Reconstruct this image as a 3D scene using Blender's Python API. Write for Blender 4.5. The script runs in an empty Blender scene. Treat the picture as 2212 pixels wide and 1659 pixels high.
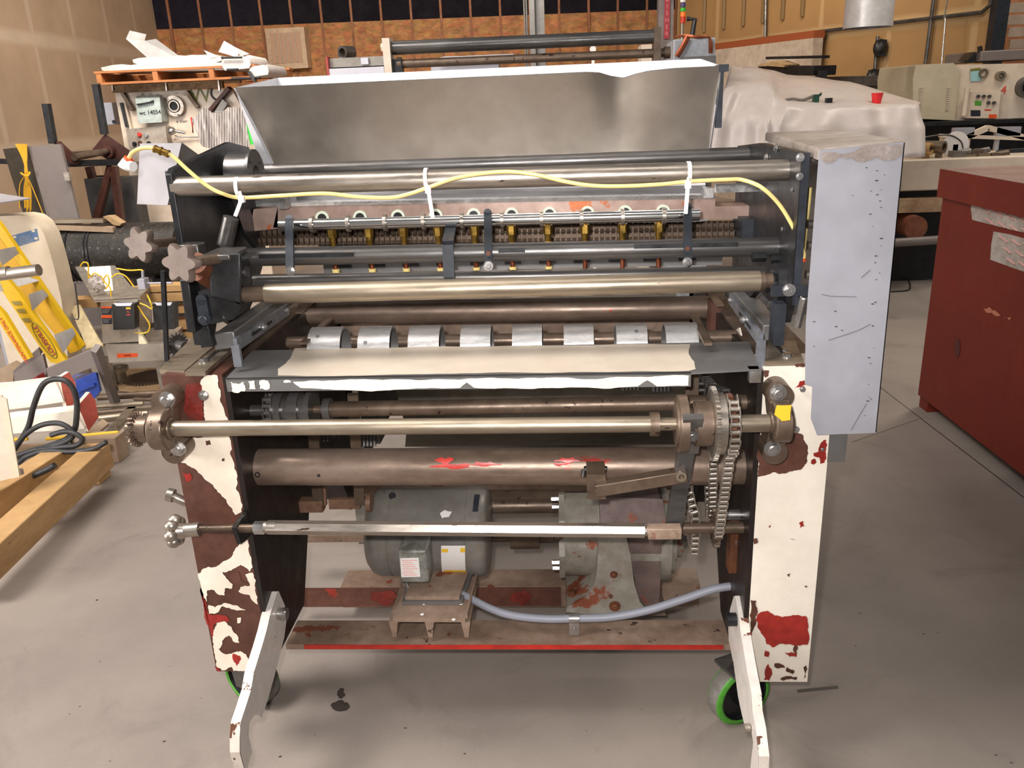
import bpy, math, random
from mathutils import Vector, Matrix
random.seed(7)
V = Vector
YD = V((0, 1, 0)); XD = V((1, 0, 0)); ZD = V((0, 0, 1))
# ---------------------------------------------------------------- camera, sky, lights, exposure
FPX = 1789.0
PITCH, YAW, ROLL = math.radians(19.0), math.radians(4.0), math.radians(2.45)
CAM = V((0.0, -1.68, 1.60))
FW = V((-math.sin(YAW)*math.cos(PITCH), math.cos(YAW)*math.cos(PITCH), -math.sin(PITCH)))
R0 = V((math.cos(YAW), math.sin(YAW), 0)); U0 = R0.cross(FW)
RT = R0*math.cos(ROLL) - U0*math.sin(ROLL); UP = U0*math.cos(ROLL) + R0*math.sin(ROLL)
sc = bpy.context.scene
col = sc.collection
cd = bpy.data.cameras.new('camera'); cam = bpy.data.objects.new('camera', cd); col.objects.link(cam)
cd.sensor_width = 36.0; cd.lens = FPX/2212*36.0; cd.clip_start = .05; cd.clip_end = 200
cam.matrix_world = Matrix(((RT.x, UP.x, -FW.x, CAM.x), (RT.y, UP.y, -FW.y, CAM.y), (RT.z, UP.z, -FW.z, CAM.z), (0, 0, 0, 1)))
sc.camera = cam
w = bpy.data.worlds.new('daylight'); sc.world = w; w.use_nodes = True
bg = w.node_tree.nodes['Background']; bg.inputs[0].default_value = (1.0, .985, .98, 1); bg.inputs[1].default_value = .16
vs = sc.view_settings; vs.view_transform = 'Standard'; vs.look = 'None'; vs.gamma = 1; vs.exposure = 0.25; vs.use_curve_mapping = False

def area(name, loc, target, sx, sy, power, color):
    l = bpy.data.lights.new(name, 'AREA'); l.shape = 'RECTANGLE'; l.size = sx; l.size_y = sy; l.energy = power; l.color = color
    o = bpy.data.objects.new(name, l); col.objects.link(o); o.location = loc
    o.rotation_euler = (V(target)-V(loc)).to_track_quat('-Z', 'Y').to_euler(); return o
# daylight through the dock door on the left, lamp rows and added fills overhead, and the camera's own flash
area('lamp_and_fill_light', (-2.6, -.9, 4.7), (-1.9, -.6, 0), 1.6, 1.6, 210, (1.0, .95, .92))  # added overhead panel that brightens the left floor
area('dock_door_light', (-5.6, -2.2, 2.2), (-1.5, -.4, .3), 3.0, 2.4, 250, (1.0, .955, .93))
area('lamp_and_fill_light', (-.9, -.6, 4.6), (-.4, .6, .5), 4.0, .5, 42, (1.0, .96, .92))
area('lamp_and_fill_light', (-1, 8.0, 4.6), (-1, 13.5, 1.6), 8.0, .5, 250, (1.0, .84, .64))
area('lamp_and_fill_light', (6.5, 8.5, 4.4), (6.6, 9.5, 0.5), 5.0, .5, 150, (1.0, .84, .62))
area('lamp_and_fill_light', (3.4, 4.2, 4.6), (3.0, 4.6, 0), 3.0, .5, 75, (1.0, .9, .78))  # added fill that lifts the floor on the right
area('lamp_and_fill_light', (-2.6, 3.0, 4.7), (-5.4, 8.0, 1.6), 4.0, .5, 360, (1.0, .92, .84))  # added fill aimed at the left wall and the old press
fl = bpy.data.lights.new('camera_flash', 'SPOT'); fl.energy = 138; fl.spot_size = math.radians(84); fl.spot_blend = 1.0; fl.shadow_soft_size = .02; fl.color = (1.0, .975, .97)
fo = bpy.data.objects.new('camera_flash', fl); col.objects.link(fo); fo.location = CAM + UP*.06 - RT*.05
fo.rotation_euler = (FW*1.0).to_track_quat('-Z', 'Y').to_euler()

# ---------------------------------------------------------------- measuring helpers
def ray(px, py): return FW*FPX + RT*(px-1106) - UP*(py-829.5)
def aY(px, py, Y): d = ray(px, py); return CAM + d*((Y-CAM.y)/d.y)
def aZ(px, py, Z): d = ray(px, py); return CAM + d*((Z-CAM.z)/d.z)
def aX(px, py, X): d = ray(px, py); return CAM + d*((X-CAM.x)/d.x)
def mpp(p): return (p-CAM).dot(FW)/FPX          # metres per pixel at a point

# ---------------------------------------------------------------- mesh builder
def basis(ax):
    ax = V(ax).normalized(); t = V((0, 0, 1)) if abs(ax.z) < .9 else V((0, 1, 0))
    a = t.cross(ax).normalized(); return ax, a, ax.cross(a)
class MB:
    def __init__(s): s.v = []; s.f = []; s.m = []
    def add(s, vs, fs, m=0):
        b = len(s.v); s.v += [V(x) for x in vs]
        for f in fs: s.f.append([b+i for i in f]); s.m.append(m)
        return s
    def hexa(s, p, m=0):   # p: 4 bottom + 4 top, same order
        return s.add(p, [(3, 2, 1, 0), (4, 5, 6, 7), (0, 1, 5, 4), (1, 2, 6, 5), (2, 3, 7, 6), (3, 0, 4, 7)], m)
    def box(s, lo, hi, m=0):
        (a, b, c), (d, e, f) = lo, hi
        return s.hexa([(a, b, c), (d, b, c), (d, e, c), (a, e, c), (a, b, f), (d, b, f), (d, e, f), (a, e, f)], m)
    def obox(s, c, ax, ay, az, m=0):  # centre and three half-vectors
        c, ax, ay, az = V(c), V(ax), V(ay), V(az)
        return s.hexa([c-ax-ay-az, c+ax-ay-az, c+ax+ay-az, c-ax+ay-az, c-ax-ay+az, c+ax-ay+az, c+ax+ay+az, c-ax+ay+az], m)
    def bar(s, p0, p1, w, h, m=0, up=(0, 0, 1)):   # rectangular bar between two points
        p0, p1 = V(p0), V(p1); d = (p1-p0); u = V(up); a = d.cross(u).normalized()*(w/2); b = a.cross(d).normalized()*(h/2)
        return s.obox((p0+p1)/2, d/2, a, b, m)
    def prism(s, poly, vec, m=0, m2=None):
        n = len(poly); vec = V(vec); poly = [V(p) for p in poly]
        s.add(poly+[p+vec for p in poly], [(i, (i+1) % n, n+(i+1) % n, n+i) for i in range(n)]+[tuple(range(n, 2*n))], m)
        return s.add(poly, [tuple(reversed(range(n)))], m if m2 is None else m2)
    def cyl(s, p0, p1, r, r1=None, n=28, m=0, cap=True, mc=None):
        p0, p1 = V(p0), V(p1); r1 = r if r1 is None else r1; ax, a, b = basis(p1-p0)
        cs = [(math.cos(2*math.pi*i/n), math.sin(2*math.pi*i/n)) for i in range(n)]
        A = [p0+(a*x+b*y)*r for x, y in cs]; B = [p1+(a*x+b*y)*r1 for x, y in cs]
        s.add(A+B, [(i, (i+1) % n, n+(i+1) % n, n+i) for i in range(n)], m)
        if cap:
            mc = m if mc is None else mc
            s.add(A, [tuple(reversed(range(n)))], mc); s.add(B, [tuple(range(n))], mc)
        return s
    def lathe(s, p, ax, prof, n=32, m=0, ms=None):
        p = V(p); ax, a, b = basis(ax); vs = []; k = len(prof)
        for t, r in prof:
            for i in range(n): an = 2*math.pi*i/n; vs.append(p+ax*t+(a*math.cos(an)+b*math.sin(an))*r)
        for j in range(k-1):
            fs = [(j*n+i, j*n+(i+1) % n, (j+1)*n+(i+1) % n, (j+1)*n+i) for i in range(n)]
            if j == 0: s.add(vs, [], 0); base = len(s.v)-len(vs)
            for f in fs: s.f.append([base+q for q in f]); s.m.append(m if ms is None else ms[j])
        return s
    def ring(s, p0, p1, ro, ri, n=32, m=0, mi=None):
        p0, p1 = V(p0), V(p1); L = (p1-p0).length
        return s.lathe(p0, p1-p0, [(0, ri), (0, ro), (L, ro), (L, ri), (0, ri)], n, m, None if mi is None else [m, m, m, mi])
    def tube(s, pts, r, n=10, m=0, sub=6, smooth=True, cap=True):
        pts = [V(p) for p in pts]
        if smooth and len(pts) > 2:
            q = [pts[0]*2-pts[1]]+pts+[pts[-1]*2-pts[-2]]; out = []
            for i in range(1, len(q)-2):
                for k in range(sub):
                    t = k/sub; a, b, c, d = q[i-1], q[i], q[i+1], q[i+2]
                    out.append(.5*((2*b)+(c-a)*t+(2*a-5*b+4*c-d)*t*t+(3*b-a-3*c+d)*t**3))
            out.append(pts[-1]); pts = out
        k = len(pts); vs = []; ax, a, b = basis(pts[1]-pts[0])
        for j in range(k):
            t = (pts[min(j+1, k-1)]-pts[max(j-1, 0)]).normalized()
            a = (a-t*a.dot(t)); a = a.normalized() if a.length > 1e-6 else basis(t)[1]; b = t.cross(a)
            rr = r[j*(len(r)-1)//max(k-1, 1)] if isinstance(r, (list, tuple)) else r
            for i in range(n): an = 2*math.pi*i/n; vs.append(pts[j]+(a*math.cos(an)+b*math.sin(an))*rr)
        fs = [(j*n+i, j*n+(i+1) % n, (j+1)*n+(i+1) % n, (j+1)*n+i) for j in range(k-1) for i in range(n)]
        if cap: fs += [tuple(reversed(range(n))), tuple((k-1)*n+i for i in range(n))]
        return s.add(vs, fs, m)
    def gear(s, c, ax, ro, rr, w, teeth, m=0, bore=0):
        c = V(c); ax, a, b = basis(ax); P = []
        for i in range(teeth):
            for fr, r in ((0, rr), (.22, rr), (.40, ro), (.60, ro), (.78, rr)):
                an = 2*math.pi*(i+fr)/teeth; P.append((a*math.cos(an)+b*math.sin(an))*r)
        n = len(P); s.add([c-ax*w/2+p for p in P]+[c+ax*w/2+p for p in P], [(i, (i+1) % n, n+(i+1) % n, n+i) for i in range(n)]+[tuple(reversed(range(n))), tuple(range(n, 2*n))], m)
        return s
    def bolt(s, p, ax, r, h=None, m=0, washer=True):
        p = V(p); ax = V(ax).normalized(); h = h or r*.75
        if washer: s.cyl(p, p+ax*h*.28, r*1.32, n=20, m=m)
        s.cyl(p, p+ax*h, r, n=6, m=m)
        return s.cyl(p+ax*h, p+ax*(h*1.12), r*.78, r*.6, n=12, m=m)
    def sph(s, c, r, m=0, sc=(1, 1, 1), n=14):
        c = V(c); prof = [(-math.cos(math.pi*i/n)*r, max(math.sin(math.pi*i/n)*r, 1e-4)) for i in range(n+1)]
        b = len(s.v); s.lathe((0, 0, 0), (0, 0, 1), prof, n*2, m)
        for i in range(b, len(s.v)): q = s.v[i]; s.v[i] = c+V((q.x*sc[0], q.y*sc[1], q.z*sc[2]))
        return s
    def sheet(s, quad, nrm, t, m=0): return s.prism(quad, V(nrm).normalized()*t, m)
    def patch(s, poly, off, m, rough=.22, it=3):   # a ragged flake of paint lying on a flat face
        pts = [V(p)+V(off) for p in poly]; nv = V(off).normalized()
        for _ in range(it):
            o = []
            for i, p in enumerate(pts):
                q = pts[(i+1) % len(pts)]; d = q-p; o.append(p)
                o.append(p+d*(.5+random.uniform(-.12, .12))+d.cross(nv)*random.uniform(-rough, rough)*.6)
            pts = o
        return s.add(pts, [tuple(range(len(pts)))], m)
    def chain(s, pts, w, pitch, m=0):   # roller chain along a path: link plates and rollers; axis = X
        segs = []; L = 0
        for a, b in zip(pts, pts[1:]): a, b = V(a), V(b); segs.append((a, b, L)); L += (b-a).length
        n = int(L/pitch)
        for i in range(n):
            t = i*pitch
            for a, b, l0 in segs:
                ll = (b-a).length
                if l0 <= t <= l0+ll:
                    d = (b-a).normalized(); p = a+d*(t-l0); X = V((1, 0, 0)); X = (X-d*X.dot(d)).normalized()
                    s.cyl(p-X*w*.42, p+X*w*.42, pitch*.34, n=10, m=m)
                    wd = w*.5 if i % 2 else w*.42; nn = d.cross(X)*(pitch*.36)
                    for sg in (-1, 1): s.obox(p+d*pitch*.5+X*sg*wd, d*pitch*.68, nn, X*w*.05, m)
                    break
        return s

BASE = {}
def finish(o, label=None, cat=None, group=None, kind=None):
    if label: o['label'] = label
    if cat: o['category'] = cat
    if group: o['group'] = group
    if kind: o['kind'] = kind
    return o
def thing(name, loc, label, cat, group=None):
    o = bpy.data.objects.new(name, None); col.objects.link(o); o.location = loc; o.empty_display_size = .05
    BASE[o.name] = V(loc); return finish(o, label, cat, group)
KEEP = ('_line', 'scratch', 'slat', 'print', 'remains', 'scale_mark', 'tube_mark', 'controller_mark', 'strand', 'serrated', 'guide_plate', 'copper_cable', 'thread')
def pieces(mb):   # far-apart pieces of a builder's mesh
    n = len(mb.v); r = list(range(n))
    def fd(i):
        while r[i] != i: r[i] = r[r[i]]; i = r[i]
        return i
    for f in mb.f:
        a = fd(f[0])
        for i in f[1:]: r[fd(i)] = a
    box = {}
    for i, p in enumerate(mb.v):
        k = fd(i); b = box.get(k)
        if b is None: box[k] = [p.x, p.y, p.z, p.x, p.y, p.z]
        else:
            for j in range(3): b[j] = min(b[j], p[j]); b[3+j] = max(b[3+j], p[j])
    ks = list(box); sz = [max(box[k][3+j]-box[k][j] for j in range(3)) for k in ks]; g = list(range(len(ks)))
    if len(ks) == 1 or len(ks) > 400: return [mb]
    def fg(i):
        while g[i] != i: g[i] = g[g[i]]; i = g[i]
        return i
    for i in range(len(ks)):
        for j in range(i+1, len(ks)):
            A, B = box[ks[i]], box[ks[j]]; d = sum(max(0, A[q]-B[3+q], B[q]-A[3+q])**2 for q in range(3))**.5
            if d <= max(.02, .5*max(sz[i], sz[j])): g[fg(j)] = fg(i)
    grp = {k: fg(i) for i, k in enumerate(ks)}; ids = sorted(set(grp.values()))
    if len(ids) == 1: return [mb]
    out = []
    for q in ids:
        m = MB(); mp = {}
        for f, mi in zip(mb.f, mb.m):
            if grp[fd(f[0])] != q: continue
            for i in f:
                if i not in mp: mp[i] = len(m.v); m.v.append(mb.v[i])
            m.f.append([mp[i] for i in f]); m.m.append(mi)
        out.append(m)
    return out
def build(mb, name, mats, parent=None, label=None, cat=None, group=None, kind=None, bevel=0, ang=38):
    if parent is not None and not any(k in name for k in KEEP):
        ps = pieces(mb)
        if len(ps) > 1: return [build1(p, name, mats, parent, label, cat, group, kind, bevel, ang) for p in ps][0]
    return build1(mb, name, mats, parent, label, cat, group, kind, bevel, ang)
def build1(mb, name, mats, parent=None, label=None, cat=None, group=None, kind=None, bevel=0, ang=38):
    if not isinstance(mats, (list, tuple)): mats = [mats]
    if parent is not None: base = BASE[parent.name]
    else:
        xs = [v.x for v in mb.v]; ys = [v.y for v in mb.v]; zs = [v.z for v in mb.v]
        base = V(((min(xs)+max(xs))/2, (min(ys)+max(ys))/2, min(zs)))
    me = bpy.data.meshes.new(name); me.from_pydata([v-base for v in mb.v], [], mb.f)
    for m in mats: me.materials.append(m)
    for p, mi in zip(me.polygons, mb.m): p.material_index = mi; p.use_smooth = True
    me.update(); me.set_sharp_from_angle(angle=math.radians(ang))
    o = bpy.data.objects.new(name, me); col.objects.link(o)
    if parent is not None: o.parent = parent
    else: o.location = base
    BASE[o.name] = base
    if bevel:
        b = o.modifiers.new('bevel', 'BEVEL'); b.width = bevel; b.segments = 2; b.limit_method = 'ANGLE'; b.angle_limit = math.radians(40)
    return finish(o, label, cat, group, kind)
def text(name, body, loc, right, up, size, m, parent, ext=.0006):
    cu = bpy.data.curves.new(name, 'FONT'); cu.body = body; cu.size = size; cu.extrude = ext; cu.align_x = 'CENTER'; cu.align_y = 'CENTER'
    t = bpy.data.objects.new(name+'_tmp', cu); col.objects.link(t)
    me = bpy.data.meshes.new_from_object(t.evaluated_get(bpy.context.evaluated_depsgraph_get())); bpy.data.objects.remove(t)
    r = V(right).normalized(); u = (V(up)-r*V(up).dot(r)).normalized(); n = r.cross(u); loc = V(loc)
    base = BASE[parent.name] if parent is not None else loc
    for v in me.vertices: c = v.co.copy(); v.co = loc+r*c.x+u*c.y+n*(c.z)-base
    me.materials.clear(); me.materials.append(m); me.name = name
    o = bpy.data.objects.new(name, me); col.objects.link(o)
    if parent is not None: o.parent = parent
    else: o.location = base
    BASE[o.name] = base; return o

# ---------------------------------------------------------------- materials
def srgb(c):
    return tuple((x/255/12.92 if x/255 <= .04045 else ((x/255+.055)/1.055)**2.4) for x in c)+(1,)
def mat(name, c1, c2=None, metal=0, rough=.5, scale=8, bump=0, c3=None, th3=.62, sc3=None, stretch=(1, 1, 1), detail=6, contrast=.25, rvar=.12, trans=0, alpha=1, c4=None, th4=.68, sc4=30, coat=0, bscale=None, grime=.22):
    m = bpy.data.materials.new(name); m.use_nodes = True; nt = m.node_tree; N = nt.nodes; L = nt.links
    b = N['Principled BSDF']; b.inputs['Metallic'].default_value = metal; b.inputs['Roughness'].default_value = rough
    b.inputs['Base Color'].default_value = srgb(c1)
    if coat: b.inputs['Coat Weight'].default_value = coat
    if trans: b.inputs['Transmission Weight'].default_value = trans
    if alpha < 1: b.inputs['Alpha'].default_value = alpha
    tc = N.new('ShaderNodeTexCoord'); mp = N.new('ShaderNodeMapping'); mp.inputs['Scale'].default_value = stretch
    L.new(tc.outputs['Object'], mp.inputs[0])
    def noise(s, off, det=detail):
        n = N.new('ShaderNodeTexNoise'); n.inputs['Scale'].default_value = s; n.inputs['Detail'].default_value = det; n.inputs['Roughness'].default_value = .62
        a = N.new('ShaderNodeVectorMath'); a.operation = 'ADD'; a.inputs[1].default_value = (off, off*1.7, off*.6); L.new(mp.outputs[0], a.inputs[0]); L.new(a.outputs[0], n.inputs['Vector']); return n.outputs[0]
    def ramp(src, lo, hi):
        r = N.new('ShaderNodeMapRange'); r.inputs[1].default_value = lo; r.inputs[2].default_value = hi; L.new(src, r.inputs[0]); return r.outputs[0]
    def mix(f, A, B):
        x = N.new('ShaderNodeMix'); x.data_type = 'RGBA'; L.new(f, x.inputs[0])
        if isinstance(A, tuple): x.inputs[6].default_value = A
        else: L.new(A, x.inputs[6])
        x.inputs[7].default_value = B; return x.outputs[2]
    cur = srgb(c1)
    if c2: nz = noise(scale, 0); cur = mix(ramp(nz, .5-contrast, .5+contrast), cur, srgb(c2))
    if c3: cur = mix(ramp(noise(sc3 or scale*.6, 3.3), th3, th3+.03), cur, srgb(c3))
    if c4: cur = mix(ramp(noise(sc4, 7.1, 3), th4, th4+.02), cur, srgb(c4))
    if c2 and grime:
        for s_, o_, g_ in ((scale*.45, 11.3, grime), (scale*5, 17.7, grime*.8)):
            k = N.new('ShaderNodeMapRange'); L.new(noise(s_, o_, 5), k.inputs[0]); k.inputs[1].default_value = .35; k.inputs[2].default_value = .65; k.inputs[3].default_value = 1-g_; k.inputs[4].default_value = 1+g_*.5
            cc = N.new('ShaderNodeCombineColor'); L.new(k.outputs[0], cc.inputs[0])
            p_ = N.new('ShaderNodeMath'); p_.operation = 'POWER'; p_.inputs[1].default_value = 1.12; L.new(k.outputs[0], p_.inputs[0]); L.new(p_.outputs[0], cc.inputs[1])
            p_ = N.new('ShaderNodeMath'); p_.operation = 'POWER'; p_.inputs[1].default_value = 1.25; L.new(k.outputs[0], p_.inputs[0]); L.new(p_.outputs[0], cc.inputs[2])
            x = N.new('ShaderNodeMix'); x.data_type = 'RGBA'; x.blend_type = 'MULTIPLY'; x.inputs[0].default_value = 1
            if isinstance(cur, tuple): x.inputs[6].default_value = cur
            else: L.new(cur, x.inputs[6])
            L.new(cc.outputs[0], x.inputs[7]); cur = x.outputs[2]
    if not isinstance(cur, tuple): L.new(cur, b.inputs['Base Color'])
    if rvar and c2:
        r = N.new('ShaderNodeMapRange'); L.new(noise(scale*1.7, 5.2), r.inputs[0]); r.inputs[1].default_value = .3; r.inputs[2].default_value = .7
        r.inputs[3].default_value = max(rough-rvar, .05); r.inputs[4].default_value = min(rough+rvar, 1); L.new(r.outputs[0], b.inputs['Roughness'])
    if bump:
        bm = N.new('ShaderNodeBump'); bm.inputs['Strength'].default_value = bump; bm.inputs['Distance'].default_value = .004; L.new(noise(bscale or scale*4, 9.9), bm.inputs['Height']); L.new(bm.outputs[0], b.inputs['Normal'])
    return m
M = {}
M['guard'] = mat('light_grey_guard_sheet', (200, 196, 198), (184, 180, 182), .2, .4, 4, grime=.08)
M['steel'] = mat('worn_bare_steel', (190, 180, 168), (140, 130, 120), .85, .34, 9, .15, stretch=(.35, 2, 2), c4=(70, 55, 42), th4=.7, sc4=40, grime=0.16)
M['steel_tan'] = mat('worn_tan_steel', (172, 158, 138), (130, 117, 100), .75, .38, 7, .12, stretch=(.4, 2, 2), c4=(60, 50, 42), th4=.69, sc4=26, grime=0.14)
M['steel_brown'] = mat('brown_oxidised_steel', (124, 106, 90), (90, 74, 62), .55, .42, 6, .2, c3=(128, 46, 36), th3=.66, sc3=5, c4=(60, 42, 34), th4=.66, sc4=30)
M['tube_red'] = mat('brown_tube_with_red_remains', (144, 124, 108), (112, 94, 82), .5, .4, 5, .15, c3=(176, 54, 44), th3=.67, sc3=6, stretch=(.7, 1.6, 1.6))
M['dark'] = mat('black_oily_steel', (50, 50, 51), (32, 32, 34), .4, .38, 10, .15, c4=(105, 100, 95), th4=.72, sc4=30)
M['darktube'] = mat('dark_mill_scale_steel', (116, 112, 108), (78, 76, 76), .7, .36, 6, .12, stretch=(.4, 2, 2), c4=(120, 110, 100), th4=.68, sc4=22, grime=0.16)
M['grime'] = mat('greasy_brown_black_panel', (40, 29, 24), (24, 20, 19), .1, .42, 7, .3, c3=(92, 36, 28), th3=.70, sc3=6, c4=(110, 100, 92), th4=.78, sc4=45)
M['rust'] = mat('rust_brown_primer', (104, 64, 50), (74, 44, 34), .1, .5, 8, .25, c3=(150, 48, 34), th3=.66, sc3=6)
M['rust_flat'] = mat('rusty_machine_base', (156, 134, 116), (120, 96, 80), .1, .55, 7, .25, c3=(120, 66, 44), th3=.63, sc3=9, c4=(60, 45, 40), th4=.69, sc4=28)
M['cream'] = mat('cream_paint', (240, 230, 214), (230, 218, 200), 0, .34, 5, .15, c4=(120, 60, 42), th4=.735, sc4=38, grime=0.05)
M['cream_clean'] = mat('cream_paint_layer', (240, 226, 208), (226, 210, 190), 0, .36, 6, .15, c4=(110, 62, 48), th4=.76, sc4=60, grime=0.07)
M['red'] = mat('red_paint', (166, 44, 34), (132, 34, 28), 0, .36, 10, .2)
M['red_edge'] = mat('red_painted_edge', (196, 42, 26), (160, 36, 28), 0, .4, 8, .1, c4=(90, 50, 40), th4=.68, sc4=22)
M['cream_table'] = mat('dusty_cream_table_paint', (202, 189, 172), (188, 174, 156), 0, .42, 3, .05, c4=(120, 104, 90), th4=.77, sc4=26, grime=.08)
M['oldred'] = mat('dull_old_red_paint', (128, 40, 32), (92, 40, 32), .05, .45, 22, .15, grime=.3)
M['chrome'] = mat('ground_chrome', (225, 223, 220), None, 1, .16)
M['bright_in'] = mat('bright_inner_sheet', (240, 240, 242), (224, 224, 228), .3, .35, 3, grime=0.05)
M['zinc'] = mat('zinc_plated_steel', (194, 191, 188), (164, 161, 158), .9, .3, 20, 0, grime=0.1)
M['alu'] = mat('brushed_aluminium', (196, 194, 192), (172, 170, 168), .7, .38, 30, .1, stretch=(1, 6, 6), grime=0.1)
M['sheet'] = mat('dull_stainless_sheet', (208, 198, 186), (176, 166, 154), .86, .34, 2.6, .03, stretch=(1, 1, 1), contrast=.2, rvar=.09, grime=0.08)
M['galv'] = mat('grey_sheet_metal', (178, 177, 184), (162, 161, 168), .3, .42, 4, .05, c4=(110, 108, 110), th4=.75, sc4=30, grime=0.05)
M['galvd'] = mat('mid_grey_sheet_metal', (128, 126, 124), (108, 106, 104), .5, .42, 5, .05, grime=0.08)
M['brass'] = mat('brass', (176, 142, 66), (140, 108, 50), .9, .28, 20)
M['copper'] = mat('copper_tube', (164, 92, 62), (130, 70, 50), .8, .34, 20)
M['hose'] = mat('yellowed_plastic_hose', (222, 200, 128), None, 0, .3, coat=.3)
M['nylon'] = mat('white_nylon', (225, 222, 220), None, 0, .4)
M['nylon_pink'] = mat('pinkish_nylon', (222, 200, 208), None, 0, .4)
M['white_washer'] = mat('white_plastic_washer', (198, 206, 186), None, 0, .45)
M['greymot'] = mat('grey_enamel', (138, 132, 124), (106, 102, 97), .15, .36, 5, .1, c3=(132, 122, 110), th3=.62, sc3=7, c4=(42, 84, 140), th4=.72, sc4=12, grime=0.16)
M['gearbox'] = mat('rust_stained_grey_enamel', (146, 146, 134), (112, 96, 86), .1, .48, 6, .3, c3=(124, 66, 44), th3=.58, sc3=7, c4=(92, 56, 40), th4=.66, sc4=22)
M['gearbox_top'] = mat('grimy_purple_brown_enamel', (112, 92, 86), (92, 78, 76), .15, .45, 6, .25, c3=(124, 74, 56), th3=.62, sc3=9)
M['conduit'] = mat('grey_plastic_conduit', (132, 133, 142), None, 0, .45)
M['knob'] = mat('worn_grey_brown_casting', (116, 100, 90), (100, 86, 78), .2, .45, 12, .1, grime=0.1)
M['rusttube'] = mat('rusty_pipe', (120, 72, 46), (92, 56, 40), .4, .5, 12, .1)
M['weld'] = mat('weld_bead', (90, 88, 84), (50, 48, 46), .9, .3, 60, .5)
M['label_white'] = mat('white_label', (226, 220, 214), None, 0, .5)
M['label_yellow'] = mat('yellow_print', (226, 180, 40), None, 0, .5)
M['label_red'] = mat('red_print', (204, 60, 48), None, 0, .5)
M['pink_print'] = mat('pink_print', (226, 168, 160), None, 0, .5)
M['orange'] = mat('orange_label', (226, 84, 30), None, 0, .5)
M['black'] = mat('black_plastic', (24, 24, 25), (34, 34, 36), 0, .4, 12)
M['ink'] = mat('black_ink', (22, 22, 24), None, 0, .6)
M['rubber'] = mat('black_rubber_cable', (40, 40, 42), (56, 56, 56), 0, .5, 20)
M['green'] = mat('green_polyurethane', (88, 168, 52), (66, 140, 40), 0, .45, 20)
M['wheel_grey'] = mat('dusty_wheel_tread', (118, 114, 106), (98, 94, 88), 0, .6, 14)
M['whitelever'] = mat('chipped_white_paint', (214, 206, 198), (196, 188, 180), .05, .36, 8, .2, c4=(104, 66, 50), th4=.72, sc4=34, grime=0.08)
M['leveredge'] = mat('badly_chipped_white_paint', (232, 220, 206), (214, 200, 186), 0, .34, 8, .2, c4=(100, 62, 46), th4=.56, sc4=26, grime=0.1)
M['rail'] = mat('worn_grey_painted_rail', (138, 142, 150), (118, 120, 126), .45, .36, 10, .1, c4=(64, 60, 58), th4=.68, sc4=30)
M['bluedark'] = mat('dark_blue_painted_steel', (48, 52, 60), (34, 38, 44), .2, .42, 9, .1)
# ================================================================ the setting
def struct(mb, name, m, bevel=0): return build(mb, name, m, None, kind='structure', bevel=bevel)
def newmat(name):
    m = bpy.data.materials.new(name); m.use_nodes = True; return m, m.node_tree.nodes, m.node_tree.links, m.node_tree.nodes['Principled BSDF']
def floor_mat():
    m, N, L, b = newmat('stained_concrete'); b.inputs['Roughness'].default_value = .6
    g = N.new('ShaderNodeNewGeometry')
    def nz(s, d, off, dist=0):
        a = N.new('ShaderNodeVectorMath'); a.operation = 'ADD'; a.inputs[1].default_value = (off, off, 0); L.new(g.outputs['Position'], a.inputs[0])
        n = N.new('ShaderNodeTexNoise'); n.inputs['Scale'].default_value = s; n.inputs['Detail'].default_value = d; n.inputs['Distortion'].default_value = dist; n.inputs['Roughness'].default_value = .65; L.new(a.outputs[0], n.inputs['Vector']); return n.outputs[0]
    def mr(src, lo, hi, a=0, c=1):
        r = N.new('ShaderNodeMapRange'); r.inputs[1].default_value = lo; r.inputs[2].default_value = hi; r.inputs[3].default_value = a; r.inputs[4].default_value = c; L.new(src, r.inputs[0]); return r.outputs[0]
    def mix(f, A, B):
        x = N.new('ShaderNodeMix'); x.data_type = 'RGBA'; L.new(f, x.inputs[0]); L.new(A, x.inputs[6]) if not isinstance(A, tuple) else setattr(x.inputs[6], 'default_value', A); x.inputs[7].default_value = srgb(B); return x.outputs[2]
    c = mix(mr(nz(1.1, 8, 0), .35, .65), srgb((150, 138, 128)), (130, 119, 111))
    c = mix(mr(nz(3.2, 9, 4, 1), .55, .72, 0, .55), c, (112, 101, 94))
    c = mix(mr(nz(2.1, 7, 9, .6), .66, .76, 0, .5), c, (92, 82, 76))
    c = mix(mr(nz(7, 5, 14, .4), .70, .74, 0, .6), c, (84, 72, 64))
    c = mix(mr(nz(30, 3, 20), .74, .76, 0, .7), c, (70, 60, 56))
    c = mix(mr(nz(90, 2, 2), .3, .7, 0, .14), c, (158, 148, 134))
    L.new(c, b.inputs['Base Color'])
    bm = N.new('ShaderNodeBump'); bm.inputs['Strength'].default_value = .12; bm.inputs['Distance'].default_value = .003; L.new(nz(60, 4, 1), bm.inputs['Height']); L.new(bm.outputs[0], b.inputs['Normal'])
    return m
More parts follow.
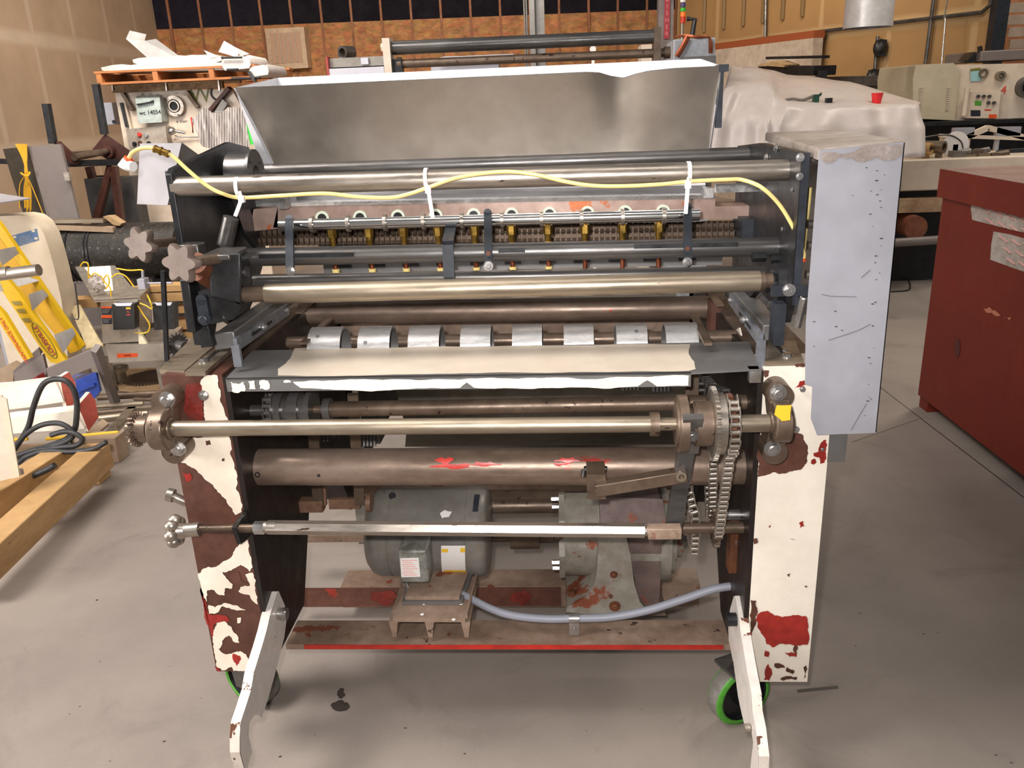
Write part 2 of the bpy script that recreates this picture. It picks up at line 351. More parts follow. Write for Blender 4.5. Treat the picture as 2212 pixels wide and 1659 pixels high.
def drywall(name, base, tape, px, pz, oz=0, wx=.05, wz=.09):
    m, N, L, b = newmat(name); b.inputs['Roughness'].default_value = .8; tc = N.new('ShaderNodeTexCoord'); sp = N.new('ShaderNodeSeparateXYZ')
    n = N.new('ShaderNodeTexNoise'); n.inputs['Scale'].default_value = 1.4; n.inputs['Detail'].default_value = 6; L.new(tc.outputs['Object'], n.inputs['Vector']); L.new(tc.outputs['Object'], sp.inputs[0])
    def ma(op, a, c_, clamp=False):
        x = N.new('ShaderNodeMath'); x.operation = op; x.use_clamp = clamp
        for i, q in enumerate((a, c_)):
            if isinstance(q, (int, float)): x.inputs[i].default_value = q
            else: L.new(q, x.inputs[i])
        return x.outputs[0]
    def band(src, per, off, w_):
        t = ma('PINGPONG', ma('ADD', src, off), per/2); t = ma('ADD', t, ma('MULTIPLY', ma('SUBTRACT', n.outputs[0], .5), .12))
        return ma('SUBTRACT', 1, ma('DIVIDE', ma('SUBTRACT', t, w_*.6), w_*.8, False), True)
    v = band(sp.outputs[0], px, 0, wx); h = band(sp.outputs[2], pz, oz, wz); f = ma('MAXIMUM', ma('MULTIPLY', v, .8), h)
    f = ma('MULTIPLY', f, .75, True); x = N.new('ShaderNodeMix'); x.data_type = 'RGBA'; x.inputs[6].default_value = srgb(base); x.inputs[7].default_value = srgb(tape); L.new(f, x.inputs[0])
    y = N.new('ShaderNodeMix'); y.data_type = 'RGBA'; y.blend_type = 'MULTIPLY'; L.new(x.outputs[2], y.inputs[6]); y.inputs[0].default_value = 1
    r = N.new('ShaderNodeMapRange'); L.new(n.outputs[0], r.inputs[0]); r.inputs[1].default_value = .3; r.inputs[2].default_value = .7; r.inputs[3].default_value = .84; r.inputs[4].default_value = 1.06; cr = N.new('ShaderNodeCombineColor'); [L.new(r.outputs[0], cr.inputs[i]) for i in range(3)]; L.new(cr.outputs[0], y.inputs[7])
    L.new(y.outputs[2], b.inputs['Base Color']); return m
def osb_mat():
    m, N, L, b = newmat('oriented_strand_board'); b.inputs['Roughness'].default_value = .7; tc = N.new('ShaderNodeTexCoord')
    v = N.new('ShaderNodeTexVoronoi'); v.inputs['Scale'].default_value = 9; mp = N.new('ShaderNodeMapping'); mp.inputs['Scale'].default_value = (1, 1, 1.8); L.new(tc.outputs['Object'], mp.inputs[0])
    n = N.new('ShaderNodeTexNoise'); n.inputs['Scale'].default_value = 5; n.inputs['Detail'].default_value = 10; n.inputs['Roughness'].default_value = .75; n.inputs['Distortion'].default_value = .4; L.new(mp.outputs[0], n.inputs['Vector']); L.new(mp.outputs[0], v.inputs['Vector'])
    cr = N.new('ShaderNodeValToRGB'); cr.color_ramp.elements[0].color = srgb((136, 86, 46)); cr.color_ramp.elements[1].color = srgb((206, 146, 90)); cr.color_ramp.elements[0].position = .35; cr.color_ramp.elements[1].position = .66; L.new(n.outputs[0], cr.inputs[0])
    x = N.new('ShaderNodeMix'); x.data_type = 'RGBA'; x.blend_type = 'MULTIPLY'; x.inputs[0].default_value = .25; L.new(cr.outputs[0], x.inputs[6]); L.new(v.outputs['Color'], x.inputs[7]); L.new(x.outputs[2], b.inputs['Base Color']); return m
M['osb'] = osb_mat(); M['stud'] = mat('pine_stud', (160, 106, 72), (136, 88, 60), 0, .7, 5); M['voidblack'] = mat('low_light_roof_deck', (62, 52, 66), (46, 38, 50), 0, .8, 2)  # low light of the roof void is put into the deck colour
M['dry_left'] = drywall('taped_drywall', (184, 160, 136), (206, 188, 168), 1.22, 1.35, .12); M['dry_right'] = drywall('taped_drywall_tan', (160, 124, 80), (194, 164, 120), 1.22, 1.22, .2, .04, .07)
M['partition'] = mat('white_partition', (196, 182, 168), (180, 166, 152), 0, .6, 2); M['truss'] = mat('dark_steel_truss', (150, 134, 138), (110, 98, 106), .1, .5, 6)
mb = MB(); mb.box((-11, -5, -.1), (17, 26, 0)); struct(mb, 'floor', floor_mat())
RA = math.radians(6); RX = V((math.cos(RA), math.sin(RA), 0)); RY = V((-math.sin(RA), math.cos(RA), 0))
CN = aY(338, 60, 14.3); CN.z = 0
def wallobj(name, P0, P1, z0, z1, th, m, extra=None, st=True):
    P0, P1 = V((P0.x, P0.y, 0)), V((P1.x, P1.y, 0)); d = P1-P0; L_ = d.length; mb = MB(); mb.box((0, 0, z0), (L_, th, z1))
    if extra: extra(mb, L_)
    me = bpy.data.meshes.new(name); me.from_pydata(mb.v, [], mb.f); ms = m if isinstance(m, list) else [m]
    for q in ms: me.materials.append(q)
    for p, mi in zip(me.polygons, mb.m): p.material_index = mi
    o = bpy.data.objects.new(name, me); col.objects.link(o); o.location = P0; o.rotation_euler = (0, 0, math.atan2(d.y, d.x)); o['kind'] = 'structure' if st else o.get('kind', ''); return o
ZO = aY(700, 50, CN.y+.35).z; print('osb top', ZO, CN)
wallobj('wall_left', CN-RY*9.6, CN, 0, 7.0, .1, M['dry_left'])
ER = CN+RX*11.3
def studs(mb, L_):
    n = int(L_/.545)
    for i in range(n): mb.box((.25+i*.545, -.02 if i % 7 else -.05, 0), (.29+i*.545, -.001, 6.6), 1)
wallobj('wall_back', CN, ER, 0, ZO, .03, [M['osb'], M['stud']], studs)
# dark roof void above and behind the board partition
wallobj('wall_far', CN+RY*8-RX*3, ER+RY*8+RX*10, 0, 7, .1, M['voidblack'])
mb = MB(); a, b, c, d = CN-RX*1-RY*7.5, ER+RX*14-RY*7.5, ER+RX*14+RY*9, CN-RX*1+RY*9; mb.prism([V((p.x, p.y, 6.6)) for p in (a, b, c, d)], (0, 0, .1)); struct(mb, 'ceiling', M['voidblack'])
for k in range(7):
    mb = MB(); s0 = CN+RY*(-3+k*1.7)+ZD*4.7; e0 = s0+RX*20; mb.bar(s0, e0, .08, .10); mb.bar(s0+ZD*.75, e0+ZD*.75, .08, .10); n = 26
    for i in range(n): p = s0.lerp(e0, i/n); q = s0.lerp(e0, (i+.5)/n)+ZD*.75; r_ = s0.lerp(e0, (i+1)/n); mb.bar(p, q, .035, .035); mb.bar(q, r_, .035, .035)
    struct(mb, 'trim_%d' % (k+1), M['truss'])
# right hand wall, nearer as it runs right
W0 = aY(1462, 100, 13.6); W1 = aY(2152, 26, 7.75); print(W0, W1)
def ledge(mb, L_): pass
wr = wallobj('wall_right', W0, W1, 0, 6.5, .1, [M['dry_right'], M['stud']])
WD = (V((W1.x, W1.y, 0))-V((W0.x, W0.y, 0))).normalized(); WN = V((WD.y, -WD.x, 0))   # WN points to the camera side
def aW(px, py, off=0):
    d = ray(px, py); P = V((W0.x, W0.y, 0))+WN*off; return CAM+d*((P-CAM).dot(WN)/d.dot(WN))
# white partition with brown cap
p0, p1 = aW(1500, 97, .25), aW(1756, 102, .25); mb = MB(); q0, q1 = V((p0.x, p0.y, 0)), V((p1.x, p1.y, 0)); zt_ = (p0.z+p1.z)/2
mb.prism([q0, q1, q1+ZD*zt_, q0+ZD*zt_], WN*-.15, 0); mb.prism([q0+ZD*zt_, q1+ZD*zt_, q1+ZD*(zt_+.09), q0+ZD*(zt_+.09)], WN*-.17+V((0, 0, 0)), 1)
struct(mb, 'wall_partition', [M['partition'], mat('red_brown_cap', (142, 74, 44))])
# wall studs seen through the sheeting at the left of the right wall
mb = MB()
for i in range(6): p = aW(1520+i*42, 60, .03); mb.box((p.x-.02, p.y-.02, zt_+.3), (p.x+.02, p.y+.02, 6.2))
struct(mb, 'trim_8', mat('shadowed_stud', (120, 96, 62)))
mb = MB()
for a in (((1560, 100), (1640, 84), (1880, 55), (2120, 27), (2140, 10), (2146, -60)), ((1655, -20), (1653, 80)), ((1896, 78), (1888, 172)), ((2018, -10), (1999, 138))):
    mb.tube([aW(x, y, .05) for x, y in a], .022, n=8, smooth=False)
tagc = build(mb, 'wall_conduit', M['darktube'], None, 'dark conduit runs on the tan wall behind the plastic sheet', 'conduit')
mb = MB(); mb.tube([aW(x, y, .4) for x, y in ((2048, -10), (2040, 40), (2042, 45), (2034, 140))], .008, n=6); build(mb, 'hanging_wire', M['zinc'], None, 'thin silver wire hanging in front of the tan wall', 'wire')
for x, y in ((1902, 104), (1886, 168)):
    p = aW(x, y, .08); mb = MB(); mb.sph(p, .085, sc=(1, .8, 1.2)); mb.obox(p+V((0, 0, .0)), (.05, 0, 0), (0, .05, 0), (0, 0, .09)); build(mb, 'wall_outlet', M['black'], None, 'black outlet box %s on the tan wall' % ('above the conduit end' if y < 120 else 'low down at the conduit foot'), 'outlet')
# steel column on the far right with an unseen bay behind
mb = MB(); a = aY(2140, 110, 7.62); b = aY(2168, 110, 7.62); mb.box((a.x, 7.62, 0), (b.x, 7.75, 6.0)); struct(mb, 'trim_9', M['bluedark'])
mb = MB(); mb.box((W1.x, 9.2, 0), (W1.x+9, 9.3, 6)); struct(mb, 'wall_side', M['stud'])
mb = MB()
for k in range(4): p = aY(2170+k*3, 18+k*26, 8.6); mb.bar(p, p+V((3.5, 0, .0)), .06, .10)
build(mb, 'bay_shelving', M['partition'], None, 'pale shelf rails in the bay at the far right', 'shelf')
# floor joints and stains
mb = MB(); 
for a, b in (((1893, 830), (2212, 1075)), ((1840, 955), (1985, 905))): mb.bar(aZ(*a, .0004), aZ(*b, .0004), .006 if a[0] > 1850 else .003, .0006)
mb.bar(aZ(1722, 1493, .0004), aZ(1810, 1484, .0004), .012, .0006)
struct(mb, 'trim_10', mat('floor_joint', (70, 62, 56)))
mb = MB()
for cx, cy, sx, sy in ((735, 1525, 20, 12), (737, 1498, 8, 12), (1655, 1700, 2, 2)): mb.patch([aZ(cx+sx*math.cos(t), cy+sy*math.sin(t), .0002) for t in [i*math.pi/5 for i in range(10)]], (0, 0, .0005), 0, .4, 3)
rs_ = random.Random(11)
for _ in range(44):
    px, py = rs_.uniform(20, 2190), rs_.uniform(1120, 1650)
    if 480 < px < 1760 and py < 1480: continue
    c = aZ(px, py, .0002); s_ = rs_.uniform(.001, .0035); mb.patch([c+V((s_*math.cos(t)*1.5, s_*math.sin(t), 0)) for t in [i*math.pi/3 for i in range(6)]], (0, 0, .0004), 0, .4, 1)
struct(mb, 'trim_11', mat('oil_stain', (52, 46, 42), (70, 62, 56), 0, .4, 30))
# ================================================================ the sheet feeding machine in the middle
mach = thing('sheet_feeding_machine', (0, .4, 0), 'large worn industrial sheet feeding machine with steel hopper and chipped white legs in the centre', 'machine')
def xt(mb, x0, y0, x1, y1, Y, rpx, m=0, n=32, Y1=None):
    p0 = aY(x0, y0, Y); p1 = aY(x1, y1, Y if Y1 is None else Y1); r = rpx*mpp((p0+p1)/2)
    mb.cyl(p0, p1, r, n=n, m=m); return p0, p1, r

# ---- side frames: hollow front post, deep inner panel behind it
TOPL = aY(345, 808, 0).z
LO = [aY(345, 810, 0), aY(479, 812, 0), aY(584, 1452, 0), aY(470, 1450, 0)]
RO = [aY(1649, 792, 0), aY(1808, 792, 0), aY(1742, 1473, 0), aY(1611, 1471, 0)]
XLi = (LO[1].x+LO[2].x)/2; XLo = (LO[0].x+LO[3].x)/2; XRi = (RO[0].x+RO[3].x)/2; XRo = (RO[1].x+RO[2].x)/2
ZBL = LO[3].z; ZBR = RO[2].z; TOPR = RO[0].z
print('frame', XLo, XLi, XRi, XRo, ZBL, ZBR, TOPL, TOPR)
def leg(Xi, Xo, zb, zt, base, patches, name, label):
    mb = MB(); x0, x1 = min(Xi, Xo), max(Xi, Xo)
    mb.box((x0, 0, zb), (x1, .10, zt), 0)
    for poly, mi in patches:
        mb.patch([aY(px, py, -.0002) for px, py in poly], (0, -.0006*(1+mi*.3), 0), mi)
    return build(mb, name, [M[base], M['cream_clean'], M['red'], M['rust'], M['grime'], M['oldred']], mach, label)
LP = [([(433, 826), (440, 815), (470, 811), (477, 845), (483, 880), (492, 925), (499, 955), (506, 1000), (513, 1040), (520, 1080), (522, 1105), (508, 1112), (495, 1092), (480, 1072), (466, 1056), (450, 1040), (438, 1028), (420, 1012), (400, 1000), (379, 991), (383, 984), (408, 978), (414, 945), (440, 942), (443, 905), (440, 880), (436, 850)], 1),
      ([(427, 1240), (440, 1228), (467, 1224), (480, 1214), (502, 1200), (515, 1180), (530, 1155), (538, 1180), (546, 1225), (540, 1235), (520, 1220), (500, 1232), (481, 1235), (490, 1250), (503, 1262), (500, 1272), (487, 1270), (486, 1285), (470, 1283), (462, 1274), (448, 1275), (447, 1300), (440, 1290), (434, 1265)], 1),
      ([(530, 1240), (546, 1237), (552, 1270), (557, 1305), (548, 1300), (540, 1286), (515, 1277), (520, 1267), (540, 1265)], 1),
      ([(465, 1312), (485, 1302), (510, 1307), (531, 1317), (512, 1319), (480, 1309), (472, 1322), (452, 1326), (450, 1307)], 1),
      ([(468, 1345), (485, 1341), (500, 1354), (515, 1376), (517, 1389), (505, 1386), (495, 1372), (480, 1387), (472, 1402), (485, 1412), (500, 1412), (520, 1406), (532, 1413), (537, 1440), (530, 1449), (505, 1449), (500, 1440), (480, 1448), (468, 1440), (462, 1400), (460, 1380), (464, 1357)], 1),
      ([(512, 1335), (521, 1333), (520, 1344), (513, 1346)], 1),
      ([(404, 828), (432, 826), (437, 860), (441, 900), (436, 908), (410, 905), (396, 880)], 5),
      ([(433, 1268), (440, 1292), (452, 1327), (490, 1330), (497, 1342), (466, 1346), (458, 1378), (450, 1352), (440, 1305)], 2),
      ([(502, 1412), (518, 1416), (521, 1425), (512, 1438), (504, 1426)], 2), ([(464, 1438), (478, 1450), (472, 1450)], 2),
      ([(395, 1022), (412, 1022), (414, 1036), (402, 1042)], 2), ([(444, 952), (454, 951), (456, 960), (447, 962)], 3), ([(480, 990), (486, 990), (485, 996), (480, 996)], 3),
      ([(487, 1236), (515, 1236), (520, 1252), (540, 1262), (512, 1268), (502, 1252)], 3)]
leg(XLi, XLo, ZBL, TOPL-.004, 'rust', LP, 'side_post', 'brown left post with torn cream paint')
RP = [([(1636, 992), (1642, 940), (1650, 925), (1700, 926), (1716, 928), (1735, 940), (1743, 960), (1744, 995), (1730, 1014), (1708, 1018), (1675, 1020), (1655, 1026), (1636, 1030)], 3),
      ([(1652, 940), (1690, 945), (1720, 985), (1700, 1010), (1670, 1000), (1645, 1010)], 2),
      ([(1716, 838), (1728, 823), (1748, 820), (1753, 822), (1752, 832), (1738, 831), (1726, 836)], 2),
      ([(1779, 950), (1785, 950), (1783, 975), (1780, 1000), (1772, 1002), (1770, 988), (1758, 985), (1757, 978), (1768, 975)], 2), ([(1752, 993), (1759, 990), (1764, 998), (1757, 1004), (1751, 1000)], 2),
      ([(1636, 1328), (1645, 1321), (1658, 1319), (1672, 1329), (1690, 1333), (1712, 1328), (1742, 1331), (1746, 1350), (1745, 1392), (1720, 1395), (1690, 1390), (1668, 1398), (1655, 1390), (1648, 1372), (1636, 1350)], 2),
      ([(1694, 1409), (1710, 1408), (1722, 1410), (1720, 1419), (1705, 1418)], 2), ([(1652, 1405), (1662, 1408), (1660, 1420), (1651, 1417)], 2), ([(1652, 1448), (1660, 1430), (1668, 1452), (1662, 1470), (1650, 1468)], 2),
      ([(1621, 1296), (1634, 1298), (1637, 1320), (1632, 1350), (1625, 1372), (1618, 1370)], 3), ([(1716, 1392), (1724, 1398), (1720, 1412), (1713, 1405)], 3),
      ([(1674, 1432), (1690, 1435), (1696, 1441), (1680, 1444), (1672, 1440)], 3), ([(1700, 1440), (1716, 1448), (1712, 1456), (1698, 1450)], 3), ([(1684, 1466), (1700, 1460), (1722, 1462), (1720, 1468), (1690, 1470)], 3), ([(1736, 1440), (1742, 1436), (1740, 1462), (1734, 1468)], 3),
      ([(1726, 1129), (1734, 1124), (1738, 1136), (1728, 1140)], 2), ([(1716, 787), (1742, 787), (1738, 792), (1720, 793)], 3), ([(1706, 1163), (1718, 1166), (1712, 1164)], 3),
      ([(1627, 1164), (1636, 1162), (1638, 1172), (1628, 1175)], 3), ([(1700, 1240), (1708, 1237), (1703, 1246)], 3), ([(1736, 1265), (1744, 1265), (1741, 1269)], 3), ([(1650, 800), (1662, 800), (1660, 812), (1652, 815)], 3)]
leg(XRi, XRo, ZBR, TOPR-.004, 'cream', RP, 'side_post', 'white right post with red paint band')
DEEP = .98
for Xi, sg, zb, zt in ((XLi, 1, ZBL+.02, TOPL-.01), (XRi, -1, ZBR+.02, TOPR-.01)):
    mb = MB(); x0, x1 = sorted((Xi, Xi+sg*.012))
    poly = [(.1, zb), (.36, zb), (.50, zb+.22), (.80, zb+.22), (.92, zb), (DEEP+.1, zb), (DEEP+.1, zt), (.1, zt)]
    mb.prism([(x0, y-.10, z) for y, z in poly], (x1-x0, 0, 0))
    mb.box((x0-(.10 if sg > 0 else 0), DEEP-.08, zb), (x1+(0 if sg > 0 else .10), DEEP, zt))
    build(mb, 'side_panel', M['grime'], mach)
    mb = MB(); mb.box((min(Xi, Xi-sg*.13), .10, zt-.09), (max(Xi, Xi-sg*.13), DEEP, zt+.006))
    build(mb, 'side_top_beam', M['steel_brown'], mach)
# ---- feed table plate with folded lip
ZT = aY(500, 818, -.03).z
def quadZ(pts, z): return [aZ(x, y, z) for x, y in pts]
mb = MB()
tp = quadZ([(487, 818), (1493, 805), (1640, 797), (1618, 738), (1600, 738), (545, 757)], ZT)
mb.prism(tp, (0, 0, -.004), 0)
pt = quadZ([(600, 812), (900, 809), (1200, 806), (1488, 802), (1503, 798), (1500, 782), (1489, 768), (1488, 755), (1491, 744), (1200, 747), (900, 750), (637, 753), (628, 772), (618, 785), (600, 798)], ZT)
mb.patch(pt, (0, 0, .0008), 3, .05, 4)
l0, l1 = tp[0], tp[1]; h = .030
mb.prism([l0, l1, l1-V((0, 0, h)), l0-V((0, 0, h))], (0, .004, 0), 0)
def lip(u0, u1, a, b): return [l0.lerp(l1, u)+V((0, 0, -h*q)) for u, q in ((u0, a), (u1, a), (u1, b), (u0, b))]
for u0, u1, a, b in ((.01, .04, .25, .95), (.05, .065, .2, .8), (.075, .095, .2, .8), (.13, .145, .2, .35)): mb.patch(lip(u0, u1, a, b), (0, -.0008, 0), 1, .3)
pp = [l0.lerp(l1, u)+V((0, 0, -h*q)) for u, q in ((.15, .3), (.25, .22), (.40, .22), (.55, .22), (.7, .22), (.85, .22), (.995, .2), (.995, .92), (.93, .95), (.91, .5), (.89, .95), (.75, .93), (.6, .96), (.545, .9), (.53, .5), (.515, .9), (.4, .95), (.26, .95), (.19, .8), (.165, .75))]
mb.patch(pp, (0, -.0008, 0), 1, .05, 4)
c0 = aZ(1640, 797, ZT); mb.prism([c0-V((.02, 0, 0)), c0+V((.005, 0, 0)), c0+V((.005, 0, -.03)), c0+V((-.018, 0, -.03))], (0, .02, 0), 2)
build(mb, 'feed_table', [M['galvd'], M['cream_clean'], M['zinc'], M['cream_table']], mach, 'grey sheet table with worn cream paint')
# ---- aluminium feed discs on their shaft
YS = aZ(1033, 752, ZT-.01).y+.02
mb = MB(); xt(mb, 622, 742, 1600, 728, YS+.09, 15); build(mb, 'feed_disc_shaft', M['steel_brown'], mach)
mb = MB(); xt(mb, 640, 782, 1590, 762, YS+.02, 14); build(mb, 'feed_disc_shaft', M['darktube'], mach)
for i, (x, wd) in enumerate(((713, 70), (818, 68), (923, 66), (1032, 64), (1141, 63), (1250, 63), (1362, 65), (1468, 68))):
    y = 757-(x-713)*.012; p = aY(x, y, YS+.02); k = mpp(p); hw = wd*k/2; r = 51*k; mb = MB()
    mb.ring(p-XD*hw, p+XD*hw, r, r*.90, n=56, m=0, mi=1)
    mb.ring(p-XD*.004, p+XD*.004, r*.91, r*.25, n=40, m=1)
    if i in (0, 1, 6):
        a = {0: .62, 1: .40, 6: .66}[i]; dx = {0: -.2, 1: -.25, 6: .15}[i]
        d = V((0, -math.cos(a*1.5), math.sin(a*1.5))); mb.cyl(p+XD*hw*dx*2+d*r*.97, p+XD*hw*dx*2+d*(r*1.004), 4.5*k, n=16, m=1)
    build(mb, 'feed_disc', [M['alu'], M['galvd']], mach)
# thin guide strips between the discs and frame
for a, b in (((655, 742), (712, 690)), ((1530, 744), (1500, 682)), ((645, 676), (680, 645)), ((1556, 660), (1530, 625))):
    p, q = aZ(*a, ZT+.02), aZ(*b, ZT+.02); mb = MB(); mb.bar(p, q, .018, .006); build(mb, 'guide_strip', M['steel_brown'], mach)
# ---- cross tubes
def crosstube(x0, y0, x1, y1, Y, rpx, m, name='cross_tube', label=None, Y1=None):
    mb = MB(); r = xt(mb, x0, y0, x1, y1, Y, rpx, Y1=Y1, n=40); o = build(mb, name, M[m], mach, label); return r+(o,)
crosstube(650, 676, 1555, 664, .62, 25, 'tube_red', label='brown cross tube with red paint remains')
p0, p1, r0, tb = crosstube(512, 1009, 1642, 1006, .10, 40.5, 'tube_red', label='thick brown cross tube with red paint remains')
mb = MB()
def onTube(px, py, p, r):   # point on the front of an X tube, seen at a pixel
    q = aY(px, py, p.y); z = max(-1, min(1, (q.z-p.z)/r*.94)); return V((q.x, p.y-math.cos(math.asin(z))*r, p.z+z*r))
for cx, cy, sx, sy in ((985, 990, 42, 5), (965, 980, 18, 5), (1050, 986, 30, 4), (1225, 978, 24, 4), (1208, 986, 14, 3)):
    pts = [(cx+sx*math.cos(t)*(1+.3*math.sin(3*t+cx)), cy+sy*math.sin(t)*(1+.4*math.sin(5*t))) for t in [i*math.pi/9 for i in range(18)]]
    mb.add([onTube(px, py, p0, r0*1.006) for px, py in pts]+[onTube(cx, cy, p0, r0*1.012)], [(i, (i+1) % 18, 18) for i in range(18)])
build(mb, 'paint_remains', M['red_edge'], tb, 'red paint flakes')
mb = MB(); p = onTube(570, 1008, p0, r0); mb.ring(p+V((0, .004, 0)), p-V((0, .002, 0)), 6*mpp(p), 4*mpp(p)); p = onTube(699, 1010, p0, r0); mb.sph(p, .004); build(mb, 'tube_marks', M['dark'], tb)
# ---- upper unit side plates
XPL = aY(357, 378, .10).x; XPR = aY(1750, 330, .02).x
zt = aX(357, 378, XPL).z; zb = aX(440, 752, XPL).z; yb = aX(556, 480, XPL).y
print('plate', XPL, XPR, zt, zb, yb)
mb = MB(); y0 = .10
poly = [(y0, zt), (y0+.02, zt+.012), (yb*.75, zt+.05), (yb-.02, zt+.03), (yb, zt-.05), (yb, zt-.26), (y0+.26, zt-.42), (y0+.12, zb+.06), (y0+.07, zb), (y0, zb+.02), (y0, zt-.2)]
mb.prism([(XPL, y, z) for y, z in poly], (.014, 0, 0)); build(mb, 'upper_side_plate', M['dark'], mach, 'black upper side plate', bevel=.002)
yf = .02; zt2 = aX(1750, 330, XPR).z; zb2 = aX(1712, 700, XPR).z; yb2 = aX(1655, 305, XPR).y
poly = [(yf, zt2), (yb2, zt2+.0), (yb2+.25, zt2-.02), (yb2+.25, zt2-.5), (yf+.3, zb2+.02), (yf+.05, zb2), (yf, zb2+.1)]
mb = MB(); mb.prism([(XPR, y, z) for y, z in poly], (-.016, 0, 0)); o = build(mb, 'upper_side_plate', M['dark'], mach)
mb = MB(); mb.box((XPR-.014, yf-.003, zb2+.05), (XPR+.0, yf, zt2)); build(mb, 'edge_strip', M['bluedark'], o)
mb = MB()
for px, py, rr in ((1728, 340, 7), (1727, 381, 6), (1678, 320, 7), (1657, 340, 7), (1712, 410, 4), (1690, 495, 4)):
    p = aX(px, py, XPR-.017) if px < 1720 else aY(px, py, yf-.004); mb.bolt(p, (-1, 0, 0) if px < 1720 else (0, -1, 0), rr*mpp(p))
build(mb, 'plate_bolt', M['zinc'], o)
# large flange on the left plate
p = aX(520, 392, XPL+.02); k = mpp(p)
mb = MB(); c = aX(502, 380, XPL+.03); mb.ring(c, c+XD*.055, 48*k, 22*k, n=40); mb.ring(c+XD*.055, c+XD*.062, 52*k, 20*k)
for a in (40, 130, 220, 310): mb.bolt(c+XD*.06+V((0, math.cos(math.radians(a)), math.sin(math.radians(a))))*39*k, XD, 5*k)
build(mb, 'bearing_flange', M['darktube'], mach)
mb = MB()
for px, py in ((500, 435), (541, 437), (545, 485)): q = aX(px, py, XPL+.016); mb.bolt(q, XD, 5.5*mpp(q))
build(mb, 'plate_bolt', M['steel'], mach)
q = aX(520, 460, XPL+.03); mb = MB(); mb.prism([q+V((0, -.10, .09)), q+V((0, .12, .09)), q+V((0, .12, -.05)), q+V((0, .05, -.10)), q+V((0, -.02, -.05))], (.012, 0, 0)); build(mb, 'flange_plate', M['dark'], mach)
# ---- top tube, hopper
crosstube(376, 404, 1732, 366, .12, 22, 'steel', label='long bare steel cross tube under the hopper')
crosstube(520, 372, 1640, 333, .50, 16, 'darktube')
H = lambda px, py, Y: aY(px, py, Y)
YH0, YH1, YHb = .42, .50, .80
N = 40; mb = MB(); front_t = []; front_b = []; back_t = []
for i in range(N+1):
    u = i/N; x = 507+(1558-507)*u; y = 190+(143-190)*u
    d = math.exp(-((x-1342)/34)**2)*16 + math.exp(-((x-1400)/40)**2)*3
    front_t.append(aY(x, y+d, YH0+d*.0016)); xb = 600+(1530-600)*u; front_b.append(aY(xb, 374+(346-374)*u, YH1))
    back_t.append(aY(600+(1512-600)*u, 168+(127-168)*u, YHb))
rows = []
for j in range(9):
    t = j/8; rows.append([a.lerp(b, t)+V((0, math.sin(t*math.pi)*.012+math.exp(-((i/N-.795)/.05)**2)*math.exp(-(t/.25)**2)*.012, 0)) for i, (a, b) in enumerate(zip(front_t, front_b))])
vs = [p for r_ in rows for p in r_]; n1 = N+1
mb.add(vs, [(j*n1+i, (j+1)*n1+i, (j+1)*n1+i+1, j*n1+i+1) for j in range(8) for i in range(N)], 0)
off = V((0, .004, .001)); mb.add([p+off for p in vs], [(j*n1+i, j*n1+i+1, (j+1)*n1+i+1, (j+1)*n1+i) for j in range(8) for i in range(N)], 0)
mb.add(rows[0]+[p+off for p in rows[0]], [(i, i+1, n1+i+1, n1+i) for i in range(N)], 1)
o_ = build(mb, 'hopper_front', [M['sheet'], M['zinc']], mach, 'dull stainless hopper front with a dented rim')
mb = MB(); bb = [p+V((0, -.12, -.42)) for p in (back_t[0], back_t[-1])]
mb.prism([back_t[0], back_t[-1], bb[1], bb[0]], (0, .004, 0)); 
build(mb, 'hopper_back', M['bright_in'], mach)
for a, b, c, d in ((front_t[0], back_t[0], bb[0], front_b[0]), (front_t[-1], back_t[-1], bb[1], front_b[-1])):
    mb = MB(); mb.add([a, b, c, d], [(0, 1, 2, 3)]); s_ = 1 if a.x > 0 else -1; mb.add([q+V((s_*.003, 0, 0)) for q in (a, b, c, d)], [(3, 2, 1, 0)]); build(mb, 'hopper_end', M['bright_in'], mach)
mb = MB(); q = front_t[-1]; mb.box((q.x-.005, q.y, q.z-.012), (q.x+.018, q.y+.05, q.z+.004)); mb.box((q.x, q.y+.04, q.z-.14), (q.x+.014, q.y+.06, q.z-.005)); build(mb, 'hopper_corner_bracket', M['bluedark'], mach)
# ---- rusty knife beam, washers, serrated bar
YB = .46
a, b, c, d = aY(600, 446, YB), aY(1545, 429, YB), aY(1545, 474, YB), aY(590, 492, YB)
mb = MB(); mb.hexa([d, c, c+YD*.09, d+YD*.09, a, b, b+YD*.09, a+YD*.09])
beam_mat = mat('rust_bloomed_ground_steel', (166, 142, 130), (150, 124, 112), .35, .42, 6, .1, c3=(170, 96, 54), th3=.6, sc3=7, c4=(88, 56, 44), th4=.7, sc4=40)
kb = build(mb, 'knife_beam', [beam_mat], mach, 'ground steel beam blooming with rust')
mb = MB(); a2, b2 = aY(640, 440, YB+.03), aY(1535, 424, YB+.03); a3, b3 = aY(640, 416, YB+.12), aY(1535, 400, YB+.12)
mb.prism([a2, b2, b3, a3], (0, .02, -.004)); mb.prism([a-V((0, .001, 0)), b-V((0, .001, 0)), b+V((0, .01, .008)), a+V((0, .01, .008))], (0, .05, 0), 1); build(mb, 'beam_top_plate', [M['darktube'], M['zinc']], mach)
mb = MB(); a, b = aY(1545, 446, YB), aY(1666, 444, YB); c, d = aY(1666, 470, YB), aY(1545, 474, YB); mb.hexa([d, c, c+YD*.1, d+YD*.1, a, b, b+YD*.1, a+YD*.1]); build(mb, 'beam_end_block', [beam_mat], mach)
mb = MB(); a, b = aY(548, 452, YB), aY(600, 448, YB); c, d = aY(600, 494, YB), aY(540, 500, YB); mb.hexa([d, c, c+YD*.1, d+YD*.1, a, b, b+YD*.1, a+YD*.1]); build(mb, 'beam_end_block', [beam_mat], mach)
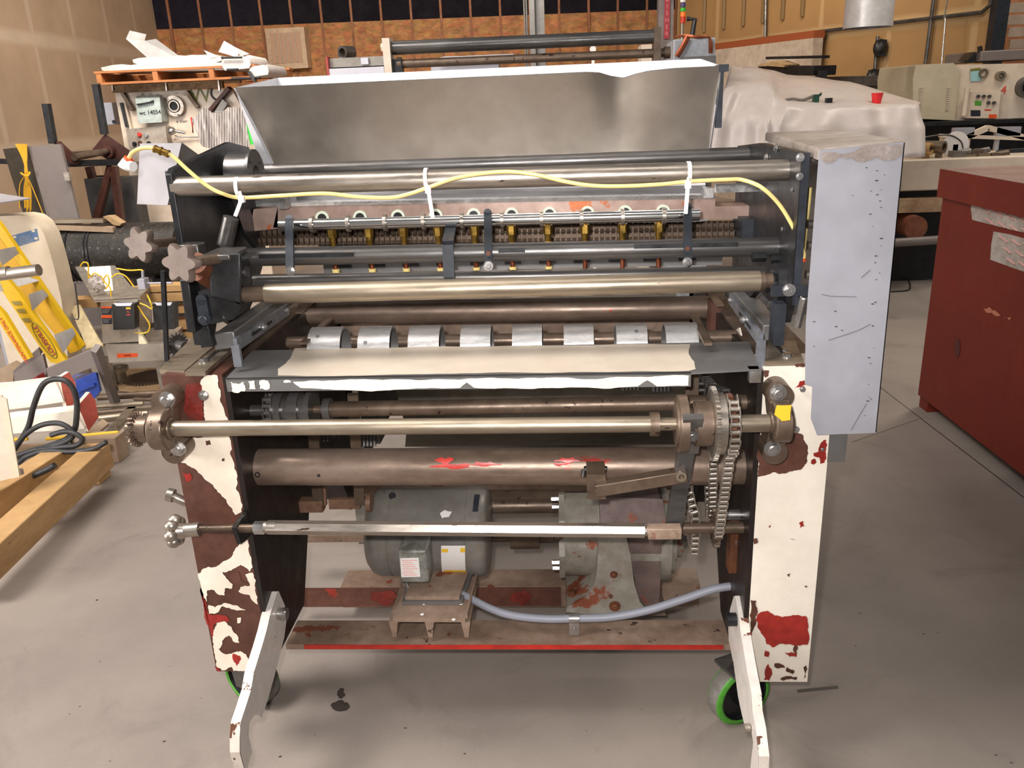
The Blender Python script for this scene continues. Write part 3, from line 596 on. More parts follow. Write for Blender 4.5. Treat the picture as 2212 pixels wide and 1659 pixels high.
for i in range(10):
    x = 697+(1432-697)*i/9; y = 471-(x-697)*.0195; p = aY(x, y, YB-.002); k = mpp(p); mb = MB(); mb.ring(p, p-YD*.006, 15*k, 10*k, m=0); mb.cyl(p-YD*.001, p-YD*.004, 9.5*k, m=1); build(mb, 'washer', [M['white_washer'], M['dark']], mach)
mb = MB()
for k_, (yy, YY) in enumerate(((494, .52), (512, .50))):
    p, q = aY(560, yy+8, YY), aY(1620, yy-8, YY); n = 90
    mb.bar(p, q, .02, .022)
    for i in range(n): c = p.lerp(q, (i+.5)/n); mb.cyl(c+V((-.005, -.012, 0)), c+V((.005, -.012, 0)), .0125, n=8)
build(mb, 'serrated_bar', M['steel_brown'], mach)
mb = MB(); a, b = aY(700, 590, .50), aY(1560, 572, .50); up = ZD*.05
mb.prism([a, b, b+up*1.2, a+up*1.2], (0, .01, 0), 0)
for i in range(11): p = a.lerp(b, (i+.6)/11.6); mb.box((p.x-.022, p.y-.003, p.z+.014), (p.x+.022, p.y, p.z+.05), 1)
build(mb, 'slotted_guide_plate', [M['galvd'], M['dark']], mach)
mb = MB(); p, q = aY(690, 545, .6), aY(1600, 525, .6); mb.prism([p, q, q+ZD*.02, p+ZD*.02], (0, .05, 0)); build(mb, 'back_rail', M['galvd'], mach)
# ---- chrome bar with clips, brass fittings and copper tubes
YC = .22; p0, p1 = aY(604, 487, YC), aY(1511, 464, YC); kc = mpp((p0+p1)/2)
mb = MB(); mb.cyl(p0, p1, 12.5*kc, n=36); bar_ = build(mb, 'chrome_bar', M['chrome'], mach, 'polished round bar')
brx = (715, 795, 870, 945, 1024, 1104, 1183, 1263, 1345, 1424)
for i, x in enumerate((677, 757, 838, 922, 1006, 1092, 1177, 1262, 1349, 1436)):
    c = p0.lerp(p1, (x-604)/(1511-604)); mb = MB(); mb.ring(c-XD*3.6*kc, c+XD*3.6*kc, 18*kc, 13*kc, n=24); build(mb, 'spring_clip', M['steel'], mach)
    t = aY(brx[i], 490-(brx[i]-715)*.017, YC+.03); mb = MB()
    mb.cyl(t+ZD*.012, t-ZD*.004, .006, n=12); mb.cyl(t-ZD*.004, t-ZD*.024, .0115, n=6); mb.cyl(t-ZD*.024, t-ZD*.055, .0085, .006, n=12)
    f = build(mb, 'brass_fitting', M['brass'], mach)
    mb = MB(); mb.cyl(t-ZD*.05, t-ZD*.17, .0055, n=10); 
    build(mb, 'copper_tube', M['copper'], f)
    if i < 7: mb = MB(); mb.cyl(t-ZD*.100, t-ZD*.125, .009, .007, n=8); build(mb, 'tape_wrap', M['hose'], f)
# dark tubes
pa, pb, rd, dk = crosstube(520, 556, 1702, 532, .16, 20, 'darktube', label='dark mill scale tube')
mb = MB()
for x0, x1, y0 in ((566, 770, 560), (1078, 1135, 548), (1368, 1590, 539)): q0, q1 = onTube(x0, y0-10, pa, rd), onTube(x1, y0-10-(x1-x0)*.02, pa, rd); mb.bar(q0, q1, .004, .009)
build(mb, 'key_slot', M['dark'], dk)
crosstube(530, 607, 1650, 588, .20, 14, 'darktube')
p0, p1, r0, _ = crosstube(575, 635, 1640, 607, .08, 22, 'steel_tan', label='worn tan steel roller')
mb = MB(); xt(mb, 526, 637, 580, 634, .08, 17); xt(mb, 1638, 607, 1668, 606, .08, 16); xt(mb, 1636, 607, 1650, 606.6, .08, 20); build(mb, 'roller_journal', M['steel_brown'], mach)
# brackets
def bracket(pts, wpx, th=.008, mats='bluedark', bolt_at=None, holes=()):
    mb = MB(); P = [aY(x, y, Y) for x, y, Y in pts]; k = mpp(P[0]); wv = XD*wpx*k/2
    for a, b in zip(P, P[1:]):
        n = (b-a).cross(XD).normalized()*th; mb.hexa([b-wv, b+wv, b+wv+n, b-wv+n, a-wv, a+wv, a+wv+n, a-wv+n])
    a, b = P[0], P[1]; n = (b-a).cross(XD).normalized(); mb.cyl(a, a+n*th, wpx*k/2, n=20); a = P[-1]; mb.cyl(a, a+n*th, wpx*k/2, n=20)
    o = build(mb, 'bracket', M[mats], mach)
    if bolt_at: q = aY(bolt_at[0], bolt_at[1], bolt_at[2]); mb = MB(); mb.bolt(q, (0, -1, 0), 8*mpp(q)); build(mb, 'bracket_bolt', M['zinc'], o)
    for hx, hy, hY in holes: q = aY(hx, hy, hY); mb = MB(); mb.cyl(q, q-YD*.003, .005, n=14); build(mb, 'bracket_screw', M['rusttube'], o)
bracket([(626, 475, .19), (628, 582, .125)], 17, bolt_at=(628, 585, .115))
bracket([(1054, 462, .19), (1056, 575, .12)], 17, bolt_at=(1055, 574, .112), holes=((1055, 547, .12),))
bracket([(1485, 449, .19), (1485, 570, .12)], 17, bolt_at=(1484, 566, .112), holes=((1485, 537, .12),))
bracket([(975, 489, .24), (968, 528, .135), (971, 604, .13)], 23, holes=((967, 517, .155),))
# ---- left yoke with air fitting
mb = MB(); c = aX(512, 590, -.60); k = mpp(c)
mb.cyl(aY(478, 590, .10), aY(530, 588, .10), 44*k, n=36); mb.hexa([aY(455, 640, .0), aY(520, 655, .0), aY(520, 655, .15), aY(455, 640, .15), aY(450, 552, .0), aY(520, 545, .0), aY(525, 545, .15), aY(455, 552, .15)])
build(mb, 'yoke_casting', M['dark'], mach, bevel=.004)
mb = MB(); mb.cyl(aY(530, 588, .10), aY(536, 588, .10), 15*k); build(mb, 'yoke_bore', M['darktube'], mach)
mb = MB(); p = aY(492, 500, .12); mb.cyl(p-V((.012, 0, .03)), p+V((.012, 0, .03))*1, 20*k, n=24); mb.cyl(p-V((.012, 0, .03)), p-V((.020, 0, .055)), 12*k, n=6); mb.cyl(p-V((.020, 0, .055)), p-V((.022, 0, .075)), 14*k, n=6)
build(mb, 'rod_end_coupling', M['darktube'], mach)
# star knobs
def starknob(px, py, Y, rpx, rot, nrm, stem):
    c = aY(px, py, Y); k = mpp(c); ax, a, b = basis(nrm); mb = MB(); n = 84; R = rpx*k; out = []
    for i in range(n):
        t = 2*math.pi*i/n; cr = .5+.5*math.cos(6*t+rot); r = R*(.66+.34*cr**.9); out.append((a*math.cos(t)+b*math.sin(t))*r)
    prof = ((0, .93), (.004, .99), (.010, 1.0), (.016, .985), (.021, .90)); vs = []
    for h_, s_ in prof: vs += [c+ax*h_+o*s_ for o in out]
    fs = [(j*n+i, j*n+(i+1) % n, (j+1)*n+(i+1) % n, (j+1)*n+i) for j in range(4) for i in range(n)]+[tuple(reversed(range(n))), tuple(range(4*n, 5*n))]
    mb.add(vs, fs); kn = build(mb, 'star_knob', M['knob'], mach, 'six lobed star knob', ang=35)
    mb = MB(); mb.cyl(c-ax*.002, c-ax*stem, .011); build(mb, 'knob_stem', M['steel_brown'], kn)
starknob(400, 567, -.10, 46, .3, (-.22, -1, .12), .12)
starknob(312, 528, .08, 40, 1.3, (-.22, -1, .12), .14)
mb = MB(); mb.cyl(aY(425, 568, -.02), aY(470, 592, .06), .022, n=24); mb.cyl(aY(428, 595, .0), aY(470, 622, .06), .012); build(mb, 'knob_sleeve', M['rusttube'], mach)
mb = MB(); mb.obox(aY(417, 545, .08), (.022, 0, 0), (0, .02, 0), (0, 0, .02)); mb.obox(aY(484, 548, .04), (.032, 0, 0), (0, .05, 0), (0, 0, .006)); build(mb, 'yoke_cap', M['darktube'], mach, bevel=.003)
# lower left arm with plates
mb = MB(); a = aY(438, 645, .05); mb.prism([aY(428, 630, .04), aY(455, 625, .04), aY(520, 660, .04), aY(505, 690, .04), aY(460, 700, .04), aY(438, 700, .04)], (0, .10, 0))
build(mb, 'swing_arm', M['dark'], mach, bevel=.003)
mb = MB(); p, q = aY(440, 645, .02), aY(447, 685, .02); mb.cyl(p, p-YD*.014, 14*k); mb.cyl(q, q-YD*.014, 14*k); mb.bar(p-YD*.007, q-YD*.007, 28*k, .014, up=(0, 1, 0)); mb.bolt(q-YD*.014, (0, -1, 0), .011); build(mb, 'pivot_link', M['bluedark'], mach)
mb = MB(); mb.bar(aY(352, 585, .12), aY(361, 780, .12), .009, .009, up=(0, 1, 0)); build(mb, 'hanging_rod', M['dark'], mach)
mb = MB(); mb.bar(aY(408, 600, .06), aY(424, 712, .06), .020, .05, up=(0, 1, 0)); mb.bar(aY(436, 690, .08), aY(452, 748, .08), .030, .02, up=(0, 1, 0)); build(mb, 'lower_strut', M['dark'], mach, bevel=.002)
mb = MB(); sp = aY(383, 745, .35); mb.gear(sp, (1, -.6, 0), .033, .026, .007, 18); mb.cyl(sp, sp+V((.03, -.018, -.002)), .015); build(mb, 'small_sprocket', M['darktube'], mach)
# ---- left guard behind the plate
mb = MB(); a, b, c, d = aY(302, 310, .55), aY(392, 309, .55), aY(362, 443, .55), aY(296, 441, .55); e, f = aY(446, 348, .72), aY(420, 440, .85)
mb.prism([a, b, c, d], (0, .003, 0)); mb.prism([b, e, f, c], (.002, .002, 0), 1); build(mb, 'left_guard', [M['guard'], M['galvd']], mach, 'bent light grey sheet guard')
mb = MB(); mb.bar(c.lerp(b, .5)+V((-.02, .004, 0)), V((XPL+.005, .5, c.lerp(b, .5).z)), .02, .02); build(mb, 'guard_arm', M['dark'], mach)
# ---- right cover
ft = [aY(1770, 325, -.02), aY(1955, 307, -.02), aY(1893, 935, -.02), aY(1765, 940, -.02), aY(1752, 905, -.02), aY(1755, 835, -.02), aY(1739, 830, -.02), aY(1741, 700, -.02)]
mb = MB(); mb.prism(ft, (0, .003, 0))
r_t, r_b = ft[1], ft[2]; ZC = (ft[0].z+ft[1].z)/2
bk = [aZ(1812, 283, ft[1].z+.004), aZ(1655, 288, ft[0].z+.004)]
mb.prism([ft[0], ft[1], bk[0], bk[1]], (0, 0, .003), 1)
mb.prism([r_t, r_b, V((r_b.x, bk[0].y, r_b.z)), bk[0]], (-.003, 0, 0))
mb.prism([ft[0], bk[1], bk[1]-V((0, 0, .018)), ft[0]-V((0, 0, .018))], (-.002, 0, 0), 1)
cov = build(mb, 'chain_cover', [M['galv'], mat('dusty_sheet_top', (186, 176, 166), (170, 160, 150), .3, .45, 6)], mach, 'tall bent grey sheet metal chain cover on the right', bevel=.001)
mb = MB()
for pts in (((1775, 636), (1800, 640), (1850, 641)), ((1860, 600), (1880, 583)), ((1790, 735), (1850, 715), (1880, 700)), ((1838, 930), (1858, 895), (1872, 872))):
    mb.tube([aY(x, y, -.0205) for x, y in pts], .0004, n=5)
for _ in range(34):
    x = random.gauss(1902, 8) if random.random() < .6 else random.uniform(1770, 1925); y = random.uniform(350, 900); x -= max(0, (y-400))*.045
    p = aY(x, y, -.0206); s_ = random.uniform(.0006, .0018); mb.obox(p, (s_*1.6, 0, 0), (0, .0002, 0), (0, 0, s_*.5))
build(mb, 'cover_scratches', M['dark'], cov, 'dark scratches and specks')
mb = MB(); mb.box((aY(1785, 940, .02).x, .0, aY(1785, 990, .02).z), (aY(1824, 940, .02).x, .10, aY(1785, 930, .02).z)); build(mb, 'cover_bracket', M['galvd'], mach)
mb = MB(); mb.patch([aY(x, y, -.0202) for x, y in ((1774, 330), (1860, 319), (1950, 312), (1948, 334), (1925, 346), (1890, 340), (1862, 350), (1840, 342), (1812, 340), (1796, 352), (1774, 346))], (0, -.0006, 0), 0, .25, 4); build(mb, 'dust_band', mat('brown_dust_film', (166, 154, 148), (150, 138, 130), .2, .5, 20), cov)
# things between plate and cover
mb = MB()
for px, py in ((1748, 345), (1752, 484), (1752, 530), (1748, 593)): xa, xb = aY(px-8, py, .10), aY(px+40, py, .10); mb.cyl(xa, xb, 10*mpp(xa)); 
build(mb, 'stub_shaft', M['steel'], mach)
mb = MB(); xc = aY(1752, 560, .12).x; zc = [aY(1752, y, .12).z for y in (470, 740)]
mb.chain([(xc+.01, .12, zc[0]+.05), (xc+.01, .12, zc[1])], .016, .0127); build(mb, 'drive_chain', M['darktube'], mach)
mb = MB(); mb.obox(aY(1725, 627, -.0), (.055, 0, 0), (0, .005, 0), (0, 0, .011)); o = build(mb, 'spring_anchor_bar', M['bluedark'], mach); mb = MB(); q = aY(1704, 626, -.006); mb.bolt(q, (0, -1, 0), .010); build(mb, 'anchor_bolt', M['zinc'], o)
mb = MB(); p, q = aY(1738, 640, .0), aY(1722, 704, .03); L = (q-p).length; ax, a, b = basis(q-p); n = 26
mb.tube([p+ax*(L*i/(n*8))+(a*math.cos(i*math.pi/4)+b*math.sin(i*math.pi/4))*.007 for i in range(n*8+1)], .0018, n=5, smooth=False); mb.cyl(p, q, .006, n=12); build(mb, 'coil_spring', M['zinc'], mach)
# right bearing housing of the tan roller
mb = MB(); c = aY(1672, 612, .10); k = mpp(c); mb.ring(c, c+XD*.035, 44*k, 16*k, n=36); mb.ring(c-XD*.02, c+XD*.04, 20*k, 14*k); 
for px, py in ((1624, 556), (1665, 560)): q = aY(px, py, .14); mb.cyl(q, q+XD*.03, .011, n=6)
build(mb, 'roller_bearing', M['dark'], mach)
mb = MB(); mb.bar(aY(1642, 640, .1), aY(1665, 662, .1), .012, .012); mb.cyl(aY(1662, 662, .10), aY(1688, 652, .08), .012, n=6); build(mb, 'clamp_screw', M['darktube'], mach)
mb = MB(); a = aX(1700, 640, XPR-.03); mb.box((XPR-.045, .03, aX(1700, 728, XPR).z), (XPR-.022, .07, aX(1700, 636, XPR).z)); build(mb, 'mounting_post', M['bluedark'], mach)
mb = MB(); mb.box((aY(1604, 480, .40).x, .40, aY(1604, 520, .40).z), (aY(1668, 480, .40).x, .52, aY(1604, 474, .40).z)); mb.prism([aY(1668, 388, .5), aY(1705, 388, .5), aY(1690, 415, .5), aY(1675, 415, .5)], (0, .03, 0)); build(mb, 'inner_bracket', M['bluedark'], mach)
mb = MB(); mb.obox(aY(1595, 405, .38), (.055, 0, 0), (0, .01, 0), (0, 0, .010)); mb.obox(aY(1528, 415, .42), (.012, 0, 0), (0, .02, 0), (0, 0, .012)); mb.obox(aY(580, 436, .42), (.03, 0, 0), (0, .01, 0), (0, 0, .010)); mb.obox(aY(615, 438, .40), (.009, 0, 0), (0, .02, 0), (0, 0, .013)); build(mb, 'linear_slide', M['zinc'], mach)
# ---- rails on both frame tops
def rail(box, topz, name):
    pass
zr = aY(480, 716, .12).z
mb = MB(); a, b = aY(459, 722, .14), aY(505, 716, .14); dd = aX(560, 655, a.x).y-.14
mb.hexa([a-ZD*.04, b-ZD*.04, b-ZD*.04+YD*.45, a-ZD*.04+YD*.45, a, b, b+YD*.45, a+YD*.45]); build(mb, 'guide_rail_box', M['galvd'], mach, bevel=.003)
mb = MB(); a, b = aY(1648, 702, .14), aY(1697, 698, .14)
mb.hexa([a-ZD*.038, b-ZD*.038, b-ZD*.038+YD*.45, a-ZD*.038+YD*.45, a, b, b+YD*.45, a+YD*.45]); build(mb, 'guide_rail_box', M['galvd'], mach, bevel=.003)
def slotrail(X, a, b, hpx, tail, nm):
    p, q = aX(*a, X), aX(*b, X); k = mpp((p+q)/2); h_ = ZD*hpx*k/2; t = V((.008, 0, 0)); mb = MB()
    mb.hexa([p-h_, p-h_+t, q-h_+t, q-h_, p+h_, p+h_+t, q+h_+t, q+h_], 0)
    m1, m2 = p.lerp(q, .25), p.lerp(q, .62); s_ = -1 if X > 0 else 1; g = h_*.22; o2 = t*(1.1 if s_ > 0 else -.1)
    mb.hexa([m1-g+o2, m1-g+o2+t*.1, m2-g+o2+t*.1, m2-g+o2, m1+g+o2, m1+g+o2+t*.1, m2+g+o2+t*.1, m2+g+o2], 1)
    e = aX(*tail, X); mb.bar(p+t/2, V((p.x+.004, p.y, e.z)), .018, .010, up=(0, 1, 0))
    o = build(mb, 'slotted_rail', [M['rail'], M['dark']], mach); mb = MB(); c = p.lerp(q, .45)+o2; mb.cyl(c, c+V((s_*.006, 0, 0)), 9*k); mb.bolt(c+V((s_*.006, 0, 0)), (s_, 0, 0), 5*k, washer=False); c = p.lerp(q, .95)+o2; mb.bolt(c, (s_, 0, 0), 6*k)
    build(mb, 'rail_bolt', M['zinc'], o)
slotrail(aY(505, 745, .02).x, (505, 745), (618, 668), 26, (508, 795), 'l')
slotrail(aY(1640, 735, .02).x, (1640, 735), (1575, 645), 26, (1633, 795), 'r')
for pts, X0 in (([(399, 803), (443, 803), (533, 724), (497, 724)], 0), ([(1652, 780), (1735, 778), (1718, 735), (1650, 738)], 1)):
    z = (TOPL if X0 == 0 else TOPR)+.008; mb = MB(); q = [aZ(x, y, z) for x, y in pts]; mb.prism(q, (0, 0, -.010))
    o = build(mb, 'slotted_stop_plate', M['steel_tan'], mach); mb = MB()
    s0, s1 = ((440, 782), (470, 758)) if X0 == 0 else ((1700, 770), (1680, 748)); mb.bar(aZ(*s0, z+.0005), aZ(*s1, z+.0005), .010, .001, m=1); mb.bolt(aZ(*s0, z), ZD, .010, m=0); mb.bolt(aZ((s0[0]+s1[0])/2+6, (s0[1]+s1[1])/2, z), ZD, .005, m=0) if X0 else None
    build(mb, 'stop_bolt', [M['zinc'], M['dark']], o)
mb = MB(); q = [aZ(x, y, TOPL) for x, y in [(344, 798), (398, 801), (500, 715), (430, 715)]]; mb.prism(q, (0, 0, -.01)); build(mb, 'top_plate', M['steel_tan'], mach)
# cream patches behind the rails
for X, pts in ((aY(560, 745, .3).x, [(572, 742), (577, 720), (615, 690), (612, 700), (596, 728), (580, 750)]), (aY(1590, 745, .3).x, [(1590, 742), (1586, 715), (1596, 708), (1604, 742)])):
    mb = MB(); mb.prism([aX(x, y, X) for x, y in pts], (.004, 0, 0)); build(mb, 'painted_gusset', M['cream'], mach)
mb = MB(); mb.box((aY(1536, 680, .5).x, .5, aY(1536, 740, .5).z), (aY(1560, 680, .5).x, .56, aY(1536, 655, .5).z)); build(mb, 'red_upright', M['rust'], mach)
# ---- front shaft with bearings, sprockets, chain
YF = -.075; p0, p1 = aY(372, 926, YF), aY(1650, 914, YF); kf = mpp((p0+p1)/2)
mb = MB(); mb.cyl(aY(292, 927, YF), aY(372, 926, YF), 11*kf); mb.cyl(p0, aY(1420, 916, YF), 17.5*kf, n=36); mb.cyl(aY(1420, 916, YF), aY(1470, 916, YF), 14*kf)
mb.cyl(aY(1590, 915, YF), aY(1660, 914, YF), 19*kf); shaft = build(mb, 'drive_shaft', M['steel_tan'], mach, 'long worn front shaft')
def pillow(px, py, lob1, lob2, rpx, Y=YF, nm='pillow_bearing'):
    c = aY(px, py, Y); k = mpp(c); mb = MB(); w2 = .018
    mb.ring(c-XD*w2, c+XD*w2, rpx*k, rpx*.45*k, n=36)
    mb.ring(c-XD*(w2+.006), c+XD*(w2+.006), rpx*.55*k, rpx*.36*k, n=28)
    for lx, ly in (lob1, lob2): q = aY(lx, ly, -.030); mb.hexa([c+V((-.018, .0, 0)), c+V((.018, .0, 0)), c+V((.018, .05, 0)), c+V((-.018, .05, 0)), q+V((-.022, -.022, 0)), q+V((.022, -.022, 0)), q+V((.022, .03, 0)), q+V((-.022, .03, 0))]); mb.cyl(q-YD*.026, q+YD*.03, .0265, n=24)
    o = build(mb, nm, M['steel_brown'], mach, bevel=.004); mb = MB()
    for lx, ly in (lob1, lob2): q = aY(lx, ly, -.058); mb.bolt(q, (0, -1, 0), .0135, .012)
    build(mb, 'bearing_bolt', M['zinc'], o)
pillow(352, 926, (362, 862), (385, 968), 46)
pillow(1686, 912, (1680, 848), (1668, 968), 44)
mb = MB(); q = aY(1690, 895, -.135); mb.patch([q+V((-.012, 0, .02)), q+V((.016, 0, .02)), q+V((.016, 0, -.012)), q+V((.0, 0, -.014)), q+V((-.016, 0, .0))], (0, -.001, 0), 0, .06); build(mb, 'bearing_sticker', M['label_yellow'], mach)
mb = MB(); c = aY(296, 927, YF); mb.gear(c, XD, 40*kf, 31*kf, .011, 22); mb.ring(c-XD*.0, c+XD*.03, 30*kf, 14*kf); mb.cyl(c-XD*.02, c, .016); build(mb, 'end_sprocket', M['steel_brown'], mach)
def onax(px): return p0.lerp(p1, (px-372)/(1650-372))
mb = MB()
mb.ring(onax(1413), onax(1432), 26*kf, 13*kf, n=28); mb.cyl(onax(1466), onax(1482), 46*kf, n=40); mb.cyl(onax(1482), onax(1500), 36*kf, n=36); mb.cyl(onax(1500), onax(1506), 44*kf, n=36); mb.cyl(onax(1506), onax(1540), 48*kf, n=36)
build(mb, 'shaft_hub', M['steel_brown'], mach)
mb = MB(); mb.gear(onax(1545), XD, 80*kf, 73*kf, .008, 42); mb.cyl(onax(1549), onax(1565), 66*kf, n=40); build(mb, 'thin_sprocket', M['steel'], mach)
mb = MB(); mb.gear(onax(1578), XD, 64*kf, 56*kf, .010, 34); mb.cyl(onax(1565), onax(1595), 24*kf); build(mb, 'drive_sprocket', M['rusttube'], mach)
# chain over the sprocket down to the motor level sprocket
c = onax(1578); R = 66*kf; lowc = aY(1545, 1140, .06); path = []
for a in range(-70, 100, 10): t = math.radians(a); path.append(c+V((0, -math.cos(t)*R, math.sin(t)*R)))
dz = lowc.z-c.z; low = []
for i in range(1, 14): t = i/13; s0 = path[0]; e0 = lowc+V((0, -.04, 0)); low.append(s0.lerp(e0, t))
low = list(reversed(low)); mb = MB(); mb.chain(low+path, .020, .0159); 
mb.chain([lowc+V((0, .04, 0)), V((c.x-.02, c.y+R*.9, c.z-.02))], .018, .0159)
build(mb, 'roller_chain', M['steel'], mach, 'oily roller chain')
mb = MB(); mb.gear(lowc, XD, .046, .040, .012, 20); mb.cyl(lowc-XD*.09, lowc+XD*.09, .014); build(mb, 'lower_sprocket', M['steel_brown'], mach)
mb = MB(); ca = aY(1492, 1140, .10); mb.gear(ca, XD, .045, .040, .010, 20); mb.chain([ca+V((.004, -.045+.01*abs(t), t*.05)) for t in (-1, -.5, 0, .5, 1)]+[ca+V((-.015, -.02, .12))], .018, .0159); mb.chain([ca+V((.0, .045, -.04)), ca+V((0, .05, .2))], .018, .0159); mb.chain([aY(1530, 1040, .16), aY(1533, 1120, .16)], .018, .0159)
build(mb, 'inner_chain', M['steel'], mach)
mb = MB(); mb.chain([aY(1518, 810, .10), aY(1540, 835, .02), aY(1572, 848, -.05)], .018, .0159); mb.chain([aY(1516, 815, .2), aY(1514, 860, .2)], .018, .0159); build(mb, 'upper_chain', M['darktube'], mach)
# second shaft and clutch hub
mb = MB(); q0, q1 = aY(712, 884, .10), aY(1640, 868, .10); k2 = mpp((q0+q1)/2); mb.cyl(q0, q1, 17*k2, n=32); mb.cyl(aY(530, 886, .10), q0, 10*k2); build(mb, 'second_shaft', M['steel_brown'], mach)
mb = MB()
def ax2(px): return q0.lerp(q1, (px-712)/(1640-712))
for a, b, r_ in ((536, 565, 13), (595, 612, 40), (612, 628, 30), (628, 650, 42), (650, 668, 34), (668, 678, 46), (700, 716, 24)): mb.cyl(ax2(a), ax2(b), r_*k2, n=36)
build(mb, 'clutch_hub', M['darktube'], mach)
mb = MB(); cc = ax2(587); mb.chain([cc+V((0, -.045*math.cos(t), .045*math.sin(t))) for t in [i*.3-1.2 for i in range(10)]], .018, .0159); mb.gear(cc, XD, .045, .04, .01, 20); build(mb, 'clutch_chain', M['darktube'], mach)
mb = MB()
for px in (672, 762): a, b = aY(px, 955, .3), aY(px+14, 1040, .3); mb.bar(aY(px, 850, .33), aY(px+16, 1090, .33), .028, .01, up=(0, 1, 0))
mb.bar(aY(1496, 800, .16), aY(1493, 880, .16), .03, .01, up=(0, 1, 0)); build(mb, 'hanger_strap', M['steel_brown'], mach)
# link arms on the thick tube
q = aY(1285, 1012, -.0); mb = MB(); t0 = V((q.x, .05, q.z)); kk = mpp(t0)
mb.obox(aY(1287, 1037, -.0), (.020, 0, 0), (0, .035, 0), (0, 0, .03)); build(mb, 'welded_lug', M['steel_brown'], mach)
mb = MB(); pts = [aY(1262+i*6, 1014-2.5*math.sin(i*math.pi/8), .035) for i in range(9)]; mb.tube(pts, .008, n=8); mb.tube([aY(1262, 1014, .035), aY(1260, 1030, .03)], .006, n=8); build(mb, 'weld_bead', M['weld'], mach)
mb = MB(); a, b = aY(1288, 1056, -.04), aY(1484, 1024, -.05); mb.bar(a, b, .030, .028, m=0); o = build(mb, 'link_arm', M['steel_brown'], mach, bevel=.002); mb = MB(); q = aY(1471, 1027, -.064); mb.ring(q, q-YD*.008, .011, .006); build(mb, 'link_nut', M['steel_tan'], o)
mb = MB(); mb.bar(aY(1484, 960, -.045), aY(1452, 1150, -.035), .036, .012, up=(0, 1, 0)); mb.bar(aY(1497, 900, -.13), aY(1487, 975, -.06), .040, .014, up=(0, 1, 0)); q = aY(1496, 942, -.125); mb.bolt(q, (0, -1, 0), .009)
build(mb, 'shift_lever', M['darktube'], mach)
mb = MB(); q = aY(1473, 915, YF); mb.ring(q-XD*.009, q+XD*.009, 62*kf, 40*kf, n=36); build(mb, 'shift_yoke', M['steel_brown'], mach)
# adjusting rod
YR = -.06; mb = MB(); a, b = aY(578, 1139, YR), aY(1392, 1146, YR); kr = mpp((a+b)/2); mb.cyl(a, b, 15.5*kr, n=6); mb.cyl(a-XD*.006, a+XD*.02, 14*kr, n=20); rod = build(mb, 'adjusting_rod', M['steel'], mach, 'bright hexagonal adjusting rod')
mb = MB(); mb.cyl(aY(425, 1142, YR), a, 8*kr); 
for i in range(40): c = aY(430+i*3.1, 1142, YR); mb.ring(c, c+XD*.0012, 9.2*kr, 6*kr, n=14)
build(mb, 'threaded_rod', M['steel_brown'], rod)
mb = MB(); mb.cyl(aY(550, 1140, YR), aY(572, 1140, YR), 14.5*kr, n=6); mb.cyl(aY(1376, 1147, YR), aY(1388, 1147, YR), 14*kr, n=6); mb.cyl(aY(1388, 1147, YR), aY(1398, 1147, YR), 10*kr); build(mb, 'lock_nut', M['zinc'], rod)
mb = MB(); mb.cyl(aY(1396, 1147, YR), aY(1406, 1147, YR), 12*kr, n=6); mb.obox(aY(1435, 1148, YR), (.036, 0, 0), (0, .014, 0), (0, 0, .013)); q = aY(1456, 1155, YR-.014); mb.cyl(q, q-YD*.004, .006); build(mb, 'clevis', M['rust_flat'], rod, bevel=.002)
# lobed hand knob
c = aY(388, 1147, YR); mb = MB(); k = mpp(c)
mb.cyl(aY(398, 1146, YR), aY(432, 1143, YR), 15*k, 15*k); mb.cyl(c-XD*.004, aY(402, 1146, YR), 22*k, 15*k)
for i in range(7): t = 2*math.pi*i/7+.4; mb.sph(c-XD*.010+V((0, math.cos(t), math.sin(t)))*24*k, 13*k, sc=(1.1, 1, 1), n=10)
mb.cyl(c-XD*.018, c, 24*k); build(mb, 'hand_knob', M['steel'], mach, 'lobed cast hand knob')
XB = aX(520, 1110, XLi+.02).x
mb = MB(); mb.prism([aX(500, 1140, XLi+.0), aX(512, 1175, XLi), aX(522, 1168, XLi), aX(588, 1090, XLi), aX(560, 1053, XLi)], (.010, 0, 0)); build(mb, 'rod_bracket', M['dark'], mach)
mb = MB(); q = aY(366, 1068, .03); mb.tube([q, q+V((.02, .0, -.012)), q+V((.05, .01, -.035))], .011, n=14); mb.ring(q-V((.004, 0, 0)), q+V((.010, 0, -.004)), .016, .010); build(mb, 'tube_stub', M['steel'], mach)
mb = MB(); q = aY(440, 854, -.002); mb.bolt(q, (0, -1, 0), .009); q = aY(1719, 928, -.002); mb.bolt(q, (0, -1, 0), .006); q = aY(1733, 840, -.002); mb.bolt(q, (0, -1, 0), .0065, washer=False); q = aY(1776, 970, -.002); mb.bolt(q, (0, -1, 0), .0045, washer=False); build(mb, 'post_bolt', M['zinc'], mach)
# ---- middle linkage behind
mb = MB(); YM = .34; xt(mb, 560, 1089, 700, 1089, YM, 7); mb.obox(aY(672, 1090, YM), (.036, 0, 0), (0, .016, 0), (0, 0, .017)); mb.bar(aY(692, 1040, YM), aY(695, 1090, YM), .030, .012, up=(0, 1, 0)); mb.obox(aY(745, 1087, YM+.02), (.044, 0, 0), (0, .008, 0), (0, 0, .015)); mb.cyl(aY(793, 1085, YM), aY(803, 1085, YM), .026); q = aY(690, 1096, YM-.017); mb.cyl(q, q-YD*.006, .008)
build(mb, 'shift_linkage', mat('tan_rusty_link', (140, 108, 86), (110, 82, 66), .3, .5, 12, .1), mach, bevel=.001)
mb = MB(); xt(mb, 1050, 1093, 1205, 1091, .62, 17); mb.box((aY(1050, 1080, .55).x, .55, aY(1050, 1078, .55).z-.004), (aY(1208, 1080, .55).x, .60, aY(1050, 1078, .55).z+.006)); build(mb, 'rear_tube', M['steel_brown'], mach)
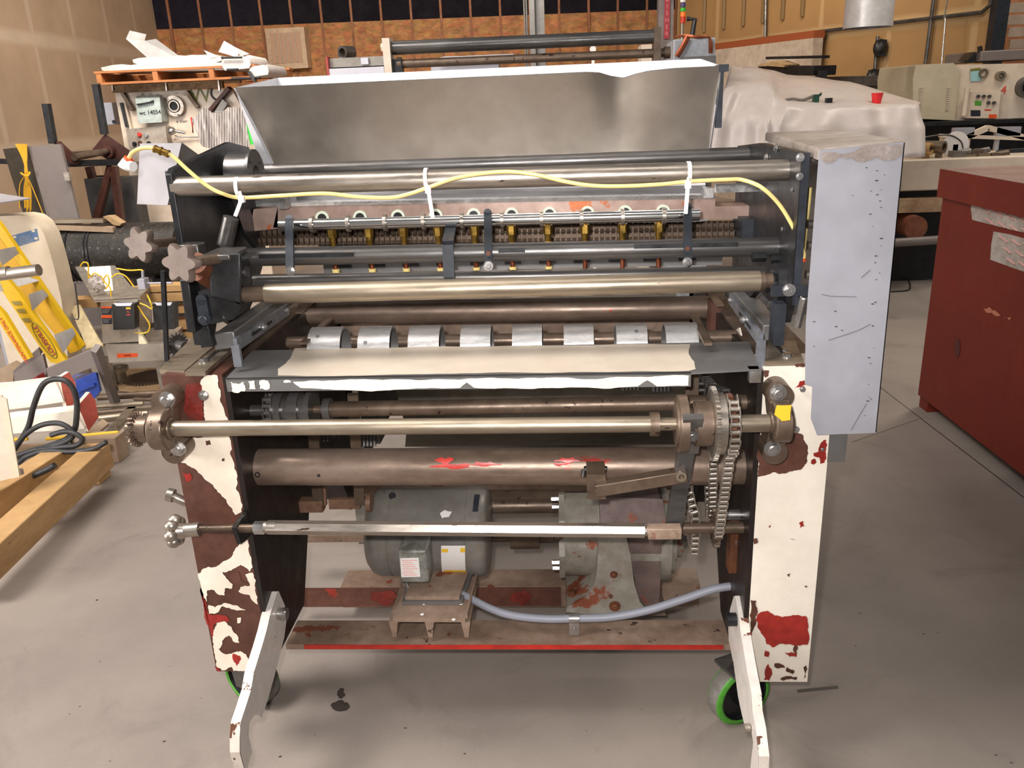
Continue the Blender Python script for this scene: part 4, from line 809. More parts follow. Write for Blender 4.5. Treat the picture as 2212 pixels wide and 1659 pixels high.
mb = MB(); xt(mb, 1050, 1162, 1215, 1160, .45, 9); xt(mb, 1103, 1162, 1165, 1161, .45, 24); xt(mb, 1165, 1161, 1195, 1161, .45, 12); build(mb, 'motor_coupling', M['steel_brown'], mach)
# ---- electric motor
YMo = .42; a, b = aY(820, 1147, YMo), aY(1048, 1147, YMo); k = mpp((a+b)/2); R = 95*k; L = (b-a).length
mb = MB(); mb.lathe(a, b-a, [(-.03*1, .001), (-.03, R*.55), (-.022, R*.80), (-.008, R*.94), (.01, R), (.045, R), (.046, R*.985), (.052, R*.985), (.053, R), (L-.045, R), (L-.044, R*1.015), (L-.01, R*1.015), (L+.005, R*.97), (L+.012, R*.9), (L+.014, R*.4), (L+.016, .001)], 48)
mot = build(mb, 'electric_motor', M['greymot'], mach, 'grey enamelled electric motor')
def oncyl(px, py, r=1.0): q = aY(px, py, YMo-R*.7); z = max(-.98, min(.98, (q.z-a.z)/R)); return V((q.x, YMo-R*r*math.sqrt(1-z*z), a.z+z*R*r))
def platecyl(x0, y0, x1, y1, r, m, name, par, label=None):
    mb = MB(); n = 8; vs = []
    for i in range(n+1):
        y = y0+(y1-y0)*i/n; vs += [oncyl(x0, y, r), oncyl(x1, y, r)]
    mb.add(vs, [(2*i, 2*i+2, 2*i+3, 2*i+1) for i in range(n)]); return build(mb, name, M[m], par, label)
np_ = platecyl(957, 1164, 1008, 1230, 1.012, 'label_white', 'nameplate', mot, 'white nameplate with yellow corners')
for q in ((958, 1170, 972, 1177), (998, 1168, 1008, 1177), (961, 1221, 1008, 1229)): platecyl(*q, 1.018, 'label_yellow', 'yellow_corner', np_)
platecyl(1020, 1060, 1032, 1110, 1.02, 'label_blue' if 'label_blue' in M else 'bluedark', 'blue_paint_mark', mot)
mb = MB(); q = aY(959, 1110, YMo-R*1.0); mb.patch([oncyl(x, y, 1.015) for x, y in ((950, 1112), (960, 1108), (975, 1110), (970, 1117), (955, 1119))], (0, -.001, 0), 0); build(mb, 'paint_spot', M['label_white'], mot)
mb = MB(); mb.tube([aY(835, 1070, YMo), aY(835, 1062, YMo)], .009); q = oncyl(836, 1072, 1.0); mb.cyl(q, q+V((0, -.003, .003)), .010); build(mb, 'lifting_hole', M['dark'], mot)
# junction box
mb = MB(); A = [aY(858, 1190, YMo-R-.075), aY(922, 1186, YMo-R-.075), aY(928, 1260, YMo-R-.075), aY(866, 1263, YMo-R-.075)]
cz = sum((p.z for p in A))/4; hh = (A[0].z-A[2].z)/2; xx0, xx1 = A[0].x, A[2].x
mb.box((xx0, A[0].y, cz-hh), (xx1, YMo-R*.5, cz+hh)); jb = build(mb, 'junction_box', mat('speckled_grey_box', (150, 150, 142), (112, 112, 106), .2, .45, 60, grime=.35), mot, 'speckled grey junction box', bevel=.006)
yl = A[0].y-.0012; mb = MB(); l_ = [aY(864, 1206, yl), aY(904, 1205, yl), aY(908, 1246, yl), aY(867, 1247, yl)]; mb.prism(l_, (0, .001, 0)); lb = build(mb, 'warning_label', M['label_white'], jb)
mb = MB()
for i in range(8):
    t = .12+i*.11; p, q = l_[0].lerp(l_[3], t), l_[1].lerp(l_[2], t); w0, w1 = .08+.05*(i % 2), .92-.09*((i*3) % 4); mb.bar(p.lerp(q, w0)-YD*.0006, p.lerp(q, w1)-YD*.0006, .0004, .0022)
build(mb, 'printed_lines', M['pink_print'], jb)
# motor base
ZP = aY(1000, 1392, .12).z; print('ZP', ZP)
zb_ = aZ(1000, 1250, ZP+.10)
mb = MB(); q = [aZ(x, y, ZP+.075) for x, y in ((848, 1335), (1005, 1336), (1028, 1245), (885, 1240))]; mb.prism(q, (0, 0, -.012)); 
for t in (0, .5, 1): p = q[0].lerp(q[1], t); mb.prism([p+V((-.012, .002, -.012)), p+V((.012, .002, -.012)), p+V((.005, .002, -.06)), p+V((-.005, .002, -.06))], (0, .25, 0))
mb.prism([q[1], q[2], q[2]+V((0, 0, .012)), q[1]+V((0, 0, .012))], (.006, 0, 0), 0)
mb2 = [aZ(x, y, ZP+.085) for x, y in ((868, 1300), (998, 1300), (1020, 1240), (890, 1238))]; mb.prism(mb2, (0, 0, -.009), 1); mb3 = [p+V((0, 0, .012)) for p in mb2]; c_ = sum(mb3, V())/4; mb.prism([c_+(p-c_)*.9 for p in mb3], (0, 0, -.011), 0); mb.obox(V((c_.x, YMo, c_.z+.02)), (.10, 0, 0), (0, .07, 0), (0, 0, .02))
build(mb, 'motor_base', [M['rust_flat'], M['galvd']], mach, 'rusty motor base plate')
mb = MB()
for x, y in ((916, 1304), (996, 1304), (912, 1327), (980, 1338)): q = aZ(x, y, ZP+.077); mb.sph(q, .004, sc=(1.3, 1.3, .4), n=8)
build(mb, 'weld_splatter', M['label_white'], mach)
# conduit
cp = [(915, 1268), (962, 1271), (1010, 1290), (1060, 1315), (1110, 1330), (1180, 1337), (1240, 1336), (1320, 1333), (1400, 1318), (1480, 1293), (1540, 1273), (1588, 1265)]
mb = MB(); Yc = [.27, .25, .22, .19, .17, .16, .16, .16, .16, .16, .16, .16]; P = [aY(x, y, Y) for (x, y), Y in zip(cp, Yc)]; mb.tube(P, .0105, n=16); cdt = build(mb, 'flexible_conduit', M['conduit'], mach, 'grey flexible conduit')
mb = MB(); p = P[0]; mb.cyl(p-XD*.03, p+XD*.012, .014, n=20); mb.cyl(p-XD*.012, p+XD*.0, .018, n=8); mb.tube([p-XD*.028, p-XD*.04+ZD*.0, p-XD*.045+ZD*.02], .013); e = P[-1]; mb.ring(e, e+XD*.006, .024, .010); build(mb, 'conduit_fitting', M['zinc'], cdt)
mb = MB(); p = P[6]; mb.ring(p-XD*.013, p+XD*.013, .0125, .0105); mb.obox(p+V((0, -.008, -.026)), (.013, 0, 0), (0, .002, 0), (0, 0, .018)); mb.cyl(p+V((0, -.010, -.026)), p+V((0, -.014, -.026)), .004); build(mb, 'conduit_clamp', M['zinc'], cdt)
# ---- gear reducer
YG = .45
mb = MB(); k = mpp(aY(1330, 1150, YG)); g0 = aY(1212, 1155, YG)
def gx(px): return aY(px, 1153, YG)
mb.cyl(gx(1208), gx(1220), 95*k, n=8); mb.cyl(gx(1220), gx(1288), 88*k, n=40); mb.cyl(gx(1288), gx(1294), 100*k, n=40); mb.cyl(gx(1294), gx(1440), 98*k, n=40); mb.cyl(gx(1440), gx(1452), 84*k, n=32); mb.cyl(gx(1452), gx(1470), 50*k)
gb = build(mb, 'gear_reducer', [M['gearbox']], mach, 'rust stained gear reducer'); mb = MB()
mb.prism([aY(1296, 1075, YG-.10), aY(1350, 1075, YG-.11), aY(1432, 1078, YG-.10), aY(1440, 1140, YG-.13), aY(1432, 1170, YG-.13), aY(1350, 1170, YG-.14), aY(1296, 1160, YG-.14)], (0, .16, 0)); build(mb, 'reducer_cap', [M['gearbox_top']], gb, bevel=.008)
mb = MB(); YL = YG-.16
mb.prism([aY(x, y, YL) for x, y in ((1294, 1155), (1352, 1155), (1362, 1200), (1370, 1260), (1382, 1300), (1400, 1322), (1325, 1330), (1255, 1326), (1222, 1322), (1226, 1310), (1250, 1300), (1272, 1285), (1284, 1262), (1290, 1230))], (0, .20, 0), 0)
mb.prism([aY(x, y, YL+.03) for x, y in ((1352, 1160), (1430, 1165), (1428, 1230), (1424, 1290), (1420, 1325), (1382, 1320), (1372, 1260), (1364, 1200))], (0, .16, 0), 1)
mb.prism([aY(x, y, YL+.06) for x, y in ((1222, 1300), (1290, 1290), (1420, 1300), (1440, 1330), (1222, 1330))], (0, .25, 0), 1)
build(mb, 'reducer_foot', [M['gearbox'], M['gearbox_top']], gb, bevel=.006)
mb = MB()
for x, y in ((1328, 1309), (1326, 1241), (1388, 1086)): q = aY(x, y, YL-.001 if y > 1200 else YG-.102); mb.bolt(q, (0, -1, 0), .012 if y > 1300 else .008)
for x, y in ((1236, 1288),): q = aY(x, y, YL+.05); mb.cyl(q, q+ZD*.02, .012, n=6)
build(mb, 'reducer_bolt', M['rusttube'], gb)
mb = MB(); mb.prism([aY(x, y, YG-.113) for x, y in ((1307, 1118), (1310, 1113), (1336, 1113), (1338, 1128), (1306, 1128))], (0, .001, 0)); build(mb, 'reducer_tag', M['galv'], gb)
mb = MB(); 
for a_ in range(0, 360, 60): q = gx(1209)+V((0, math.cos(math.radians(a_+20)), math.sin(math.radians(a_+20))))*78*k; mb.cyl(q-XD*.022, q, .008, n=6)
build(mb, 'flange_bolt', M['zinc'], gb)
# ---- lower beams
mb = MB(); f = [aY(600, 1388, .12), aY(1600, 1400, .12)]; ya = aZ(800, 1340, ZP).y; print('front plate', ZP, ya)
mb.hexa([V((XLi, .12, ZP-.016)), V((XRi, .12, ZP-.016)), V((XRi, ya, ZP-.008)), V((XLi, ya, ZP-.008)), V((XLi, .12, ZP)), V((XRi, .12, ZP)), V((XRi, ya, ZP)), V((XLi, ya, ZP))]); fb = build(mb, 'front_cross_channel', M['rust_flat'], mach)
mb = MB(); mb.box((XLi+.05, .117, ZP-.013), (XRi-.03, .12, ZP-.001)); build(mb, 'red_edge', M['red_edge'], fb, 'red painted front edge')
mb = MB(); q = aY(700, 1268, .60); yk = aZ(700, 1232, q.z).y; mb.box((XLi+.01, .60, aY(700, 1312, .60).z), (XRi-.01, yk, q.z)); rb = build(mb, 'rear_box_beam', M['rust_flat'], mach)
mb = MB(); z0, z1 = aY(700, 1312, .60).z+.003, q.z-.003; mb.box((aY(640, 1290, .6).x, .598, z0), (aY(1212, 1290, .6).x, .60, z1)); o = build(mb, 'beam_face', M['rust'], rb); mb = MB()
for cx in (830, 1125): mb.patch([aY(cx+dx*(1.4 if cx < 900 else 1), 1290+dy, .597) for dx, dy in ((-20, -8), (-5, -12), (12, -14), (22, -2), (16, 14), (0, 18), (-10, 8), (-24, 6))], (0, -.001, 0), 0, .5)
build(mb, 'red_flakes', M['oldred'], rb)
mb = MB(); mb.box((XLi, .93, .30), (XRi, .98, .36)); mb.box((XLi+.02, .90, .85), (XRi-.02, .95, .93)); mb.box((aY(640, 1190, .8).x, .8, aY(640, 1172, .8).z), (aY(830, 1190, .8).x, .83, aY(640, 1158, .8).z)); build(mb, 'rear_cross_member', M['rust_flat'], mach)
mb = MB(); mb.prism([aY(855, 842, .75), aY(1480, 832, .75), aY(1480, 925, .75), aY(878, 930, .75)], (0, .006, 0)); mb.prism([aY(878, 930, .75), aY(1460, 925, .75), aY(1480, 960, 1.0), aY(875, 965, 1.0)], (0, .006, 0)); build(mb, 'bed_plate', mat('dusty_grey_tan_sheet', (132, 126, 112), (112, 108, 98), .3, .5, 4), mach)
rbm = mat('grey_shade_bed_sheet', (118, 114, 106), (98, 94, 88), .3, .5, 4)
mb = MB(); mb.box((XLi-.06, 1.10, .74), (XRi+.06, 2.4, .78)); mb.box((XLi-.06, 1.10, .28), (XLi-.04, 2.4, .74)); mb.box((XRi+.04, 1.10, .28), (XRi+.06, 2.4, .74)); mb.box((XLi-.06, 2.36, .0), (XRi+.06, 2.4, .74)); mb.box((XLi-.06, 1.10, 0), (XLi, 1.16, .74)); mb.box((XRi, 1.10, 0), (XRi+.06, 1.16, .74)); build(mb, 'added_shade_bed', rbm, mach)  # mostly unseen bed, added to shade the floor beneath the machine
mb = MB()
for x0, y0, w_ in ((1360, 815, 40), (1425, 818, 20), (700, 925, 60), (800, 935, 60)):
    q = aY(x0, y0, .5); mb.obox(q, (w_*.0006, 0, 0), (0, .04, 0), (0, 0, .018))
    for j in range(5): mb.cyl(q+V((-.02+.01*j, -.05, -.02)), q+V((-.02+.01*j, -.03, .03)), .006, n=8)
build(mb, 'inner_machinery', M['darktube'], mach)
# rusty angle and bolts on the right inner panel
mb = MB(); mb.box((XRi-.03, .10, aX(1600, 1235, XRi).z), (XRi-.012, .14, aX(1600, 1100, XRi).z)); build(mb, 'inner_angle', M['rusttube'], mach)
mb = MB(); 
for x, y in ((1590, 1166), (1588, 1196)): q = aX(x, y, XRi-.013); mb.bolt(q+V((-.002, 0, 0)), (-1, 0, 0), .014)
xt(mb, 1560, 1112, 1610, 1112, .10, 12); build(mb, 'inner_bolt', M['zinc'], mach)
# ---- outrigger levers
def lever(X, F, B, th, s_):
    P = [aX(x, y, X) for x, y in F]; Q = [aX(x, y, X) for x, y in B]; t = V((th*s_, 0, 0)); mb = MB(); mb.prism(P+Q[::-1], t, 0)
    for p, q in zip(P, P[1:]): e = V((0, -.0012, -.0008)); f_ = V((0, .002, 0)); mb.hexa([p+e, q+e, q+f_, p+f_, p+t+e, q+t+e, q+t+f_, p+t+f_], 1)
    return build(mb, 'outrigger_lever', [M['whitelever'], M['leveredge']], mach, 'chipped white swing lever')
XL = aY(598, 1285, .05).x; XR = aY(1588, 1290, .05).x
lv = lever(XL, [(599, 1279), (584, 1326), (576, 1361), (565, 1399), (549, 1450), (542, 1491), (530, 1529), (520, 1559), (518, 1589), (518, 1624), (527, 1659), (536, 1700)], [(602, 1277), (615, 1307), (619, 1339), (614, 1377), (600, 1434), (579, 1510), (565, 1552), (557, 1543), (549, 1544), (539, 1562), (537, 1589), (545, 1624), (535, 1659), (545, 1700)], .022, -1)
rv = lever(XR, [(1588, 1288), (1596, 1334), (1601, 1372), (1609, 1421), (1616, 1461), (1623, 1497), (1625, 1534), (1632, 1570), (1635, 1597), (1639, 1632), (1638, 1659), (1636, 1700)], [(1585, 1288), (1577, 1315), (1573, 1350), (1574, 1383), (1585, 1437), (1594, 1502), (1601, 1537), (1609, 1570), (1616, 1562), (1623, 1581), (1627, 1602), (1623, 1638), (1621, 1659), (1618, 1700)], .022, 1)
mb = MB(); q = aX(602, 1326, XL+.001); mb.cyl(q, q+XD*.022, .015, n=20); build(mb, 'pivot_bolt', M['zinc'], lv)
mb = MB(); q = aX(1590, 1338, XR-.001); mb.cyl(q, q-XD*.022, .016, n=20); build(mb, 'pivot_bolt', M['dark'], rv)
mb = MB(); q = aX(1620, 1573, XR-.002); mb.cyl(q, q-XD*.012, .010, n=14); build(mb, 'stop_pin', M['steel'], rv)
# ---- casters
for cx, cy, ang in ((553, 1451, -27), (1593, 1490, 27)):
    g = aZ(cx, cy+62, 0.0); R = .087; c = V((g.x, g.y, R)); a = math.radians(ang); n = V((math.sin(a), -math.cos(a), 0))   # face normal towards camera
    mb = MB(); mb.lathe(c-n*.026, n, [(0, .03), (0, R*.86), (.002, R*.97), (.006, R), (.044, R), (.049, R*.96), (.052, R*.86), (.050, R*.80), (.034, R*.74), (.034, .03), (.06, .026), (.06, .001)], 48, 0, [1, 1, 0, 2, 0, 1, 1, 3, 3, 3, 4, 4])
    wh = build(mb, 'caster_wheel', [M['green'], M['green'], M['wheel_grey'], M['dark'], M['zinc']], mach, 'green rimmed caster wheel')
    mb = MB(); t = V((n.y, -n.x, 0))
    for s_ in (-1, 1): mb.prism([c+n*s_*.036+t*.02-ZD*.015, c+n*s_*.036-t*.02-ZD*.015, c+n*s_*.036-t*.04+ZD*.085, c+n*s_*.036+t*.04+ZD*.085], n*.005)
    mb.obox(c+ZD*.087, n*.045, t*.05, ZD*.004); mb.cyl(c+ZD*.09, V((c.x, c.y, ZBL+.03)), .02); mb.box((min(c.x, XLi if cx < 900 else XRi), c.y-.05, ZBL+.02), (max(c.x, XLi if cx < 900 else XRi)+.0, c.y+.05, ZBL+.03)); build(mb, 'caster_fork', M['darktube'], wh)
for cx, cy in ():
    c = V((XLi+.0 if cx < 900 else XRi, .86, .083)); mb = MB(); mb.ring(c-XD*.024, c+XD*.024, .083, .05, n=36); mb.cyl(c-XD*.02, c+XD*.02, .05, m=1); mb.box((c.x-.035, c.y-.03, .05), (c.x-.028, c.y+.03, ZBL+.03), 1); mb.box((c.x+.028, c.y-.03, .05), (c.x+.035, c.y+.03, ZBL+.03), 1); mb.box((c.x-.035, c.y-.03, .168), (c.x+.035, c.y+.03, .176), 1); build(mb, 'caster_wheel', [M['green'], M['dark']], mach)
# ---- yellow air hose and ties (held by the machine)
hp = [(275, 350), (284, 332), (300, 322), (320, 319), (338, 322), (352, 328), (366, 333), (380, 343), (400, 362), (430, 388), (455, 406), (480, 418), (518, 427), (600, 423), (700, 418), (770, 425), (840, 427), (880, 420), (925, 405), (980, 386), (1040, 375), (1100, 371), (1160, 378), (1220, 392), (1280, 401), (1350, 402), (1430, 398), (1490, 392), (1570, 388), (1605, 389), (1645, 405), (1682, 440), (1712, 488), (1730, 530), (1737, 552), (1731, 562)]
hose = thing('air_hose', aY(900, 410, .07), 'thin yellowed plastic air hose tied along the steel tube under the hopper', 'hose')
Yh = [.0 + (.0 if x < 400 else 0)+.07 for x, y in hp]
Yh = [.05 if x < 500 or x > 1640 else .072 for x, y in hp]
mb = MB(); mb.tube([aY(x, y, Y) for (x, y), Y in zip(hp, Yh)], .0042, n=12, sub=8); build(mb, 'hose_tube', M['hose'], hose)
mb = MB(); a, b = aY(333, 321, .05), aY(365, 333, .05); mb.cyl(a, b, .007); mb.cyl(a.lerp(b, .42), a.lerp(b, .5), .009); mb.cyl(a, a.lerp(b, .12), .0085, n=6); mb.cyl(a.lerp(b, .86), b, .0085, n=6); build(mb, 'brass_coupling', M['brass'], hose)
mb = MB(); a, b = aY(276, 346, .05), aY(268, 362, .05); mb.cyl(a, b, .010, .013); mb.cyl(aY(272, 356, .05), aY(288, 360, .04), .010); build(mb, 'elbow_fitting', M['nylon'], hose)
mb = MB(); mb.ring(aY(279, 342, .05), aY(277, 346, .05), .010, .005); a = aY(1733, 558, .05); mb.ring(a, a-ZD*.006, .008, .004); build(mb, 'release_ring', M['orange'], hose)
mb = MB(); mb.tube([aY(x, y, .12) for x, y in ((1750, 405), (1747, 440), (1742, 480), (1738, 520), (1736, 545))], .0042); build(mb, 'return_tube', M['hose'], hose)
for x, y, dx, L, mm, lab in ((518, 404, 0, 1, 'nylon', 'white cable tie at the left end of the tube, tail hanging to the left'), (922, 388, 0, 1, 'nylon_pink', 'pinkish cable tie near the middle of the tube'), (1487, 374, 0, 1, 'nylon', 'white cable tie near the right end with the longest straight tail')):
    c = aY(x, y, .12); R = 24*mpp(c); t = thing('cable_tie', c-ZD*R*2, lab, 'cable tie', 'cable ties holding the yellow hose'); mb = MB()
    mb.ring(c-XD*.004, c+XD*.004, R*1.04, R*.99, n=36); build(mb, 'tie_loop', M[mm], t)
    hd = aY({518: 522, 922: 925, 1487: 1486}[x], {518: 430, 922: 410, 1487: 399}[x], .066); mb = MB(); mb.obox(hd, (.006, 0, 0), (0, .005, 0), (0, 0, .007)); mb.tube([hd+ZD*.005, aY(x, y+10, .072)], .003); build(mb, 'tie_head', M[mm], t)
    e = aY({518: 508, 922: 935, 1487: 1481}[x], {518: 467, 922: 470, 1487: 462}[x], .060); mb = MB(); mb.bar(hd, e, .008, .0015, up=(0, 1, 0)); build(mb, 'tie_tail', M[mm], t)
# ================================================================ clutter on the left
def one(mb, name, m, label, cat, group=None, **k): return build(mb, name, m, None, label, cat, group, **k)
M['press'] = mat('aged_white_enamel', (222, 206, 186), (204, 186, 166), 0, .4, 3, .05, c4=(130, 96, 70), th4=.74, sc4=18, grime=0.08)
M['wood'] = mat('sawn_pine', (196, 158, 108), (168, 128, 80), 0, .6, 3, .1, stretch=(1, 1, 6), c4=(90, 66, 46), th4=.74, sc4=9, grime=0.12)
M['woodtop'] = mat('dusty_pine', (168, 146, 122), (146, 122, 98), 0, .65, 4, .1, grime=0.12)
M['palletwood'] = mat('orange_pallet_wood', (186, 120, 68), (150, 92, 50), 0, .6, 4, .1, grime=0.12)
M['yellow'] = mat('yellow_fibreglass', (226, 186, 24), (206, 160, 16), 0, .4, 4, c4=(120, 110, 70), th4=.75, sc4=16, grime=0.06)
M['redbrown'] = mat('red_brown_steel', (84, 46, 36), (58, 34, 28), .2, .5, 6, .1)
M['foam'] = mat('white_foam_wrap', (232, 226, 216), (206, 200, 196), 0, .6, 12, .3, c3=(222, 196, 140), th3=.66, sc3=4, grime=0.08)
M['greysheet'] = mat('flat_grey_panel', (124, 114, 108), (118, 108, 104), .2, .5, 3, grime=0.06)
M['tin'] = mat('bright_scrap_aluminium', (214, 211, 209), (188, 184, 181), .25, .35, 5, grime=0.1)
M['beige'] = mat('aged_beige_plastic', (220, 206, 182), (206, 188, 160), 0, .5, 3, c4=(150, 120, 90), th4=.76, sc4=20, grime=0.07)
M['stainless'] = mat('brushed_stainless_bin', (196, 186, 172), (166, 158, 146), .6, .34, 8, .05, grime=0.1)
M['olive'] = mat('olive_letter', (112, 112, 44)); M['blueplas'] = mat('blue_plastic', (38, 72, 168), (30, 58, 140), 0, .4, 8)
M['cardboard'] = mat('cardboard', (176, 146, 108), (160, 130, 94), 0, .8, 4); M['labelblue'] = mat('faded_blue_label', (70, 104, 146), (90, 122, 156), 0, .5, 14)
M['cord'] = mat('yellow_cord', (232, 186, 40), None, 0, .4)
# ---- white press with hand lettered box
YP = 5.9
def F(x, y, d=0): return aY(x, y, YP-d)
z0_ = 0; fl_, fr_ = F(248, 195), F(560, 190)
pr = thing('printing_press', V(((fl_.x+fr_.x)/2, YP+.5, 0)), 'old white press with dial and lettered grey box, a pallet on its roof', 'machine')
mb = MB(); poly = [F(248, 198), F(500, 192), F(560, 300), F(566, 420)]; bl = V((F(285, 420).x, YP, 0)); br = V((poly[3].x, YP, 0))
mb.prism([bl, br, poly[3], poly[2], poly[1], poly[0]], (0, 1.1, 0)); build(mb, 'press_body', M['press'], pr)
mb = MB(); mb.prism([F(247, 196, .04), F(265, 196, .04), F(296, 330, .04), F(272, 330, .04)], (0, .03, 0)); build(mb, 'edge_trim', M['press'], pr, bevel=.004)
mb = MB(); c0, c1, c2, c3 = F(292, 213, .14), F(345, 211, .14), F(350, 264, .14), F(299, 267, .14); mb.prism([c3, c2, c1, c0], (0, .14, 0)); mb.prism([c0, c1, F(340, 205, .06), F(296, 207, .06)], (0, .05, 0)); cbx = build(mb, 'control_box', mat('pale_grey_enamel', (176, 186, 180), (160, 170, 164), 0, .4, 5), pr, 'pale grey lettered box', bevel=.008)
text('hand_lettering', 'wc 14054', F(324, 243, .145), c2-c3, ZD, .050, M['ink'], cbx)
mb = MB(); mb.bar(F(297, 226, .146), F(332, 220, .146), .012, .035, up=(0, 1, 0)); mb.patch([F(x, y, .145) for x, y in ((296, 224), (333, 216), (332, 222), (297, 228))], (0, -.001, 0), 0, .2); build(mb, 'ink_smudge', M['ink'], cbx)
mb = MB(); c = F(381, 229, .0); k = mpp(c); mb.ring(c, c-YD*.05, 21*k, 14*k, n=36, m=0, mi=1); mb.cyl(c, c-YD*.04, 10*k, m=1); mb.ring(c, c-YD*.055, 12*k, 9*k, m=0); mb.sph(c+V((.03, -.05, -.075)), .012); build(mb, 'dial', [M['steel'], M['ink']], pr)
mb = MB()
for x, y, r_ in ((308, 204, 28), (325, 203, 0), (341, 205, -28), (363, 206, 30), (380, 201, 0), (397, 204, -30)): t = math.radians(r_); mb.obox(F(x, y, .002), (.014*math.cos(t), 0, .014*math.sin(t)), (0, .002, 0), (-.006*math.sin(t), 0, .006*math.cos(t)))
build(mb, 'scale_marks', M['greymot'], pr)
text('panel_letter', 'W', F(433, 206, .003), XD, ZD, .19, M['olive'], pr); text('panel_letter', 'C', F(468, 203, .003), XD, ZD, .19, M['ink'], pr)
mb = MB(); q = [F(x, y, .10) for x, y in ((272, 279), (357, 272), (363, 320), (362, 345), (284, 350))]; mb.prism(q, (0, .10, 0)); pnl = build(mb, 'push_button_panel', mat('rust_edged_grey_panel', (172, 162, 150), (150, 138, 124), .1, .45, 5, c3=(138, 96, 62), th3=.64, sc3=5), pr, bevel=.006)
for x, y, m_ in ((302, 291, 'label_red'), (317, 292, 'zinc'), (291, 311, 'ink'), (303, 309, 'rust'), (322, 310, 'ink')): mb = MB(); c = F(x, y, .101); mb.cyl(c, c-YD*.02, .014); mb.ring(c, c-YD*.008, .02, .014, m=0); build(mb, 'push_button', M[m_], pnl)
mb = MB(); c = F(371, 283, .1); mb.sph(c, .04, sc=(.9, 1, .9)); mb.cyl(c+XD*.03, c+XD*.12-ZD*.02, .012); mb.tube([F(378, 293, .05), F(400, 296, .03), F(440, 296, .03)], .006); build(mb, 'gauge', M['zinc'], pr)
for q in (((265, 200), (288, 238)), ((403, 197), (428, 232)), ((497, 190), (455, 240))): mb = MB(); mb.bar(F(*q[0], .03), F(*q[1], .03), .03, .045 if q[0][0] < 450 else .09, up=(0, 1, 0)); build(mb, 'brace_arm', M['steel_brown'] if q[0][0] < 450 else M['redbrown'], pr)
mb = MB(); mb.obox(F(478, 235, .06), (.05, 0, .06), (0, .02, 0), (-.02, 0, .02)); build(mb, 'slide_bracket', M['darktube'], pr)
mb = MB(); mb.bar(F(245, 193, .03), F(482, 182, .03), .05, .06); mb.bar(F(245, 183, .0), F(520, 176, .0), .05, .02); build(mb, 'top_rail', mat('scaling_rusty_rail', (150, 124, 84), (96, 64, 44), .3, .6, 14, .4), pr)
for x in (242, 358, 472): mb = MB(); mb.bar(F(x, 168, .06), F(x+3, 196, .06), .012, .03, up=(0, 1, 0)); build(mb, 'tie_tab', M['steel'], pr)
mb = MB(); mb.box((F(224, 270, -.1).x, YP+.05, F(224, 270, -.1).z), (F(256, 270, -.1).x, YP+.25, F(224, 222, -.1).z)); sb = build(mb, 'switch_box', M['galv'], pr, bevel=.004)
mb = MB(); mb.obox(F(246, 263, -.045), (.014, 0, 0), (0, .004, 0), (0, 0, .014)); build(mb, 'switch', M['ink'], sb)
mb = MB(); mb.bar(F(262, 222, .06), F(275, 275, .06), .02, .03, up=(0, 1, 0)); build(mb, 'side_handle', M['bluedark'], pr)
mb = MB(); mb.prism([F(x, y, .002) for x, y in ((411, 254), (415, 253), (417, 270), (415, 285), (418, 288), (416, 282))], (0, .002, 0)); build(mb, 'red_tag', M['label_red'], pr)
text('small_print', 'B   START', F(393, 263, .003), XD, ZD, .023, M['ink'], pr)
mb = MB()
for x, y, r_ in ((560, 325, 9), (551, 345, 12)): c = F(x, y, .5); k = mpp(c); mb.ring(c, c-YD*.03, r_*k, r_*.75*k); mb.cyl(c, c-YD*.02, r_*.35*k); mb.obox(c, (r_*.8*k, 0, 0), (0, .005, 0), (0, 0, .008)); mb.cyl(c, c+YD*.5, .01)
build(mb, 'handwheel', M['steel'], pr)
mb = MB(); c = F(545, 300, .45); mb.tube([F(538, 268, .45), F(542, 290, .45), F(546, 312, .45)], .022); mb.cyl(F(538, 256, .45), F(540, 268, .45), .012, .028); build(mb, 'green_bottle', mat('bright_green_plastic', (60, 190, 70), None, 0, .35), None, 'bright green plastic bottle beside the hopper left end', 'bottle')
# corrugated sheet
mb = MB(); n = 66; xs = [415+i*(537-415)/n for i in range(n+1)]
def topy(x): return 258-(x-415)*1.0 if x < 442 else (230+(x-442)*.85 if x < 458 else (244 if x < 478 else (243-(x-478)*.75 if x < 490 else 232)))
def boty(x): return 262+(x-415)*2.6 if x < 436 else 316+(x-436)*.29
vs_ = []
for i, x in enumerate(xs):
    dd = .35+.011*math.sin(i*2.1)
    for j in range(5): vs_.append(F(x, topy(x)+(boty(x)-topy(x))*j/4, dd))
fs_ = [(i*5+j, i*5+j+1, i*5+j+6, i*5+j+5) for i in range(n) for j in range(4)]
mb.add(vs_, fs_); mb.add([v+V((0, .004, 0)) for v in vs_], [tuple(reversed(f)) for f in fs_]); one(mb, 'corrugated_sheet', mat('gleam_streaked_aluminium', (232, 226, 222), (160, 152, 148), .2, .35, 7, c3=(245, 242, 240), th3=.6, sc3=9, stretch=(3, 1, .35), contrast=.15, grime=.15), 'crumpled corrugated aluminium sheet hanging on the old white press', 'sheet')  # vertical gleams painted into the colour as pale streaks
